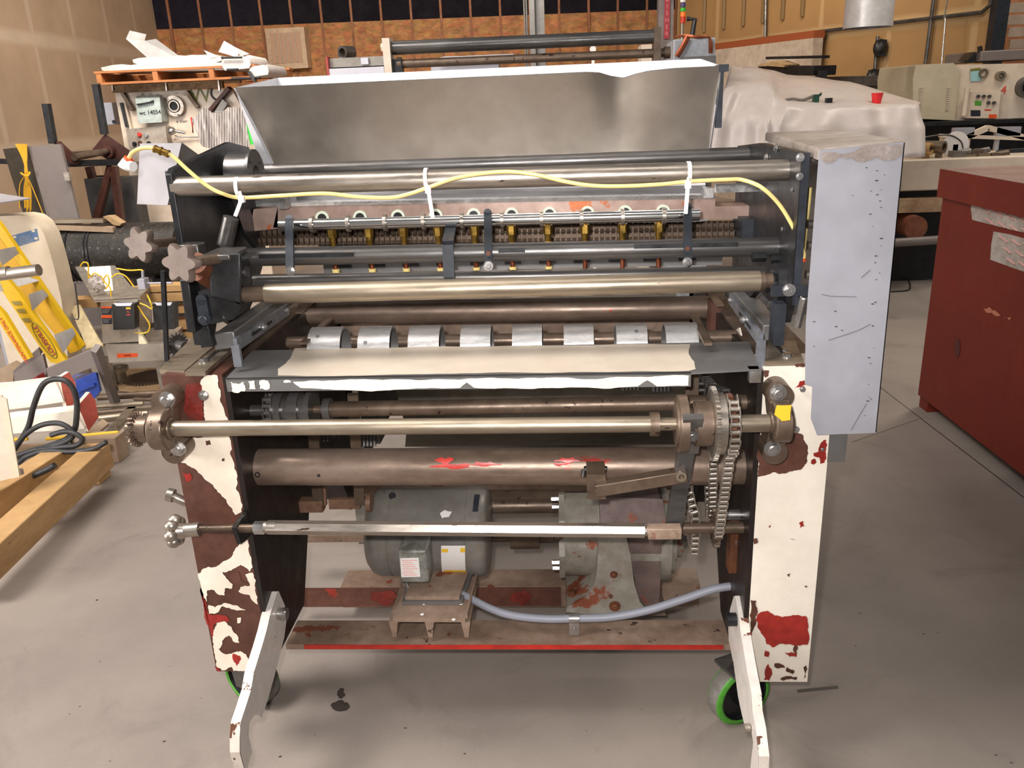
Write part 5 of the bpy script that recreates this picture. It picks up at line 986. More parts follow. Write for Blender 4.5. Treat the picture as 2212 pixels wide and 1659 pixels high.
# pallet and what lies on it
YQ = 5.65
def G(x, y, d=0): return aY(x, y, YQ+d)
za, zb_p = G(205, 156).z, G(205, 184).z; xa, xb = G(205, 170).x, G(552, 160).x
pal = thing('wooden_pallet', V(((xa+xb)/2, YQ+.5, zb_p)), 'orange wooden pallet lying on top of the old white press', 'pallet')
for zz in (za-.012, zb_p): 
    for d_ in (0, .33, .66, .95): mb = MB(); mb.box((xa+(0 if zz > zb_p else .04), YQ+d_, zz), (xb, YQ+d_+.12, zz+.018)); build(mb, 'deck_board', M['palletwood'], pal)
for x in (208, 330, 452, 540): mb = MB(); X_ = G(x, 170).x; mb.box((X_, YQ+.005, zb_p+.018), (X_+.045, YQ+1.05, za-.012)); build(mb, 'stringer', M['palletwood'], pal)
def foam(x0, x1, y0, y1, d, lab):
    mb = MB(); a, b = G(x0, (y0+y1)/2, d), G(x1, (y0+y1)/2-6, d); L_ = (b-a).length; n = 14; k = mpp(a); h_ = (y1-y0)*k/2; vs_ = []
    for i in range(n+1):
        c = a.lerp(b, i/n); e = 1 if 0 < i < n else .45; j_ = random.uniform(-.006, .008)
        vs_ += [c+V((0, 0, -h_*e)), c+V((0, -.012, h_*e*.7)), c+V((0, .05, h_*e+j_)), c+V((0, .45, h_*e*.8+j_)), c+V((0, .5, -h_*e))]
    mb.add(vs_, [(i*5+j, i*5+5+j, i*5+5+(j+1) % 5, i*5+(j+1) % 5) for i in range(n) for j in range(5)]+[(0, 1, 2, 3, 4), tuple(n*5+q for q in (4, 3, 2, 1, 0))]); o = one(mb, 'wrapped_bundle', M['foam'], lab, 'bundle', 'foam wrapped bundles on the pallet', ang=60)
    return o
foam(220, 500, 141, 156, .02, 'lower white foam wrapped bundle, directly on the orange pallet'); foam(288, 478, 124, 140, .12, 'upper white foam wrapped bundle, stacked on the other one')
foam(480, 540, 126, 152, -.02, 'crumpled white foam heap at the right end of the pallet'); foam(540, 580, 145, 166, -.05, 'small white foam roll beyond the right end of the pallet')
mb = MB(); a, b, c, d = G(272, 84, .2), G(312, 88, .3), G(383, 126, .3), G(322, 128, .15); mb.prism([a, b, c, d], (0, .004, .002)); mb.prism([a, b, G(316, 74, .32), G(280, 66, .22)], (0, .004, 0)); mb.prism([b, c, c+V((.0, .12, .0)), b+V((.05, .12, .02))], (0, .003, 0)); one(mb, 'bent_metal_channel', M['tin'], 'bent aluminium channel rising to the left from the bundles', 'scrap metal')
mb = MB(); MBX = 1; mb.prism([G(484, 88, .1), G(518, 108, .1), G(512, 124, .1), G(472, 112, .1)], (0, .004, 0)); mb.prism([G(500, 98, .2), G(538, 116, .2), G(520, 122, .2)], (0, .004, 0)); one(mb, 'folded_metal_scrap', M['tin'], 'small folded aluminium scrap at the right end of the bundles', 'scrap metal')
mb = MB(); mb.cyl(G(478, 125, -.06), G(523, 124, -.06), .008); mb.cyl(G(490, 151, -.06), G(515, 150, -.06), .01); mb.cyl(G(500, 170, -.06), G(562, 168, -.06), .01); mb.bar(G(538, 155, -.08), G(552, 176, -.08), .02, .045, up=(0, 1, 0)); one(mb, 'dark_steel_rods', M['dark'], 'dark steel rods and strap at the pallet right end', 'rods')
mb = MB(); mb.prism([G(440, 108, .1), G(472, 121, .1), G(454, 126, .1)], (0, .003, 0)); one(mb, 'metal_flap', M['tin'], 'small pointed metal flap sticking up left of the folded scrap', 'scrap metal')
# ---- red brown steel stand
st = thing('roll_stand', V((aY(170, 350, 4.95).x, 5.15, 0)), 'dark red brown steel roll stand with two diamond plates and a cross shaft', 'stand')
def S(x, y, Y=4.95): return aY(x, y, Y)
mb = MB(); mb.bar(S(100, 224), S(115, 310), .05, .05, up=(0, 1, 0)); build(mb, 'post', M['dark'], st); mb = MB(); mb.bar(S(207, 182, 5.4), S(226, 290, 5.4), .05, .05, up=(0, 1, 0)); build(mb, 'post', M['dark'], st)
mb = MB(); mb.prism([S(117, 306), S(128, 305), S(170, 345), S(166, 356), S(135, 352), S(118, 330)], (0, .02, 0)); build(mb, 'diamond_plate', M['redbrown'], st)
mb = MB(); mb.prism([S(226, 290, 5.4), S(278, 325, 5.4), S(268, 352, 5.4), S(245, 352, 5.4), S(198, 325, 5.4)], (0, .02, 0)); c = S(236, 328, 5.38); mb.ring(c, c-YD*.04, .05, .03); build(mb, 'diamond_plate', M['redbrown'], st)
mb = MB(); mb.cyl(S(160, 340, 4.93), S(234, 326, 5.38), .028); mb.cyl(S(150, 331, 5.0), S(205, 327, 5.4), .012); build(mb, 'cross_shaft', M['steel_brown'], st)
mb = MB(); mb.bar(S(140, 354), S(256, 350, 5.25), .05, .05); mb.bar(S(-10, 348), S(26, 349), .03, .04); build(mb, 'lower_beam', M['dark'], st)
for a, b in (((240, 360), (208, 480)), ((246, 360), (262, 480)), ((193, 360), (200, 385))): mb = MB(); p = S(*a, 5.2); q = S(*b, 5.2); q2 = p+(q-p)*(p.z/(p.z-q.z)) if a[0] != 193 else q; mb.bar(p, q2, .05, .06, up=(0, 1, 0)); build(mb, 'leg', M['redbrown'], st)
# ---- grey enclosure with rope
YE = 4.6; en = thing('grey_enclosure', V((aY(90, 400, YE).x, YE+.2, 0)), 'tall grey metal enclosure with a bundle of yellow rope tied on it', 'enclosure')
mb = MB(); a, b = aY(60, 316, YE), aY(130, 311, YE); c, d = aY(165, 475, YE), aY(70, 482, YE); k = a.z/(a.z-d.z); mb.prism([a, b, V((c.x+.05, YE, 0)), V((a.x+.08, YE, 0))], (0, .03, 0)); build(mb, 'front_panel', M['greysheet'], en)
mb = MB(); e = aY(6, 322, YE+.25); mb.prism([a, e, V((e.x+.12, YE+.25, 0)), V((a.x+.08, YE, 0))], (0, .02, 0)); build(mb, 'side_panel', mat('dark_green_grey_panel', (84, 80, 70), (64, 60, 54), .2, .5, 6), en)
mb = MB(); mb.obox(aY(147, 381, YE-.02), (.02, 0, 0), (0, .02, 0), (0, 0, .03)); build(mb, 'latch', M['steel'], en)
rp = thing('rope_bundle', aY(60, 470, YE-.08), 'yellow rope bundle knotted around the grey enclosure', 'rope'); mb = MB()
kn_ = aY(57, 376, YE-.06)
for i in range(9):
    x0 = 34+i*2.9; mb.tube([aY(x0, 311, YE-.03), aY(50+i*1.0, 345, YE-.05), kn_+V((random.uniform(-.012, .012), 0, 0)), aY(52+i*1.8, 410, YE-.05), aY(54+i*1.6, 440+random.uniform(-10, 40), YE-.04)], .0045, n=6)
mb.tube([kn_, aY(43, 400, YE-.05), aY(42, 450, YE-.05)], .004, n=6); mb.tube([kn_, aY(72, 410, YE-.05), aY(88, 450, YE-.05), aY(99, 480, YE-.04)], .004, n=6); build(mb, 'strands', mat('dark_yellow_rope', (196, 146, 24)), rp)
mb = MB(); mb.tube([kn_+V((.03*math.cos(t), .03*math.sin(t)-.01, .012*math.sin(2*t))) for t in [i*.7 for i in range(10)]], .006, n=6); build(mb, 'knot', mat('yellow_rope', (208, 156, 30)), rp)
# ---- boxes behind the drum
mb = MB(); a, b = aY(190, 380, 5.7), aY(236, 377, 5.7); z1_ = aY(195, 425, 5.7).z; z2_ = a.z; w_ = b.x-a.x; mb.box((a.x, 5.7, z1_), (a.x+w_*.42, 5.7, z2_)); mb.box((a.x+w_*.8, 5.7, z1_), (b.x, 5.7, z2_)); mb.box((a.x, 5.7, z2_-.05), (b.x, 5.7, z2_)); mb.box((a.x, 5.7, z1_), (b.x, 5.7, z1_+.02)); mb.box((a.x, 5.7, 0), (a.x+.05, 5.7, z1_)); mb.box((b.x-.05, 5.7, 0), (b.x, 5.7, z1_)); one(mb, 'white_frame', M['galv'], 'pale sheet metal frame with a square opening behind the roll stand', 'frame')
mb = MB(); mb.box((aY(198, 470, 5.42).x, 5.42, 0), (aY(300, 470, 5.42).x, 5.6, aY(240, 384, 5.42).z)); one(mb, 'charcoal_crate', mat('charcoal_panel', (70, 68, 66), (54, 52, 52), .1, .6, 3), 'charcoal grey crate standing behind the roll stand legs', 'crate')
# ---- black ribbed drum
YDm = 4.15; dr = thing('black_drum', V((aY(220, 540, YDm).x, YDm, aY(220, 600, YDm).z)), 'long black ribbed steel drum lying behind the star knobs', 'drum')
a, b = aY(60, 548, YDm), aY(400, 540, YDm); k = mpp(a); mb = MB(); mb.cyl(a, b, 60*k, n=48); build(mb, 'drum_shell', mat('pitted_black_steel', (62, 58, 52), (34, 32, 30), .3, .45, 30, .6, c4=(150, 140, 130), th4=.66, sc4=60), dr)
for x in (138, 155, 176, 215, 222): c = aY(x, 545, YDm); mb = MB(); mb.ring(c-XD*.006, c+XD*.006, 63*k, 59*k, n=48); build(mb, 'drum_rib', M['dark'], dr)
for s in ('L', 'R'): mb = MB(); c = a.lerp(b, .12 if s == 'L' else .85); mb.box((c.x-.03, YDm-.15, 0), (c.x+.03, YDm+.15, c.z-52*k)); build(mb, 'drum_support', M['dark'], dr)
bd = thing('wooden_board', aY(160, 492, YDm-.12), 'weathered board with a metal strip and rubber end block lying on the black drum', 'board')
mb = MB(); zz = aY(80, 490, YDm-.1).z; mb.bar(aY(78, 488, YDm-.1), aY(250, 495, YDm-.1), .08, .035); build(mb, 'plank', M['woodtop'], bd); mb = MB(); mb.bar(aY(78, 478, YDm-.1), aY(228, 476, YDm-.1), .07, .025); build(mb, 'metal_strip', M['steel_tan'], bd); mb = MB(); mb.prism([aY(222, 468, YDm-.1), aY(236, 467, YDm-.1), aY(261, 483, YDm-.1), aY(259, 488, YDm-.1), aY(245, 486, YDm-.1)], (0, .08, 0)); build(mb, 'end_block', M['cardboard'], bd)
# ---- beige rounded guard with blue label
YG_ = 2.95; bgd = thing('rounded_guard', V((aY(40, 620, YG_).x, YG_, 0)), 'large beige guard with a rounded top and a faded blue label behind the ladder', 'guard')
pts = [(-60, 470), (0, 467), (40, 465), (62, 469), (80, 482), (95, 505), (108, 545), (120, 590), (133, 650), (142, 720), (146, 770)]
P = [aY(x, y, YG_) for x, y in pts]; mb = MB(); mb.prism(P+[V((P[-1].x+.03, YG_, 0)), V((P[0].x, YG_, 0))], (0, .16, 0)); build(mb, 'guard_shell', M['beige'], bgd, bevel=.01)
mb = MB(); mb.prism([aY(x, y, YG_-.002) for x, y in ((22, 510), (79, 494), (84, 519), (37, 533), (30, 520))], (0, .002, 0)); lb_ = build(mb, 'blue_label', M['labelblue'], bgd); mb = MB()
for i in range(5): mb.bar(aY(42, 514+i*3.5, YG_-.003), aY(66+i*2, 508+i*3.5, YG_-.003), .001, .003, up=(0, 1, 0))
for x, y in ((32, 512), (34, 527), (72, 499), (78, 515)): mb.obox(aY(x, y, YG_-.003), (.010, 0, 0), (0, .001, 0), (0, 0, .006))
build(mb, 'label_print', M['beige'], lb_)
# ---- yellow step ladder leaning over
ld = thing('step_ladder', V((aY(100, 770, 2.3).x, 2.5, .2)), 'yellow fibreglass step ladder leaning sideways at the left', 'ladder')
def railp(pts, Y, vec, name='rail', m='yellow'):
    mb = MB(); mb.prism([aY(x, y, Y) for x, y in pts], vec); return build(mb, name, M[m], ld, bevel=.002)
M['stepalu'] = mat('dull_step_aluminium', (200, 196, 192), (180, 176, 172), .2, .45, 9, grime=.1)
M['yellow_in'] = mat('yellow_fibreglass_web', (214, 166, 20), (196, 146, 16), 0, .45, 6, grime=0.06)
railp([(-12, 470), (2, 487), (180, 748), (172, 756), (-12, 496)], 2.65, (0, .03, 0), 'rail_flange')
railp([(-12, 498), (172, 756), (152, 764), (-14, 560)], 2.68, (0, .02, 0), 'rail', 'yellow_in')
railp([(-14, 560), (4, 590), (40, 632), (152, 792), (108, 782), (4, 628), (-14, 600)], 2.50, (0, .03, 0))
railp([(-14, 655), (8, 678), (66, 774), (52, 780), (-14, 678)], 2.38, (0, .03, 0))
for k_, (a, b, c, d) in enumerate((((-6, 543), (33, 535), (40, 548), (4, 575)), ((-10, 612), (66, 601), (84, 607), (-2, 630)), ((62, 639), (92, 627), (104, 639), (70, 672)), ((117, 726), (156, 710), (163, 723), (136, 764)))):
    mb = MB(); A = aY(*a, 2.48), aY(*b, 2.65), aY(*c, 2.65), aY(*d, 2.48); mb.prism(A, (0, .004, .006)); build(mb, 'step', M['stepalu'], ld)
rd_ = (aY(108, 782, 2.49)-aY(4, 628, 2.49)).normalized()
for i, (x, y) in enumerate(((24, 651), (34, 668), (46, 688))): mb = MB(); p = aY(x, y, 2.494); mb.prism([p, p+V((.045, 0, .0)), p+V((.056, 0, -.020)), p+V((.012, 0, -.020))], (0, .002, 0)); build(mb, 'rail_sticker', mat('brown_sticker', (140, 124, 60)), ld)
ell = []
for t in [i*math.pi/12 for i in range(24)]: c = aY(96, 736, 2.497); ell.append(c+rd_*(.108*math.cos(t))+V((rd_.z, 0, -rd_.x))*(.030*math.sin(t)))
mb = MB(); mb.tube(ell+[ell[0]], .002, n=5, sub=2); build(mb, 'logo_ring', M['olive'], ld)
text('ladder_logo', 'LOUISVILLE', aY(96, 736, 2.496), -rd_, (rd_.z, 0, -rd_.x), .036, mat('purple_print', (150, 40, 90)), ld)
rt = (aY(66, 774, 2.37)-aY(8, 678, 2.37)).normalized(); text('ladder_text', 'MAINTENANCE ONLY', aY(30, 735, 2.376), -rt, (rt.z, 0, -rt.x), .027, M['label_red'], ld)
# silver bar and sheet corner at the left edge
mb = MB(); mb.cyl(aY(-60, 602, 1.3), aY(84, 583, 1.3), .022, n=24); mb.cyl(aY(-60, 598, 1.3), aY(20, 588, 1.3), .0235, n=24); one(mb, 'steel_round_bar', M['steel'], 'bright steel round bar jutting in front of the yellow ladder', 'bar')
mb = MB(); mb.bar(V((aY(-30, 598, .9).x, .9, 0)), V((aY(-30, 598, .9).x, .9, aY(-30, 598, .9).z-.015)), .04, .04, up=(0, 1, 0)); 
mb = MB(); mb.prism([aZ(-90, 404, 1.18), aZ(66, 428, 1.18), aZ(-90, 450, 1.18)], (0, 0, -.006)); p = aZ(-60, 425, 1.17); mb.box((p.x-.03, p.y-.03, 0), (p.x+.03, p.y+.03, 1.17)); one(mb, 'pointed_sheet_stand', M['galv'], 'pale pointed sheet metal shelf at the far left edge', 'shelf')
# ---- stainless bin with labels and controls
YT = 2.85; bn = thing('stainless_feeder', V((aY(260, 720, YT).x, YT+.2, 0)), 'small stainless feeder with an open tray, warning labels and a black controller', 'machine')
ZTr = aY(205, 648, YT).z
def T(x, y, z=0): return aZ(x, y, ZTr+z)
o4 = [T(203, 649), T(303, 643), T(246, 571), T(159, 571)]; cI = sum(o4, V())/4; mb = MB()
i4 = [c_+V((0, 0, 0)) for c_ in (T(236, 640), T(292, 636), T(238, 574), T(182, 578))]
mb.add(o4+i4, [(0, 1, 5, 4), (1, 2, 6, 5), (2, 3, 7, 6), (3, 0, 4, 7)], 0); lo_ = [p+(cI-p)*.25+V((0, 0, -.15)) for p in i4]; mb.add(i4+lo_, [(0, 1, 5, 4), (1, 2, 6, 5), (2, 3, 7, 6), (3, 0, 4, 7), (4, 5, 6, 7)], 0); mb.add([p-ZD*.003 for p in o4]+[p-ZD*.012 for p in o4], [(0, 1, 5, 4), (1, 2, 6, 5), (2, 3, 7, 6), (3, 0, 4, 7)])
build(mb, 'tray', M['stainless'], bn)
mb = MB(); f4 = [aY(216, 648, YT+.02), aY(296, 644, YT+.02), aY(300, 738, YT+.02), aY(222, 742, YT+.02)]; mb.prism([f4[3], f4[2], f4[1]-ZD*.01, f4[0]-ZD*.01], (-.12, .42, 0)); build(mb, 'feeder_body', M['stainless'], bn)
mb = MB(); bx = [aY(228, 745, YT), aY(360, 742, YT), aY(360, 778, YT), aY(236, 784, YT)]; mb.prism(bx, (-.10, .5, 0)); mb.box((bx[2].x-.5, YT+.05, 0), (bx[2].x-.42, YT+.15, bx[3].z)); mb.box((bx[2].x-.1, YT+.05, 0), (bx[2].x-.04, YT+.15, bx[2].z)); build(mb, 'feeder_base', M['stainless'], bn)
mb = MB(); mb.prism([aY(253, 764, YT-.002), aY(297, 763, YT-.002), aY(297, 771, YT-.002), aY(253, 773, YT-.002)], (0, .002, 0)); dl = build(mb, 'danger_label', M['orange'], bn); text('danger_text', 'DANGER', aY(275, 768, YT-.003), XD, ZD, .011, M['ink'], dl)
mb = MB(); mb.prism([aY(218, 662, YT+.018), aY(241, 662, YT+.018), aY(241, 680, YT+.018), aY(219, 680, YT+.018)], (0, .002, 0), 0); mb.prism([aY(219, 681, YT+.018), aY(241, 681, YT+.018), aY(242, 700, YT+.018), aY(221, 700, YT+.018)], (0, .002, 0), 0)
mb.prism([aY(218, 662, YT+.017), aY(241, 662, YT+.017), aY(241, 666, YT+.017), aY(218, 666, YT+.017)], (0, .001, 0), 1); mb.prism([aY(219, 681, YT+.017), aY(241, 681, YT+.017), aY(241, 687, YT+.017), aY(219, 687, YT+.017)], (0, .001, 0), 1)
for i in range(3): mb.bar(aY(220, 669+i*3.3, YT+.016), aY(238-i*2, 669+i*3.3, YT+.016), .0008, .0014, 2, up=(0, 1, 0)); mb.bar(aY(222, 690+i*3.3, YT+.016), aY(238-i*2, 690+i*3.3, YT+.016), .0008, .0014, 2, up=(0, 1, 0))
build(mb, 'warning_label', [M['bluedark'], M['orange'], M['label_white']], bn)
for x0, x1, y0, y1, lab in ((241, 290, 656, 712, 'front'), (329, 376, 655, 712, 'rear')):
    Yb = YT-.04 if x0 < 300 else YT+.05; mb = MB(); mb.prism([aY(x0, y0+2, Yb), aY(x1, y0, Yb), aY(x1+1, y1-1, Yb), aY(x0+4, y1+1, Yb)], (0, .06, 0)); cb = build(mb, 'controller_box', M['black'], bn, bevel=.004)
    if x0 < 300: mb = MB(); mb.prism([aY(272, 664, Yb-.001), aY(282, 664, Yb-.001), aY(282, 668, Yb-.001), aY(272, 668, Yb-.001)], (0, .001, 0), 0); mb.prism([aY(273, 679, Yb-.001), aY(282, 679, Yb-.001), aY(282, 681, Yb-.001), aY(273, 681, Yb-.001)], (0, .001, 0), 1); mb.prism([aY(274, 672, Yb-.001), aY(279, 674, Yb-.001), aY(279, 676, Yb-.001), aY(274, 674, Yb-.001)], (0, .001, 0), 1); build(mb, 'controller_marks', [M['label_yellow'], M['label_red']], cb)
    mb = MB(); mb.prism([aY(x0+4, y0-1, Yb+.0), aY(x1-4, y0-2, Yb), aY(x1-8, y0+5, Yb-.004), aY(x0+10, y0+5, Yb-.004)], (0, .004, 0)); build(mb, 'controller_top', M['galv'], cb)
mb = MB(); mb.obox(aY(310, 612, YT+.1), (.022, 0, 0), (0, .03, 0), (0, 0, .030)); mb.cyl(aY(309, 600, YT+.1), aY(308, 585, YT+.1), .008); mb.cyl(aY(318, 612, YT+.1), aY(372, 611, YT+.1), .006); build(mb, 'sensor_block', M['galv'], bn, bevel=.002)
mb = MB()
for pts in (((173, 576), (180, 567), (190, 570), (191, 590), (192, 600), (205, 590), (215, 596)), ((218, 596), (228, 612), (238, 622), (240, 645)), ((252, 580), (280, 584), (305, 583), (309, 588)), ((240, 600), (255, 591), (272, 597), (290, 620)), ((225, 600), (232, 594), (236, 610), (228, 625)), ((297, 660), (310, 680), (323, 700), (320, 716), (305, 720), (292, 718)), ((302, 655), (315, 660), (328, 668)), ((318, 637), (324, 650), (329, 665))):
    mb.tube([aY(x, y, YT+(.10 if y < 650 else .0)) for x, y in pts], .0042, n=8)
build(mb, 'yellow_cord', M['cord'], bn)
mb = MB(); rnd = random.Random(3); c = aY(210, 612, YT+.12); mb.sph(c, .045, sc=(.95, .8, 1.0), n=9)
for q in range(len(mb.v)): mb.v[q] = c+(mb.v[q]-c)*(.75+.5*((math.sin(q*12.9898)*43758.5453) % 1))
one(mb, 'plastic_bag', mat('crumpled_clear_bag', (214, 206, 200), (180, 172, 168), 0, .2, 20, .8), 'crumpled clear plastic bag lying in the stainless tray', 'bag', ang=5)
mb = MB(); mb.tube([aY(x, y, YT+.1) for x, y in ((176, 612), (165, 611), (163, 618), (170, 684), (160, 688), (152, 687))], .004, n=6); one(mb, 'bent_wire_handle', M['darktube'], 'bent wire handle left of the stainless feeder', 'handle')
mb = MB(); mb.prism([aY(150, 662, YT+.22), aY(172, 658, YT+.22), aY(221, 745, YT+.02), aY(188, 752, YT+.02)], (0, .01, -.004)); mb.cyl(aY(188, 752, YT+.03), aY(225, 745, YT+.03), .012); one(mb, 'paper_roll_sheet', mat('yellowed_paper', (206, 190, 150), (190, 172, 130), 0, .7, 5), 'yellowed sheet hanging beside the stainless feeder', 'sheet')
mb = MB(); mb.prism([aY(298, 710, YT+.02), aY(318, 745, YT), aY(300, 747, YT)], (0, .02, 0)); one(mb, 'paper_curl', mat('cream_paper', (222, 210, 176)), 'curled cream paper corner below the black controller', 'paper')
# wood slats behind
for i, (x0, y0, x1, y1) in enumerate(((300, 622, 400, 618), (300, 640, 410, 636), (350, 668, 420, 664), (345, 700, 430, 696), (350, 722, 425, 718), (100, 655, 220, 650))):
    mb = MB(); mb.bar(aY(x0, y0, 3.3), aY(x1, y1, 3.3), .12, .038+.016*(i % 2)); one(mb, 'wood_slat', M['wood'], ['pale wood slat just below the brass coloured rod', 'wood slat second below the star knob', 'wood slat behind the rear black controller', 'wood slat level with the foot of the rear controller', 'lowest wood slat left of the side frame', 'short wood slat left of the stainless feeder'][i], 'plank', 'loose wood slats behind the feeder')
# ---- floor pieces between
def flo(x, y, z=.0): return aZ(x, y, z)
mb = MB(); mb.prism([flo(236, 800, .02), flo(345, 795, .02), flo(345, 850, .02), flo(258, 845, .02)], (0, 0, .006)); one(mb, 'cardboard_sheet', M['cardboard'], 'cardboard sheet on the floor under the gear outlines left of the post', 'cardboard')
mb = MB(); c = flo(325, 815, .032); mb.gear(c, ZD, .16, .145, .008, 46); one(mb, 'large_gear', M['steel_brown'], 'flat large toothed gear lying on the cardboard', 'gear')
mb = MB(); c = flo(252, 800, .10); mb.ring(c, c+ZD*.02, .07, .035, n=32); mb.cyl(c-ZD*.06, c, .05); mb.box((c.x-.06, c.y-.06, 0), (c.x+.06, c.y+.06, .04)); one(mb, 'flanged_ring', M['steel_tan'], 'thick flanged steel ring on a block near the cardboard', 'ring')
for i, (x0, y0, x1, y1, r_) in enumerate(((212, 858, 345, 850, .020), (205, 878, 310, 872, .014), (200, 892, 300, 884, .016), (215, 905, 320, 893, .022), (290, 862, 345, 864, .010))):
    mb = MB(); mb.cyl(aZ(x0, y0, .06), aZ(x1, y1, .06), r_, n=20); one(mb, 'steel_bar', M['steel_tan'] if i % 2 else M['steel_brown'], ['thick rod nearest the cardboard', 'thin rod second from the cardboard', 'rod third from the cardboard', 'fourth and thickest rod in front', 'short thin rod by the machine post'][i]+', lying among the floor parts', 'bar', 'steel bars lying left of the machine post')
mb = MB(); mb.prism([aZ(185, 930, .10), aZ(222, 905, .10), aZ(235, 914, .10), aZ(205, 940, .10)], (0, 0, -.012)); one(mb, 'perforated_plate', M['woodtop'], 'small perforated tan plate by the red beam ends', 'plate')
mb = MB(); mb.bar(aZ(240, 935, .12), aZ(285, 882, .12), .05, .02); mb.bar(aZ(275, 885, .12), aZ(345, 880, .12), .03, .02); one(mb, 'tan_flat_bar', M['steel_tan'], 'tan flat bar frame lying left of the end sprocket', 'bar')
mb = MB(); mb.cyl(aZ(100, 948, .13), aZ(256, 934, .13), .009); mb.cyl(aZ(20, 950, .13), aZ(60, 948, .13), .009); one(mb, 'yellow_rod', M['cord'], 'yellow painted rod lying across the skid', 'rod')
# angle irons
def angle(a, b, c, d, lab, t=.006):
    mb = MB(); mb.prism([a, b, c, d], (0, t, t)); mb.prism([a, b, b-ZD*.09, a-ZD*.09], (0, t, 0)); one(mb, 'steel_angle', M['greysheet'], lab, 'steel angle', 'grey steel angles on the left pile')
angle(aY(28, 803, 2.45), aY(84, 752, 2.5), aY(92, 762, 2.6), aY(40, 815, 2.55), 'grey steel angle at the foot of the lettered ladder rail')
angle(aY(100, 798, 2.4), aY(207, 752, 2.4), aY(220, 757, 2.48), aY(108, 808, 2.48), 'grey steel angle leaning over the blue bin')
mb = MB(); mb.bar(aY(207, 752, 2.3), aZ(250, 872, .02), .03, .05, up=(0, 1, 0)); one(mb, 'steel_angle', M['greysheet'], 'steep grey steel angle standing in front of the blue bin', 'steel angle', 'grey steel angles on the left pile')
mb = MB(); mb.prism([aY(30, 805, 2.44), aY(92, 765, 2.5), aY(100, 800, 2.48), aY(100, 840, 2.46), aY(32, 840, 2.44)], (0, .02, 0)); one(mb, 'grey_side_plate', M['greysheet'], 'grey plate propped under the ladder foot', 'plate')
mb = MB(); mb.prism([aY(-5, 800, 2.5), aY(12, 790, 2.5), aY(30, 800, 2.5), aY(28, 830, 2.5), aY(-5, 830, 2.5)], (0, .1, 0)); one(mb, 'wooden_block', M['woodtop'], 'dusty wooden block at the far left edge', 'block')
mb = MB(); bb_ = [aY(163, 825, 2.4), aY(207, 806, 2.4), aY(216, 845, 2.4), aY(205, 860, 2.4), aY(168, 868, 2.4)]; mb.prism(bb_, (0, .02, 0)); mb.prism([aY(163, 810, 2.6), aY(207, 806, 2.4), aY(163, 825, 2.4), aY(150, 818, 2.6)], (0, 0, .006)); mb.bar(aY(168, 845, 2.395), aY(205, 830, 2.395), .014, .018, up=(0, 1, 0)); one(mb, 'blue_bin', M['blueplas'], 'blue plastic parts bin tipped behind the red beam ends', 'bin')
mb = MB(); mb.prism([aY(57, 828, 2.4), aY(80, 812, 2.4), aY(86, 824, 2.4), aY(64, 836, 2.4)], (0, .06, 0)); one(mb, 'red_offcut', M['red'], 'small red offcut above the white beam', 'offcut')
# white beams with red end plates
def beam(body, plate, Y0, lab):
    t = thing('painted_beam', aY(body[0][0]+60, body[-1][1]+10, Y0), lab, 'beam', 'white beams with red end plates')
    mb = MB(); B = [aY(x, y, Y0) for x, y in body]; mb.prism(B, (0, .10, .0)); build(mb, 'beam_body', M['cream'], t, bevel=.010)
    mb = MB(); Q = [aY(x, y, Y0+.01) for x, y in plate]; w3 = V((-.020, .004, 0)); mb.prism(Q, w3, 1, 0)
    build(mb, 'end_plate', [mat('dull_red_end_plate', (156, 62, 42), (132, 48, 32), 0, .5, 8) if 'dull_red_end_plate' not in bpy.data.materials else bpy.data.materials['dull_red_end_plate'], M['cream']], t)
beam([(-60, 842), (0, 838), (118, 823), (128, 842), (138, 868), (60, 880), (-60, 894)], [(129, 816), (149, 803), (163, 827), (166, 862), (147, 888), (136, 850)], 1.85, 'upper white beam with a red end plate beside the blue bin')
beam([(-60, 915), (12, 904), (158, 888), (170, 905), (184, 926), (60, 934), (-60, 945)], [(168, 877), (194, 847), (206, 865), (213, 902), (191, 932), (177, 897)], 1.70, 'lower white beam with a red end plate in front of the other')
# ---- timber skid
def timber(a, b, wpx_, h_, z, lab, name='skid_timber', th=.12):
    p, q = aZ(*a, z), aZ(*b, z); d_ = (q-p); d_.z = 0; n_ = V((d_.y, -d_.x, 0)).normalized(); mb = MB(); w3 = n_*wpx_
    mb.hexa([p-ZD*h_, q-ZD*h_, q+w3-ZD*h_, p+w3-ZD*h_, p, q, q+w3, p+w3]); return one(mb, name, M['wood'], lab, 'timber', 'timbers of the pine skid', bevel=.004)
timber((-90, 1198), (186, 958), .105, .115, .215, 'long pine skid timber reaching to the left edge, in front')
timber((-90, 1085), (118, 958), .10, .115, .215, 'pine skid timber behind the long front one')
for a, lab in (((208, 1047), 'pine cross block under the end of the front skid timber'), ((250, 1000), 'dusty wooden block behind the skid end with a bolt beside it')):
    g = flo(*a); mb = MB(); mb.box((g.x-.14, g.y, 0), (g.x+.02, g.y+.10, .10 if a[0] < 220 else .13)); one(mb, 'skid_block', M['wood'] if a[0] < 220 else M['woodtop'], lab, 'wood block', bevel=.003)
mb = MB(); mb.prism([aZ(30, 960, .1), aZ(235, 950, .1), aZ(235, 962, .1), aZ(30, 985, .1)], (0, 0, -.03)); one(mb, 'skid_deck', M['woodtop'], 'dusty deck board across the pine skid under the cables', 'board')
mb = MB(); g = flo(262, 975); mb.cyl(g, g+ZD*.16, .008); mb.cyl(g+ZD*.03, g+ZD*.045, .035); mb.cyl(g+ZD*.07, g+ZD*.085, .02, n=6); one(mb, 'threaded_anchor', M['steel'], 'upright threaded anchor bolt with a round washer beside the end sprocket', 'bolt')
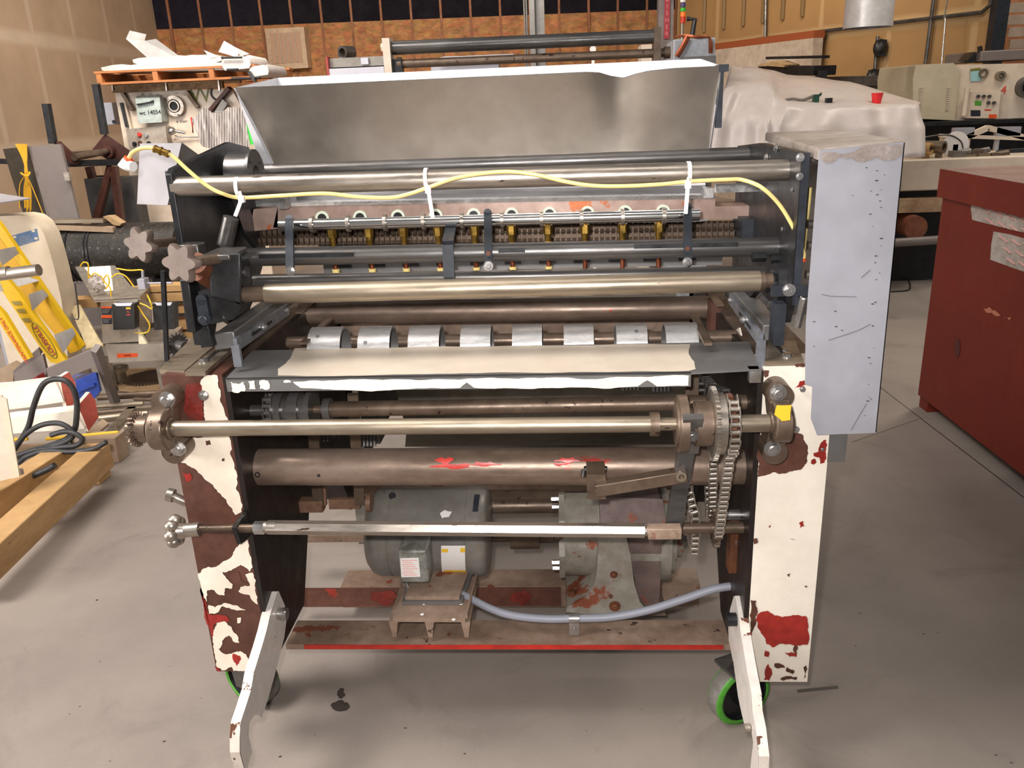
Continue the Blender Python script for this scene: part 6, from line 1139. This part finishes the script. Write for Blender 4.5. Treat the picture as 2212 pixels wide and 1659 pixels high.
for x, y in ((158, 945), (184, 940)): p = aZ(x, y+18, .216); mb = MB(); mb.cyl(p, p+ZD*.035, .008, n=12); mb.cyl(p, p+ZD*.008, .012, n=6); one(mb, 'skid_bolt', M['zinc'], 'zinc bolt standing on the skid timber, %s' % ('left one of the pair' if x < 170 else 'right one of the pair'), 'bolt', 'zinc bolts on the skid')
# white post and cables
pst = thing('machine_post', V((aY(0, 1000, 1.1).x, 1.13, 0)), 'cut off pale machine post at the left edge behind the skid', 'post')
mb = MB(); mb.prism([aY(-40, 855, 1.1), aY(6, 858, 1.1), aY(36, 1030, 1.1), aY(-40, 1050, 1.1)], (-.02, .03, 0)); build(mb, 'post_plate', M['press'], pst, bevel=.003); mb = MB(); mb.prism([aY(6, 858, 1.098), aY(14, 862, 1.098), aY(42, 1030, 1.098), aY(24, 1034, 1.098)], (0, .005, 0)); build(mb, 'post_edge', M['beige'], pst); mb = MB(); q = aY(45, 1024, 1.15); mb.cyl(q, q+ZD*.02, .012); build(mb, 'foot_bolt', M['zinc'], pst)
cb_ = thing('cable_coil', aZ(100, 960, .22), 'loose coil of black rubber cable looping over the white beams and skid', 'cable'); mb = MB()
lp = [(28, 975), (60, 925), (72, 880), (90, 835), (112, 820), (140, 822), (158, 840), (166, 870), (165, 905), (160, 930), (140, 950), (90, 968), (30, 990)]
mb.tube([aY(x, y, 1.6) for x, y in lp], .0125, n=10); build(mb, 'cable', M['rubber'], cb_)
mb = MB(); mb.tube([aY(x, y, 1.58) for x, y in ((36, 960), (60, 935), (90, 918), (125, 914), (150, 925), (158, 938), (150, 950), (120, 962), (80, 970), (35, 985))], .0115, n=10); build(mb, 'cable', M['rubber'], cb_)
mb = MB(); mb.tube([aY(x, y, 1.55) for x, y in ((40, 1000), (60, 985), (100, 974), (150, 976), (200, 970), (230, 955))], .0115, n=10); build(mb, 'cable', M['rubber'], cb_)
mb = MB(); mb.tube([aY(x, y, 1.35) for x, y in ((-20, 1045), (20, 1042), (60, 1032), (100, 1015), (118, 1005))], .013, n=10); build(mb, 'cable', M['rubber'], cb_)
mb = MB(); mb.tube([aY(x, y, 1.57) for x, y in ((110, 940), (140, 932), (165, 938), (178, 950), (165, 962), (130, 966), (80, 972))], .0115, n=10); build(mb, 'cable', M['rubber'], cb_)
# ================================================================ things behind and to the right
# ---- roller stand behind the hopper
YR_ = 2.6; rs = thing('roller_stand', V((aY(1120, 120, YR_).x, YR_, 0)), 'stand with two long dark rollers between posts right behind the hopper', 'machine')
mb = MB(); a = aY(829, 84, YR_); b = aY(845, 84, YR_); mb.box((a.x, YR_-.05, 0), (b.x, YR_+.05, a.z)); mb.bolt(V((a.x, YR_, aY(829, 102, YR_).z)), (-1, 0, 0), .02); build(mb, 'end_post', M['press'], rs)
mb = MB(); a = aY(1411, 60, YR_); b = aY(1426, 60, YR_); mb.box((a.x, YR_-.05, 0), (b.x, YR_+.05, a.z)); build(mb, 'end_post', M['steel_brown'], rs)
mb = MB(); p, q = aY(846, 104, YR_), aY(1411, 79, YR_); mb.cyl(p, q, 14*mpp(p), n=32); build(mb, 'upper_roller', M['darktube'], rs)
mb = MB(); p, q = aY(868, 138, YR_), aY(1434, 114, YR_); mb.cyl(p, q, 9*mpp(p), n=28); mb.cyl(p-XD*.02, p, 14*mpp(p)); mb.cyl(q, q+XD*.03, 12*mpp(p)); build(mb, 'lower_roller', M['steel_brown'], rs)
mb = MB(); p = aY(858, 128, YR_); mb.box((p.x-.02, YR_-.03, 1.0), (p.x+.025, YR_+.03, p.z+.0)); build(mb, 'hanger', M['dark'], rs)
# ---- building column with the extinguisher sign, light tower, electrical cabinet
YCc = 6.5; a, b = aY(1421, 128, YCc), aY(1453, 128, YCc); clm = thing('building_column', V(((a.x+b.x)/2, YCc+.1, 0)), 'grey steel column carrying a vertical red sign', 'column')
mb = MB(); mb.box((a.x, YCc, 0), (b.x, YCc+.14, 5.5)); build(mb, 'column_shaft', mat('grey_column', (122, 110, 106), (106, 96, 92), .1, .6, 3), clm)
s0, s1 = aY(1434, 84, YCc-.01), aY(1446, 84, YCc-.01); mb = MB(); stop = aY(1440, -60, YCc-.01).z; mb.box((s0.x, YCc-.012, s0.z), (s1.x, YCc-.002, stop)); sg_ = build(mb, 'red_sign', mat('faded_red_sign', (150, 46, 56)), clm)
word = 'EXTINGUISHER'
for i, ch in enumerate(reversed(word)): z = s0.z+.03+i*((78-6)/5.2)*mpp(s0)*.98; text('sign_letter', ch, V(((s0.x+s1.x)/2, YCc-.0135, z+.01)), XD, ZD, .05, mat('pink_letter', (206, 120, 120)) if i == 0 else bpy.data.materials['pink_letter'], sg_)
YLt = 5.0; lt = thing('signal_tower', aY(1476, 130, YLt), 'stacked red, orange and green signal light on a thin pole', 'signal light')
for nm, y0, y1, m_ in (('red_lens', 50, 36, mat('red_lens', (190, 50, 30), rough=.3)), ('orange_lens', 36, 26, mat('orange_lens', (255, 120, 40), rough=.3)), ('green_lens', 25, 17, mat('green_lens', (60, 170, 50), rough=.3)), ('blue_lens', 16, 6, mat('blue_lens', (70, 60, 100), rough=.3)), ('clear_lens', 5, -12, M['label_white'])):
    mb = MB(); p, q = aY(1475, y0, YLt), aY(1476, y1, YLt); mb.cyl(p, q, 5.5*mpp(p)); build(mb, nm, m_, lt)
mb = MB(); mb.cyl(aY(1472, 130, YLt), aY(1474, 50, YLt), .01); build(mb, 'tower_pole', M['steel'], lt)
YEl = 4.6; a, b = aY(1454, 132, YEl), aY(1544, 130, YEl); ztp = aY(1500, 83, YEl).z; el = thing('electrical_cabinet', V(((a.x+b.x)/2, YEl+.2, 0)), 'pale blue grey electrical cabinet with cable over its top behind the hopper right end', 'cabinet')
mb = MB(); mb.box((a.x, YEl, 0), (b.x, YEl+.4, ztp)); build(mb, 'cabinet_shell', mat('pale_blue_grey_enamel', (176, 180, 188), (160, 164, 170), .05, .4, 3), el, bevel=.008)
mb = MB(); mb.box((aY(1475, 125, YEl-.12).x, YEl-.12, .9), (aY(1547, 125, YEl-.12).x, YEl, aY(1500, 122, YEl-.12).z)); build(mb, 'cable_shelf', M['galvd'], el)
mb = MB()
for i in range(5): mb.tube([aY(1458+i*2, 80-i*.6, YEl+.1), aY(1480, 76+(i % 3), YEl+.05), aY(1505, 79+i*.5, YEl+.0), aY(1530, 80, YEl), aY(1537-i, 95, YEl-.03), aY(1537-i, 115, YEl-.03)], .008, n=6)
mb.tube([aY(1485, 80, YEl-.02), aY(1478, 95, YEl-.03), aY(1462, 122, YEl-.03)], .02, n=8); build(mb, 'copper_cable', M['copper'], el)
mb = MB(); mb.tube([aY(1495, 78, YEl+.2), aY(1501, 42, YEl+.2), aY(1484, 41, YEl+.2)], .018, n=8, smooth=False); build(mb, 'riser_pipe', M['dark'], el)
mb = MB(); mb.box((aY(1385, 130, 5.6).x, 5.6, 0), (aY(1413, 130, 5.6).x, 5.9, aY(1400, 96, 5.6).z)); one(mb, 'cream_cabinet', M['press'], 'small cream cabinet left of the grey column', 'cabinet')
# ---- middle column with conduits
YMc = 9.0; a, b = aY(1146, 115, YMc), aY(1178, 115, YMc); mb = MB(); mb.box((a.x, YMc, 0), (a.x+(b.x-a.x)*.35, YMc+.2, 6)); mb.box((a.x+(b.x-a.x)*.35, YMc+.08, 0), (a.x+(b.x-a.x)*.7, YMc+.12, 6)); mb.box((a.x+(b.x-a.x)*.7, YMc, 0), (b.x, YMc+.2, 6)); one(mb, 'steel_column', M['galvd'], 'grey H section column behind the middle of the rollers', 'column')
mb = MB(); 
for x in (1134, 1139): p = aY(x, 80, YMc); mb.cyl(V((p.x, YMc+.05, 0)), V((p.x, YMc+.05, 6)), .012)
one(mb, 'conduit_pair', M['galvd'], 'pair of thin conduits left of the grey H section column', 'conduit')
# ---- evaporative cooler on the far wall
YK = CN.y+.1; ck = thing('wall_cooler', aY(620, 150, YK), 'tan louvred cooler mounted on the brown board wall', 'cooler')
q = [aY(572, 62, YK-.1), aY(656, 58, YK-.1), aY(666, 146, YK-.1), aY(582, 152, YK-.1)]; mb = MB(); mb.prism([q[3], q[2], q[1], q[0]], (0, .5, 0)); build(mb, 'cooler_case', mat('tan_enamel', (206, 180, 152), (190, 164, 138), 0, .5, 2), ck, bevel=.01)
mb = MB(); g = [q[3].lerp(q[0], v).lerp(q[2].lerp(q[1], v), u)-YD*.012 for u, v in ((.12, .15), (.88, .15), (.88, .88), (.12, .88))]; mb.prism(g, (0, .008, 0)); gr = build(mb, 'grille', mat('tan_grille', (180, 146, 120)), ck); mb = MB()
for i in range(1, 6): mb.bar(g[0].lerp(g[1], i/6)-YD*.01, g[3].lerp(g[2], i/6)-YD*.01, .012, .02, up=(0, 1, 0))
build(mb, 'slats', M['partition'], gr)
# ---- steel troughs behind the hopper left of the stand
tr = thing('steel_trough', aY(770, 150, 5.5), 'grey steel trough unit with a pale front behind the hopper', 'trough'); mb = MB(); a, b = aY(714, 150, 5.5), aY(832, 150, 5.5); zt1 = aY(720, 126, 5.5).z; zt2_ = aY(720, 146, 5.5).z
mb.box((a.x, 5.5, zt2_), (b.x, 5.9, zt1)); build(mb, 'upper_trough', M['greymot'], tr); mb = MB(); mb.box((a.x, 5.45, 0), (b.x, 5.9, zt2_-.01)); build(mb, 'pale_front', M['galv'], tr); mb = MB(); p = aY(788, 132, 5.48); mb.obox(p, (.03, 0, 0), (0, .01, 0), (0, 0, .025)); build(mb, 'socket_plate', M['galv'], tr)
mb = MB(); mb.box((a.x-.015, 5.44, 0), (a.x+.0, 5.9, zt1+.01)); build(mb, 'red_end', M['red'], tr)
mb = MB(); c = aY(739, 113, 6.2); mb.ring(c, c+V((.06, .12, 0)), .055, .035, n=28); mb.box((c.x-.03, 6.2, 0), (c.x+.03, 6.3, c.z-.04)); one(mb, 'pipe_ring', M['darktube'], 'short dark pipe ring standing above the trough', 'pipe')
mb = MB(); mb.prism([aY(x, y, 6.0) for x, y in ((945, 126), (960, 122), (1000, 121), (1108, 116), (1112, 119), (1000, 126))], (0, .4, 0)); p = aY(1000, 122, 6.0); mb.box((p.x-.3, 6.1, 0), (p.x+.3, 6.3, p.z)); one(mb, 'folded_sheet', M['galv'], 'pale folded sheet seen between the two dark rollers', 'sheet')
mb = MB(); c = aY(1281, 106, 5.6); mb.cyl(c-YD*.0, c+YD*.05, .025, n=20); mb.box((c.x-.012, 5.61, 0), (c.x+.012, 5.64, c.z)); one(mb, 'round_gauge', M['label_white'], 'round pale gauge peeking between the rollers', 'gauge')
# ---- hanging duct
YU = 6.0; a, b = aY(1824, 50, YU), aY(1926, 50, YU); c = (a+b)/2; r_ = (b.x-a.x)/2; zb_d = aY(1875, 60, YU).z; mb = MB(); mb.cyl(V((c.x, YU, zb_d)), V((c.x, YU, 6)), r_, n=48, cap=False); mb.cyl(V((c.x, YU, zb_d+.002)), V((c.x, YU, 6)), r_*.98, n=48, cap=False); mb.ring(V((c.x, YU, zb_d)), V((c.x, YU, zb_d+.03)), r_*1.015, r_*.98, n=48); one(mb, 'round_duct', M['tin'], 'shiny round metal duct hanging from above on the right', 'duct')
# ---- plastic sheet over a machine
pm = M['film'] = mat('milky_plastic_film', (202, 190, 180), (184, 172, 166), 0, .42, 3, .05, grime=.06)
def drape(rows, n=14, wr=.012, seed=1):
    rg = random.Random(seed); R_ = []
    for r0_, r1_ in zip(rows, rows[1:]):
        for s in range(6):
            t = s/6; R_.append([(p.lerp(q, t)) for p, q in zip(r0_, r1_)])
    R_.append(rows[-1]); out = []
    for j, r0_ in enumerate(R_):
        line = []
        for i in range(len(r0_)-1):
            for s in range(n): t = s/n; line.append(r0_[i].lerp(r0_[i+1], t))
        line.append(r0_[-1]); out.append(line)
    W_ = len(out[0])
    ph = [rg.uniform(0, 6) for _ in range(W_)]
    for j, line in enumerate(out):
        for i, p in enumerate(line): a_ = wr*min(j/len(out)*1.6, 1); p = line[i] = p+V((0, -a_*(.6*math.sin(i*.9+.3*math.sin(j*.4))+.5*math.sin(i*.37+2)), a_*.3*math.sin(i*.6+j*.5)))
    return out, W_
def grid(mb, out, W_): vs_ = [p for l in out for p in l]; mb.add(vs_, [(j*W_+i, (j+1)*W_+i, (j+1)*W_+i+1, j*W_+i+1) for j in range(len(out)-1) for i in range(W_-1)])
Yf, Yb2 = 3.0, 4.0
B_ = [aY(x, y, Y) for x, y, Y in ((1578, 143, 5.1), (1642, 146, 5.3), (1700, 160, 5.4), (1835, 176, 5.4), (1990, 221, 4.9))]
F_ = [aY(x, y, Y) for x, y, Y in ((1562, 200, 4.4), (1652, 180, 4.5), (1700, 232, 4.2), (1860, 231, 4.2), (1986, 228, 4.2))]
D_ = [aY(x, y, Y) for x, y, Y in ((1542, 262, 4.25), (1640, 262, 4.15), (1690, 275, 4.1), (1870, 278, 4.1), (1998, 275, 4.1))]
E_ = [V((p.x+(.0 if i else -.06), p.y-.06, 1.13)) for i, p in enumerate(D_)]
BK = [p+V((0, .5, -.5)) for p in B_]
o1, W1_ = drape([BK, B_, F_, D_, E_], 12, .028); mb = MB(); grid(mb, o1, W1_); sh = one(mb, 'plastic_sheet', pm, 'milky plastic sheet draped over a machine behind the cover', 'plastic sheet', ang=70)
md = sh.modifiers.new('solid', 'SOLIDIFY'); md.thickness = .003
mb = MB(); mb.box((D_[2].x, 4.4, 0), (D_[4].x-.5, 5.0, F_[3].z-.08)); one(mb, 'covered_machine', M['greymot'], 'machine hidden under the milky plastic sheet', 'machine')
zt_s = aY(1893, 228, 4.4).z
cup = aY(1893, 226, 4.42); mb = MB(); k = mpp(cup); mb.lathe(cup, ZD, [(0, .001), (0, 8.5*k), (22*k, 12*k), (24*k, 12.6*k), (24*k, 11.5*k), (3*k, 8*k), (3*k, .001)], 32); one(mb, 'red_cup', mat('red_plastic_cup', (226, 30, 34), None, 0, .3, coat=.3), 'red plastic cup standing on the milky plastic sheet', 'cup')
wd = thing('wired_switch', aY(1772, 226, 4.4), 'small green and black wired switch with grey cable lying on the plastic sheet', 'switch'); mb = MB(); mb.obox(aY(1762, 214, 4.4), (.018, 0, 0), (0, .02, 0), (0, 0, .03)); mb.obox(aY(1770, 206, 4.4), (.012, 0, .01), (0, .012, 0), (0, 0, .008)); build(mb, 'green_body', mat('dark_green_plastic', (28, 66, 50)), wd)
mb = MB(); mb.obox(aY(1790, 217, 4.38), (.02, 0, 0), (0, .02, 0), (0, 0, .016)); mb.obox(aY(1777, 224, 4.38), (.07, 0, 0), (0, .02, 0), (0, 0, .004)); build(mb, 'black_body', M['black'], wd)
mb = MB(); mb.tube([aY(x, y, 4.4) for x, y in ((1757, 207), (1735, 215), (1710, 213), (1690, 219), (1680, 225))], .009); mb.tube([aY(x, y, 4.4) for x, y in ((1757, 210), (1720, 222), (1695, 227))], .007); build(mb, 'grey_cable', M['greymot'], wd)
# dark end of the roller machine between hopper and sheet
mb = MB(); p, q = aW(1660, 152, 1.2), aW(1782, 152, 1.2); mb.bar(p, q, .3, .10); mb.bar(p+ZD*.14, q+ZD*.14, .1, .03); mb.box((q.x-.1, q.y-.1, 0), (q.x, q.y, q.z)); mb.box((p.x, p.y-.1, 0), (p.x+.1, p.y, p.z)); one(mb, 'dark_roller_bench', M['dark'], 'low dark roller bench before the white partition', 'bench')
mb = MB(); mb.prism([aW(1665, 140, 1.2), aW(1700, 131, 1.2), aW(1728, 139, 1.2), aW(1725, 144, 1.2)], WN*.2); one(mb, 'cardboard_piece', M['cardboard'], 'tan cardboard piece lying on the dark roller bench', 'cardboard')
mb = MB(); mb.bar(aW(1790, 178, .8), aW(1990, 176, .8), .5, .06); mb.bar(aW(1800, 190, .8), aW(1985, 190, .8), .3, .25); p = aW(1830, 190, .8); mb.box((p.x-.1, p.y-.1, 0), (p.x+.1, p.y+.1, p.z)); one(mb, 'dark_bench', M['darktube'], 'long dark bench along the tan wall behind the plastic sheet', 'bench')
# ---- cream press on the right
YX = 6.7; xp = thing('offset_press', V((aY(2100, 230, YX).x, YX+.4, 0)), 'cream press with louvred end housing and button panel at the far right', 'machine')
def X_(x, y, d=0): return aY(x, y, YX-d)
mb = MB(); mb.prism([X_(1978, 140, .25), X_(2060, 136, .25), X_(2072, 150, .25), X_(2062, 260, .25), X_(1972, 256, .25), X_(1972, 170, .25)][::-1], (0, .9, 0)); hs = build(mb, 'end_housing', mat('khaki_enamel', (196, 184, 158), (180, 168, 142), 0, .45, 3, grime=.07), xp, bevel=.015)
mb = MB()
for i in range(13):
    for x in (1990, 2050): mb.obox(X_(x-i*.35, 189+i*4, .257), (.014, 0, 0), (0, .004, 0), (0, 0, .004))
build(mb, 'louvre_column', M['press'], hs)
mb = MB(); mb.prism([X_(2066, 140, .2), X_(2240, 136, .2), X_(2240, 262, .2), X_(2062, 260, .2)][::-1], (0, .9, 0)); build(mb, 'press_body', M['press'], xp, bevel=.01)
mb = MB(); mb.prism([X_(2098, 198, .26), X_(2162, 198, .26), X_(2156, 256, .26), X_(2082, 255, .26)][::-1], (0, .08, 0)); bp = build(mb, 'button_panel', M['press'], xp, bevel=.004)
mb = MB(); 
for x, y in ((2112, 208), (2124, 208), (2136, 208), (2134, 222), (2146, 222)): c = X_(x, y, .262); mb.cyl(c, c-YD*.02, .014)
build(mb, 'push_button', M['darktube'], bp)
for x0, y0, x1, y1, m_ in ((2106, 218, 2120, 228, 'green'), (2097, 238, 2118, 251, 'bluedark'), (2127, 236, 2141, 239, 'label_red'), (2136, 247, 2153, 255, 'orange')):
    mb = MB(); mb.prism([X_(x0, y1, .262), X_(x1, y1, .262), X_(x1, y0, .262), X_(x0, y0, .262)], (0, .002, 0)); build(mb, 'panel_label', M[m_], bp)
mb = MB(); c = X_(2158, 164, .2); mb.ring(c, c-YD*.05, .04, .022); mb.cyl(c, c-YD*.04, .014); c = X_(2122, 158, .2); mb.ring(c, c-YD*.03, .04, .028); build(mb, 'dial', M['steel_tan'], xp)
mb = MB(); mb.prism([X_(2096, 150, .21), X_(2118, 147, .21), X_(2119, 175, .21), X_(2097, 176, .21)][::-1], (0, .003, 0)); build(mb, 'blue_tag', mat('light_blue_tag', (150, 190, 190)), xp); mb = MB(); mb.prism([X_(2096, 149, .212), X_(2118, 146, .212), X_(2118, 152, .212), X_(2096, 154, .212)][::-1], (0, .002, 0)); build(mb, 'tag_edge', M['olive'], xp)
text('unit_number', '4', X_(2168, 195, .205), XD, ZD, .10, M['label_red'], xp)
mb = MB(); mb.cyl(X_(2090, 190, .3), X_(2082, 250, .3), .022); build(mb, 'tube_guard', M['press'], xp)
mb = MB(); c = X_(2214, 188, .2); mb.ring(c, c-YD*.1, .09, .07); mb.cyl(c, c-YD*.06, .04); build(mb, 'end_wheel', M['darktube'], xp)
mb = MB(); mb.box((X_(2100, 135).x, YX-.15, X_(2100, 134).z), (X_(2260, 130).x, YX+.6, X_(2100, 112).z)); build(mb, 'grey_top_box', M['greysheet'], xp, bevel=.01); mb = MB(); mb.cyl(X_(2118, 112, .1), X_(2116, 100, .1), .02); mb.prism([X_(2090, 130, .1), X_(2106, 112, .1), X_(2106, 136, .1)], (0, .2, 0)); build(mb, 'top_fitting', M['dark'], xp)
mb = MB(); mb.box((X_(1965, 262).x, YX-.35, X_(1965, 270).z), (X_(2260, 262).x, YX+.5, X_(1965, 262).z)); mb.box((X_(1975, 262).x, YX-.1, 0), (X_(2240, 262).x, YX+.4, X_(1965, 270).z)); build(mb, 'dark_base', M['dark'], xp)
# ---- cream machine bed with loose parts
YJ = 5.2; bd2 = thing('machine_bed', V((aY(2000, 380, YJ).x, YJ+.3, 0)), 'long cream machine bed with rusty lower band between the cover and the red cabinet', 'machine')
def J(x, y, d=0): return aY(x, y, YJ+d)
xl, xr = J(1900, 380).x, J(2300, 380).x; zt3, zb3 = J(1990, 345).z, J(1990, 412).z
mb = MB(); mb.box((xl, YJ, zb3), (xr, YJ+.7, zt3)); build(mb, 'bed_casting', M['press'], bd2, bevel=.01)
mb = MB(); mb.box((xl, YJ+.1, J(1990, 428).z), (xr, YJ+.6, zb3)); build(mb, 'shadow_gap', M['dark'], bd2)
mb = MB(); mb.box((xl, YJ-.02, J(1990, 458).z), (xr, YJ+.6, J(1990, 428).z)); build(mb, 'rusty_band', mat('peeling_cream_on_rust', (206, 176, 140), (120, 80, 54), .1, .6, 5, .2), bd2)
mb = MB(); mb.box((xl, YJ+.25, 0), (xr, YJ+.5, J(1990, 458).z)); build(mb, 'bed_foot', M['dark'], bd2)
mb = MB(); c = J(1978, 492, -.1); mb.cyl(c, c+YD*.3, 25*mpp(c), n=32); mb.cyl(c-YD*.01, c, 24*mpp(c), n=32); build(mb, 'roller_end', mat('dull_copper_disc', (150, 92, 66), (120, 76, 56), .2, .5, 6), bd2)
mb = MB(); mb.cyl(J(1890, 527, -.15), J(2030, 518, -.15), .035); build(mb, 'floor_pipe', M['greysheet'], bd2)
zt4 = zt3+.001
for nm, pts, m_, lab, ct in (('cream_frame_bar', ((1958, 340, 2075, 324, .03),), 'press', 'cream bar lying along the front of the machine bed', 'bar'), ('hooked_frame', ((2085, 297, 2133, 276, .03), (2133, 276, 2212, 297, .03)), 'press', 'bent cream frame standing on the machine bed', 'frame'), ('long_frame_bar', ((2030, 293, 2230, 300, .02),), 'press', 'long cream bar lying across the bent frame', 'bar'), ('dark_rail', ((2150, 336, 2240, 330, .06),), 'bluedark', 'dark blue grey rail behind the red cabinet top', 'rail'), ('small_block', ((2040, 341, 2062, 340, .04),), 'beige', 'small beige block beside the cream bar', 'block'), ('pale_offcut', ((2058, 284, 2102, 283, .04),), 'galv', 'pale sheet offcut left of the bent frame', 'sheet'), ('pale_offcut', ((2150, 284, 2202, 283, .05),), 'galv', 'pale panel right of the bent frame', 'panel')):
    mb = MB()
    for x0, y0, x1, y1, t_ in pts: mb.bar(J(x0, y0, .35), J(x1, y1, .35), .05, t_*1.4)
    if nm not in ('cream_frame_bar',): p = J(pts[0][0]+6, pts[0][1], .35); mb.box((p.x-.015, p.y-.015, zt4), (p.x+.015, p.y+.015, p.z)); 
    one(mb, nm, M[m_], lab, ct)
mb = MB(); mb.cyl(J(2065, 312, .2), J(2065, 312, .2)+YD*.012, .10, n=28); p = J(2065, 312, .2); mb.box((p.x-.02, p.y, zt4), (p.x+.02, p.y+.012, p.z)); one(mb, 'half_disc', M['label_white'], 'white disc with a dark rim on the machine bed', 'disc')
mb = MB(); mb.tube([J(x, y, .2) for x, y in ((1958, 306), (1990, 298), (2030, 292), (2055, 293), (2075, 305), (2080, 320))], .006); one(mb, 'curved_cable', M['darktube'], 'thin curved cable arching over the machine bed', 'cable')
for i, (x, y) in enumerate(((2012, 322), (2040, 318))): mb = MB(); c = J(x, y, .1); mb.ring(c, c+V((-.10, .12, 0)), .048, .032, n=20); mb.box((c.x-.04, c.y+.02, zt4), (c.x, c.y+.06, c.z-.02)); one(mb, 'pipe_offcut', M['steel_tan'] if i else M['wood'], 'pipe offcut with open end, %s on the machine bed' % ('right one' if i else 'left one'), 'pipe')
rg = random.Random(5)
for i in range(9):
    x, y = 2085+rg.uniform(-20, 70), 334+rg.uniform(-8, 6); c = J(x, y, .15); mb = MB(); s_ = rg.uniform(.03, .05); mb.cyl(c, c+V((s_*2, 0, s_*.3)), s_*.6, n=10); mb.obox(c, (s_, 0, 0), (0, s_, 0), (0, 0, s_*.5)); mb.box((c.x-.01, c.y-.01, zt4), (c.x+.01, c.y+.01, c.z)); build(mb, 'loose_fitting', M[('steel_tan', 'steel_brown', 'greymot')[i % 3]], None, 'small dull metal fitting in the jumble on the machine bed', 'fitting', 'small fittings jumbled on the machine bed')
# ---- red cabinet
zc = 1.2
c0 = aZ(1972, 868, .0); tp0 = aZ(2030, 365, zc)
g0 = aZ(1970, 850, .06); top0 = V((g0.x, g0.y, 0)); d_ = ray(2030, 365); t_ = (V((top0.x, top0.y, 0))-CAM).xy.length/V((d_.x, d_.y, 0)).length; zc = CAM.z+d_.z*t_
e1 = aZ(2212, 397, zc); e2 = aZ(2212, 345, zc); dF = (e1-V((top0.x, top0.y, zc))).normalized(); dB = (e2-V((top0.x, top0.y, zc))).normalized(); dF.z = 0; dB.z = 0
print('cabinet', top0, zc, dF, dB)
dB = V((-dF.y, dF.x, 0)) if dB.dot(V((-dF.y, dF.x, 0))) > .3 else dB
rc = thing('red_cabinet', top0+(dF+dB)*.6, 'large brick red cabinet with torn tape strips at the right', 'cabinet')
LF, LB = 1.7, .9; M['cab'] = mat('brick_red_paint', (116, 34, 14), (104, 30, 13), 0, .62, 3, .05, grime=.07, c4=(150, 80, 60), th4=.76, sc4=10)
def K(u, v, z): p = top0+dF*u+dB*v; return V((p.x, p.y, z))
mb = MB(); mb.hexa([K(.02, .02, .06), K(LF, .02, .06), K(LF, LB, .06), K(.02, LB, .06), K(.02, .02, zc-.13), K(LF, .02, zc-.13), K(LF, LB, zc-.13), K(.02, LB, zc-.13)]); cbd = build(mb, 'cabinet_body', M['cab'], rc, bevel=.004)
mb = MB(); mb.hexa([K(0, 0, zc-.13), K(LF, 0, zc-.13), K(LF, LB, zc-.13), K(0, LB, zc-.13), K(0, 0, zc), K(LF, 0, zc), K(LF, LB, zc), K(0, LB, zc)]); mb.prism([K(.0, .0, zc+.0004), K(LF, 0, zc+.0004), K(LF, LB, zc+.0004), K(0, LB, zc+.0004)], (0, 0, .002), 1); build(mb, 'lid', [M['cab'], mat('dusty_red_top', (152, 122, 110), (138, 106, 94), 0, .55, 3)], rc, bevel=.003)
nF = V((dF.y, -dF.x, 0)); nF = nF if nF.dot(CAM-top0) > 0 else -nF
def onF(px, py, off=.022-.02): d = ray(px, py); P = K(.02, .02, 0)+nF*off; return CAM+d*((P-CAM).dot(nF)/d.dot(nF))
for pts, lab in (([(2100, 414), (2150, 421), (2230, 436), (2230, 505), (2200, 500), (2100, 475), (2097, 450)], 'tape'), ([(2146, 500), (2180, 506), (2230, 520), (2230, 592), (2200, 583), (2139, 561), (2141, 530)], 'tape')):
    mb = MB(); P = [onF(x, y, .002) for x, y in pts]; mb.prism(P, nF*-.001); tpz = build(mb, 'tape_strip', mat('grey_printed_tape', (178, 166, 156), (164, 152, 142), 0, .45, 8) if 'grey_printed_tape' not in bpy.data.materials else bpy.data.materials['grey_printed_tape'], rc, 'torn tape with faint red print'); mb = MB()
    for j in range(3):
        for i in range(5):
            x = pts[0][0]+14+i*26+j*8; y = pts[0][1]+10+j*24+i*7
            if x < 2225 and y < pts[3][1]-6: a, b = onF(x, y, .0035), onF(x+17, y+13, .0035); mb.bar(a, b, .001, .012, up=nF)
    build(mb, 'tape_print', M['pink_print'], tpz)
for u in (.03, LF-.12): mb = MB(); mb.hexa([K(u, .03, 0), K(u+.09, .03, 0), K(u+.09, .12, 0), K(u, .12, 0), K(u, .03, .06), K(u+.09, .03, .06), K(u+.09, .12, .06), K(u, .12, .06)]); build(mb, 'cabinet_foot', M['cab'], rc)
for u in (.03, LF-.12): mb = MB(); mb.hexa([K(u, LB-.12, 0), K(u+.09, LB-.12, 0), K(u+.09, LB-.03, 0), K(u, LB-.03, 0), K(u, LB-.12, .06), K(u+.09, LB-.12, .06), K(u+.09, LB-.03, .06), K(u, LB-.03, .06)]); build(mb, 'cabinet_foot', M['cab'], rc)
mb = MB(); mb.patch([onF(x, y, .002) for x, y in ((2124, 667), (2150, 671), (2184, 684), (2182, 692), (2150, 683))], nF*.0005, 0); build(mb, 'scuff', mat('scuffed_red', (176, 110, 84)), cbd)
mb = MB(); mb.patch([onF(x, y, .002) for x, y in ((2064, 735), (2072, 732), (2074, 760), (2068, 775), (2062, 758))], nF*.0005, 0); build(mb, 'dark_stain', mat('dark_red_stain', (78, 32, 26)), cbd)
# cord on the floor
mb = MB(); mb.tube([aZ(x, y, .007) for x, y in ((2020, 602), (1985, 588), (1945, 586), (1930, 590), (1960, 598), (2015, 604))], .006, n=8); mb.tube([aZ(x, y, .007) for x, y in ((2015, 568), (1975, 570), (1985, 578), (2015, 582))], .006, n=8); mb.tube([aZ(x, y, .007) for x, y in ((1925, 630), (1960, 627), (1966, 618), (1962, 604))], .006, n=8); one(mb, 'floor_cord', M['rubber'], 'thin black cord lying in loops on the floor by the red cabinet', 'cord')
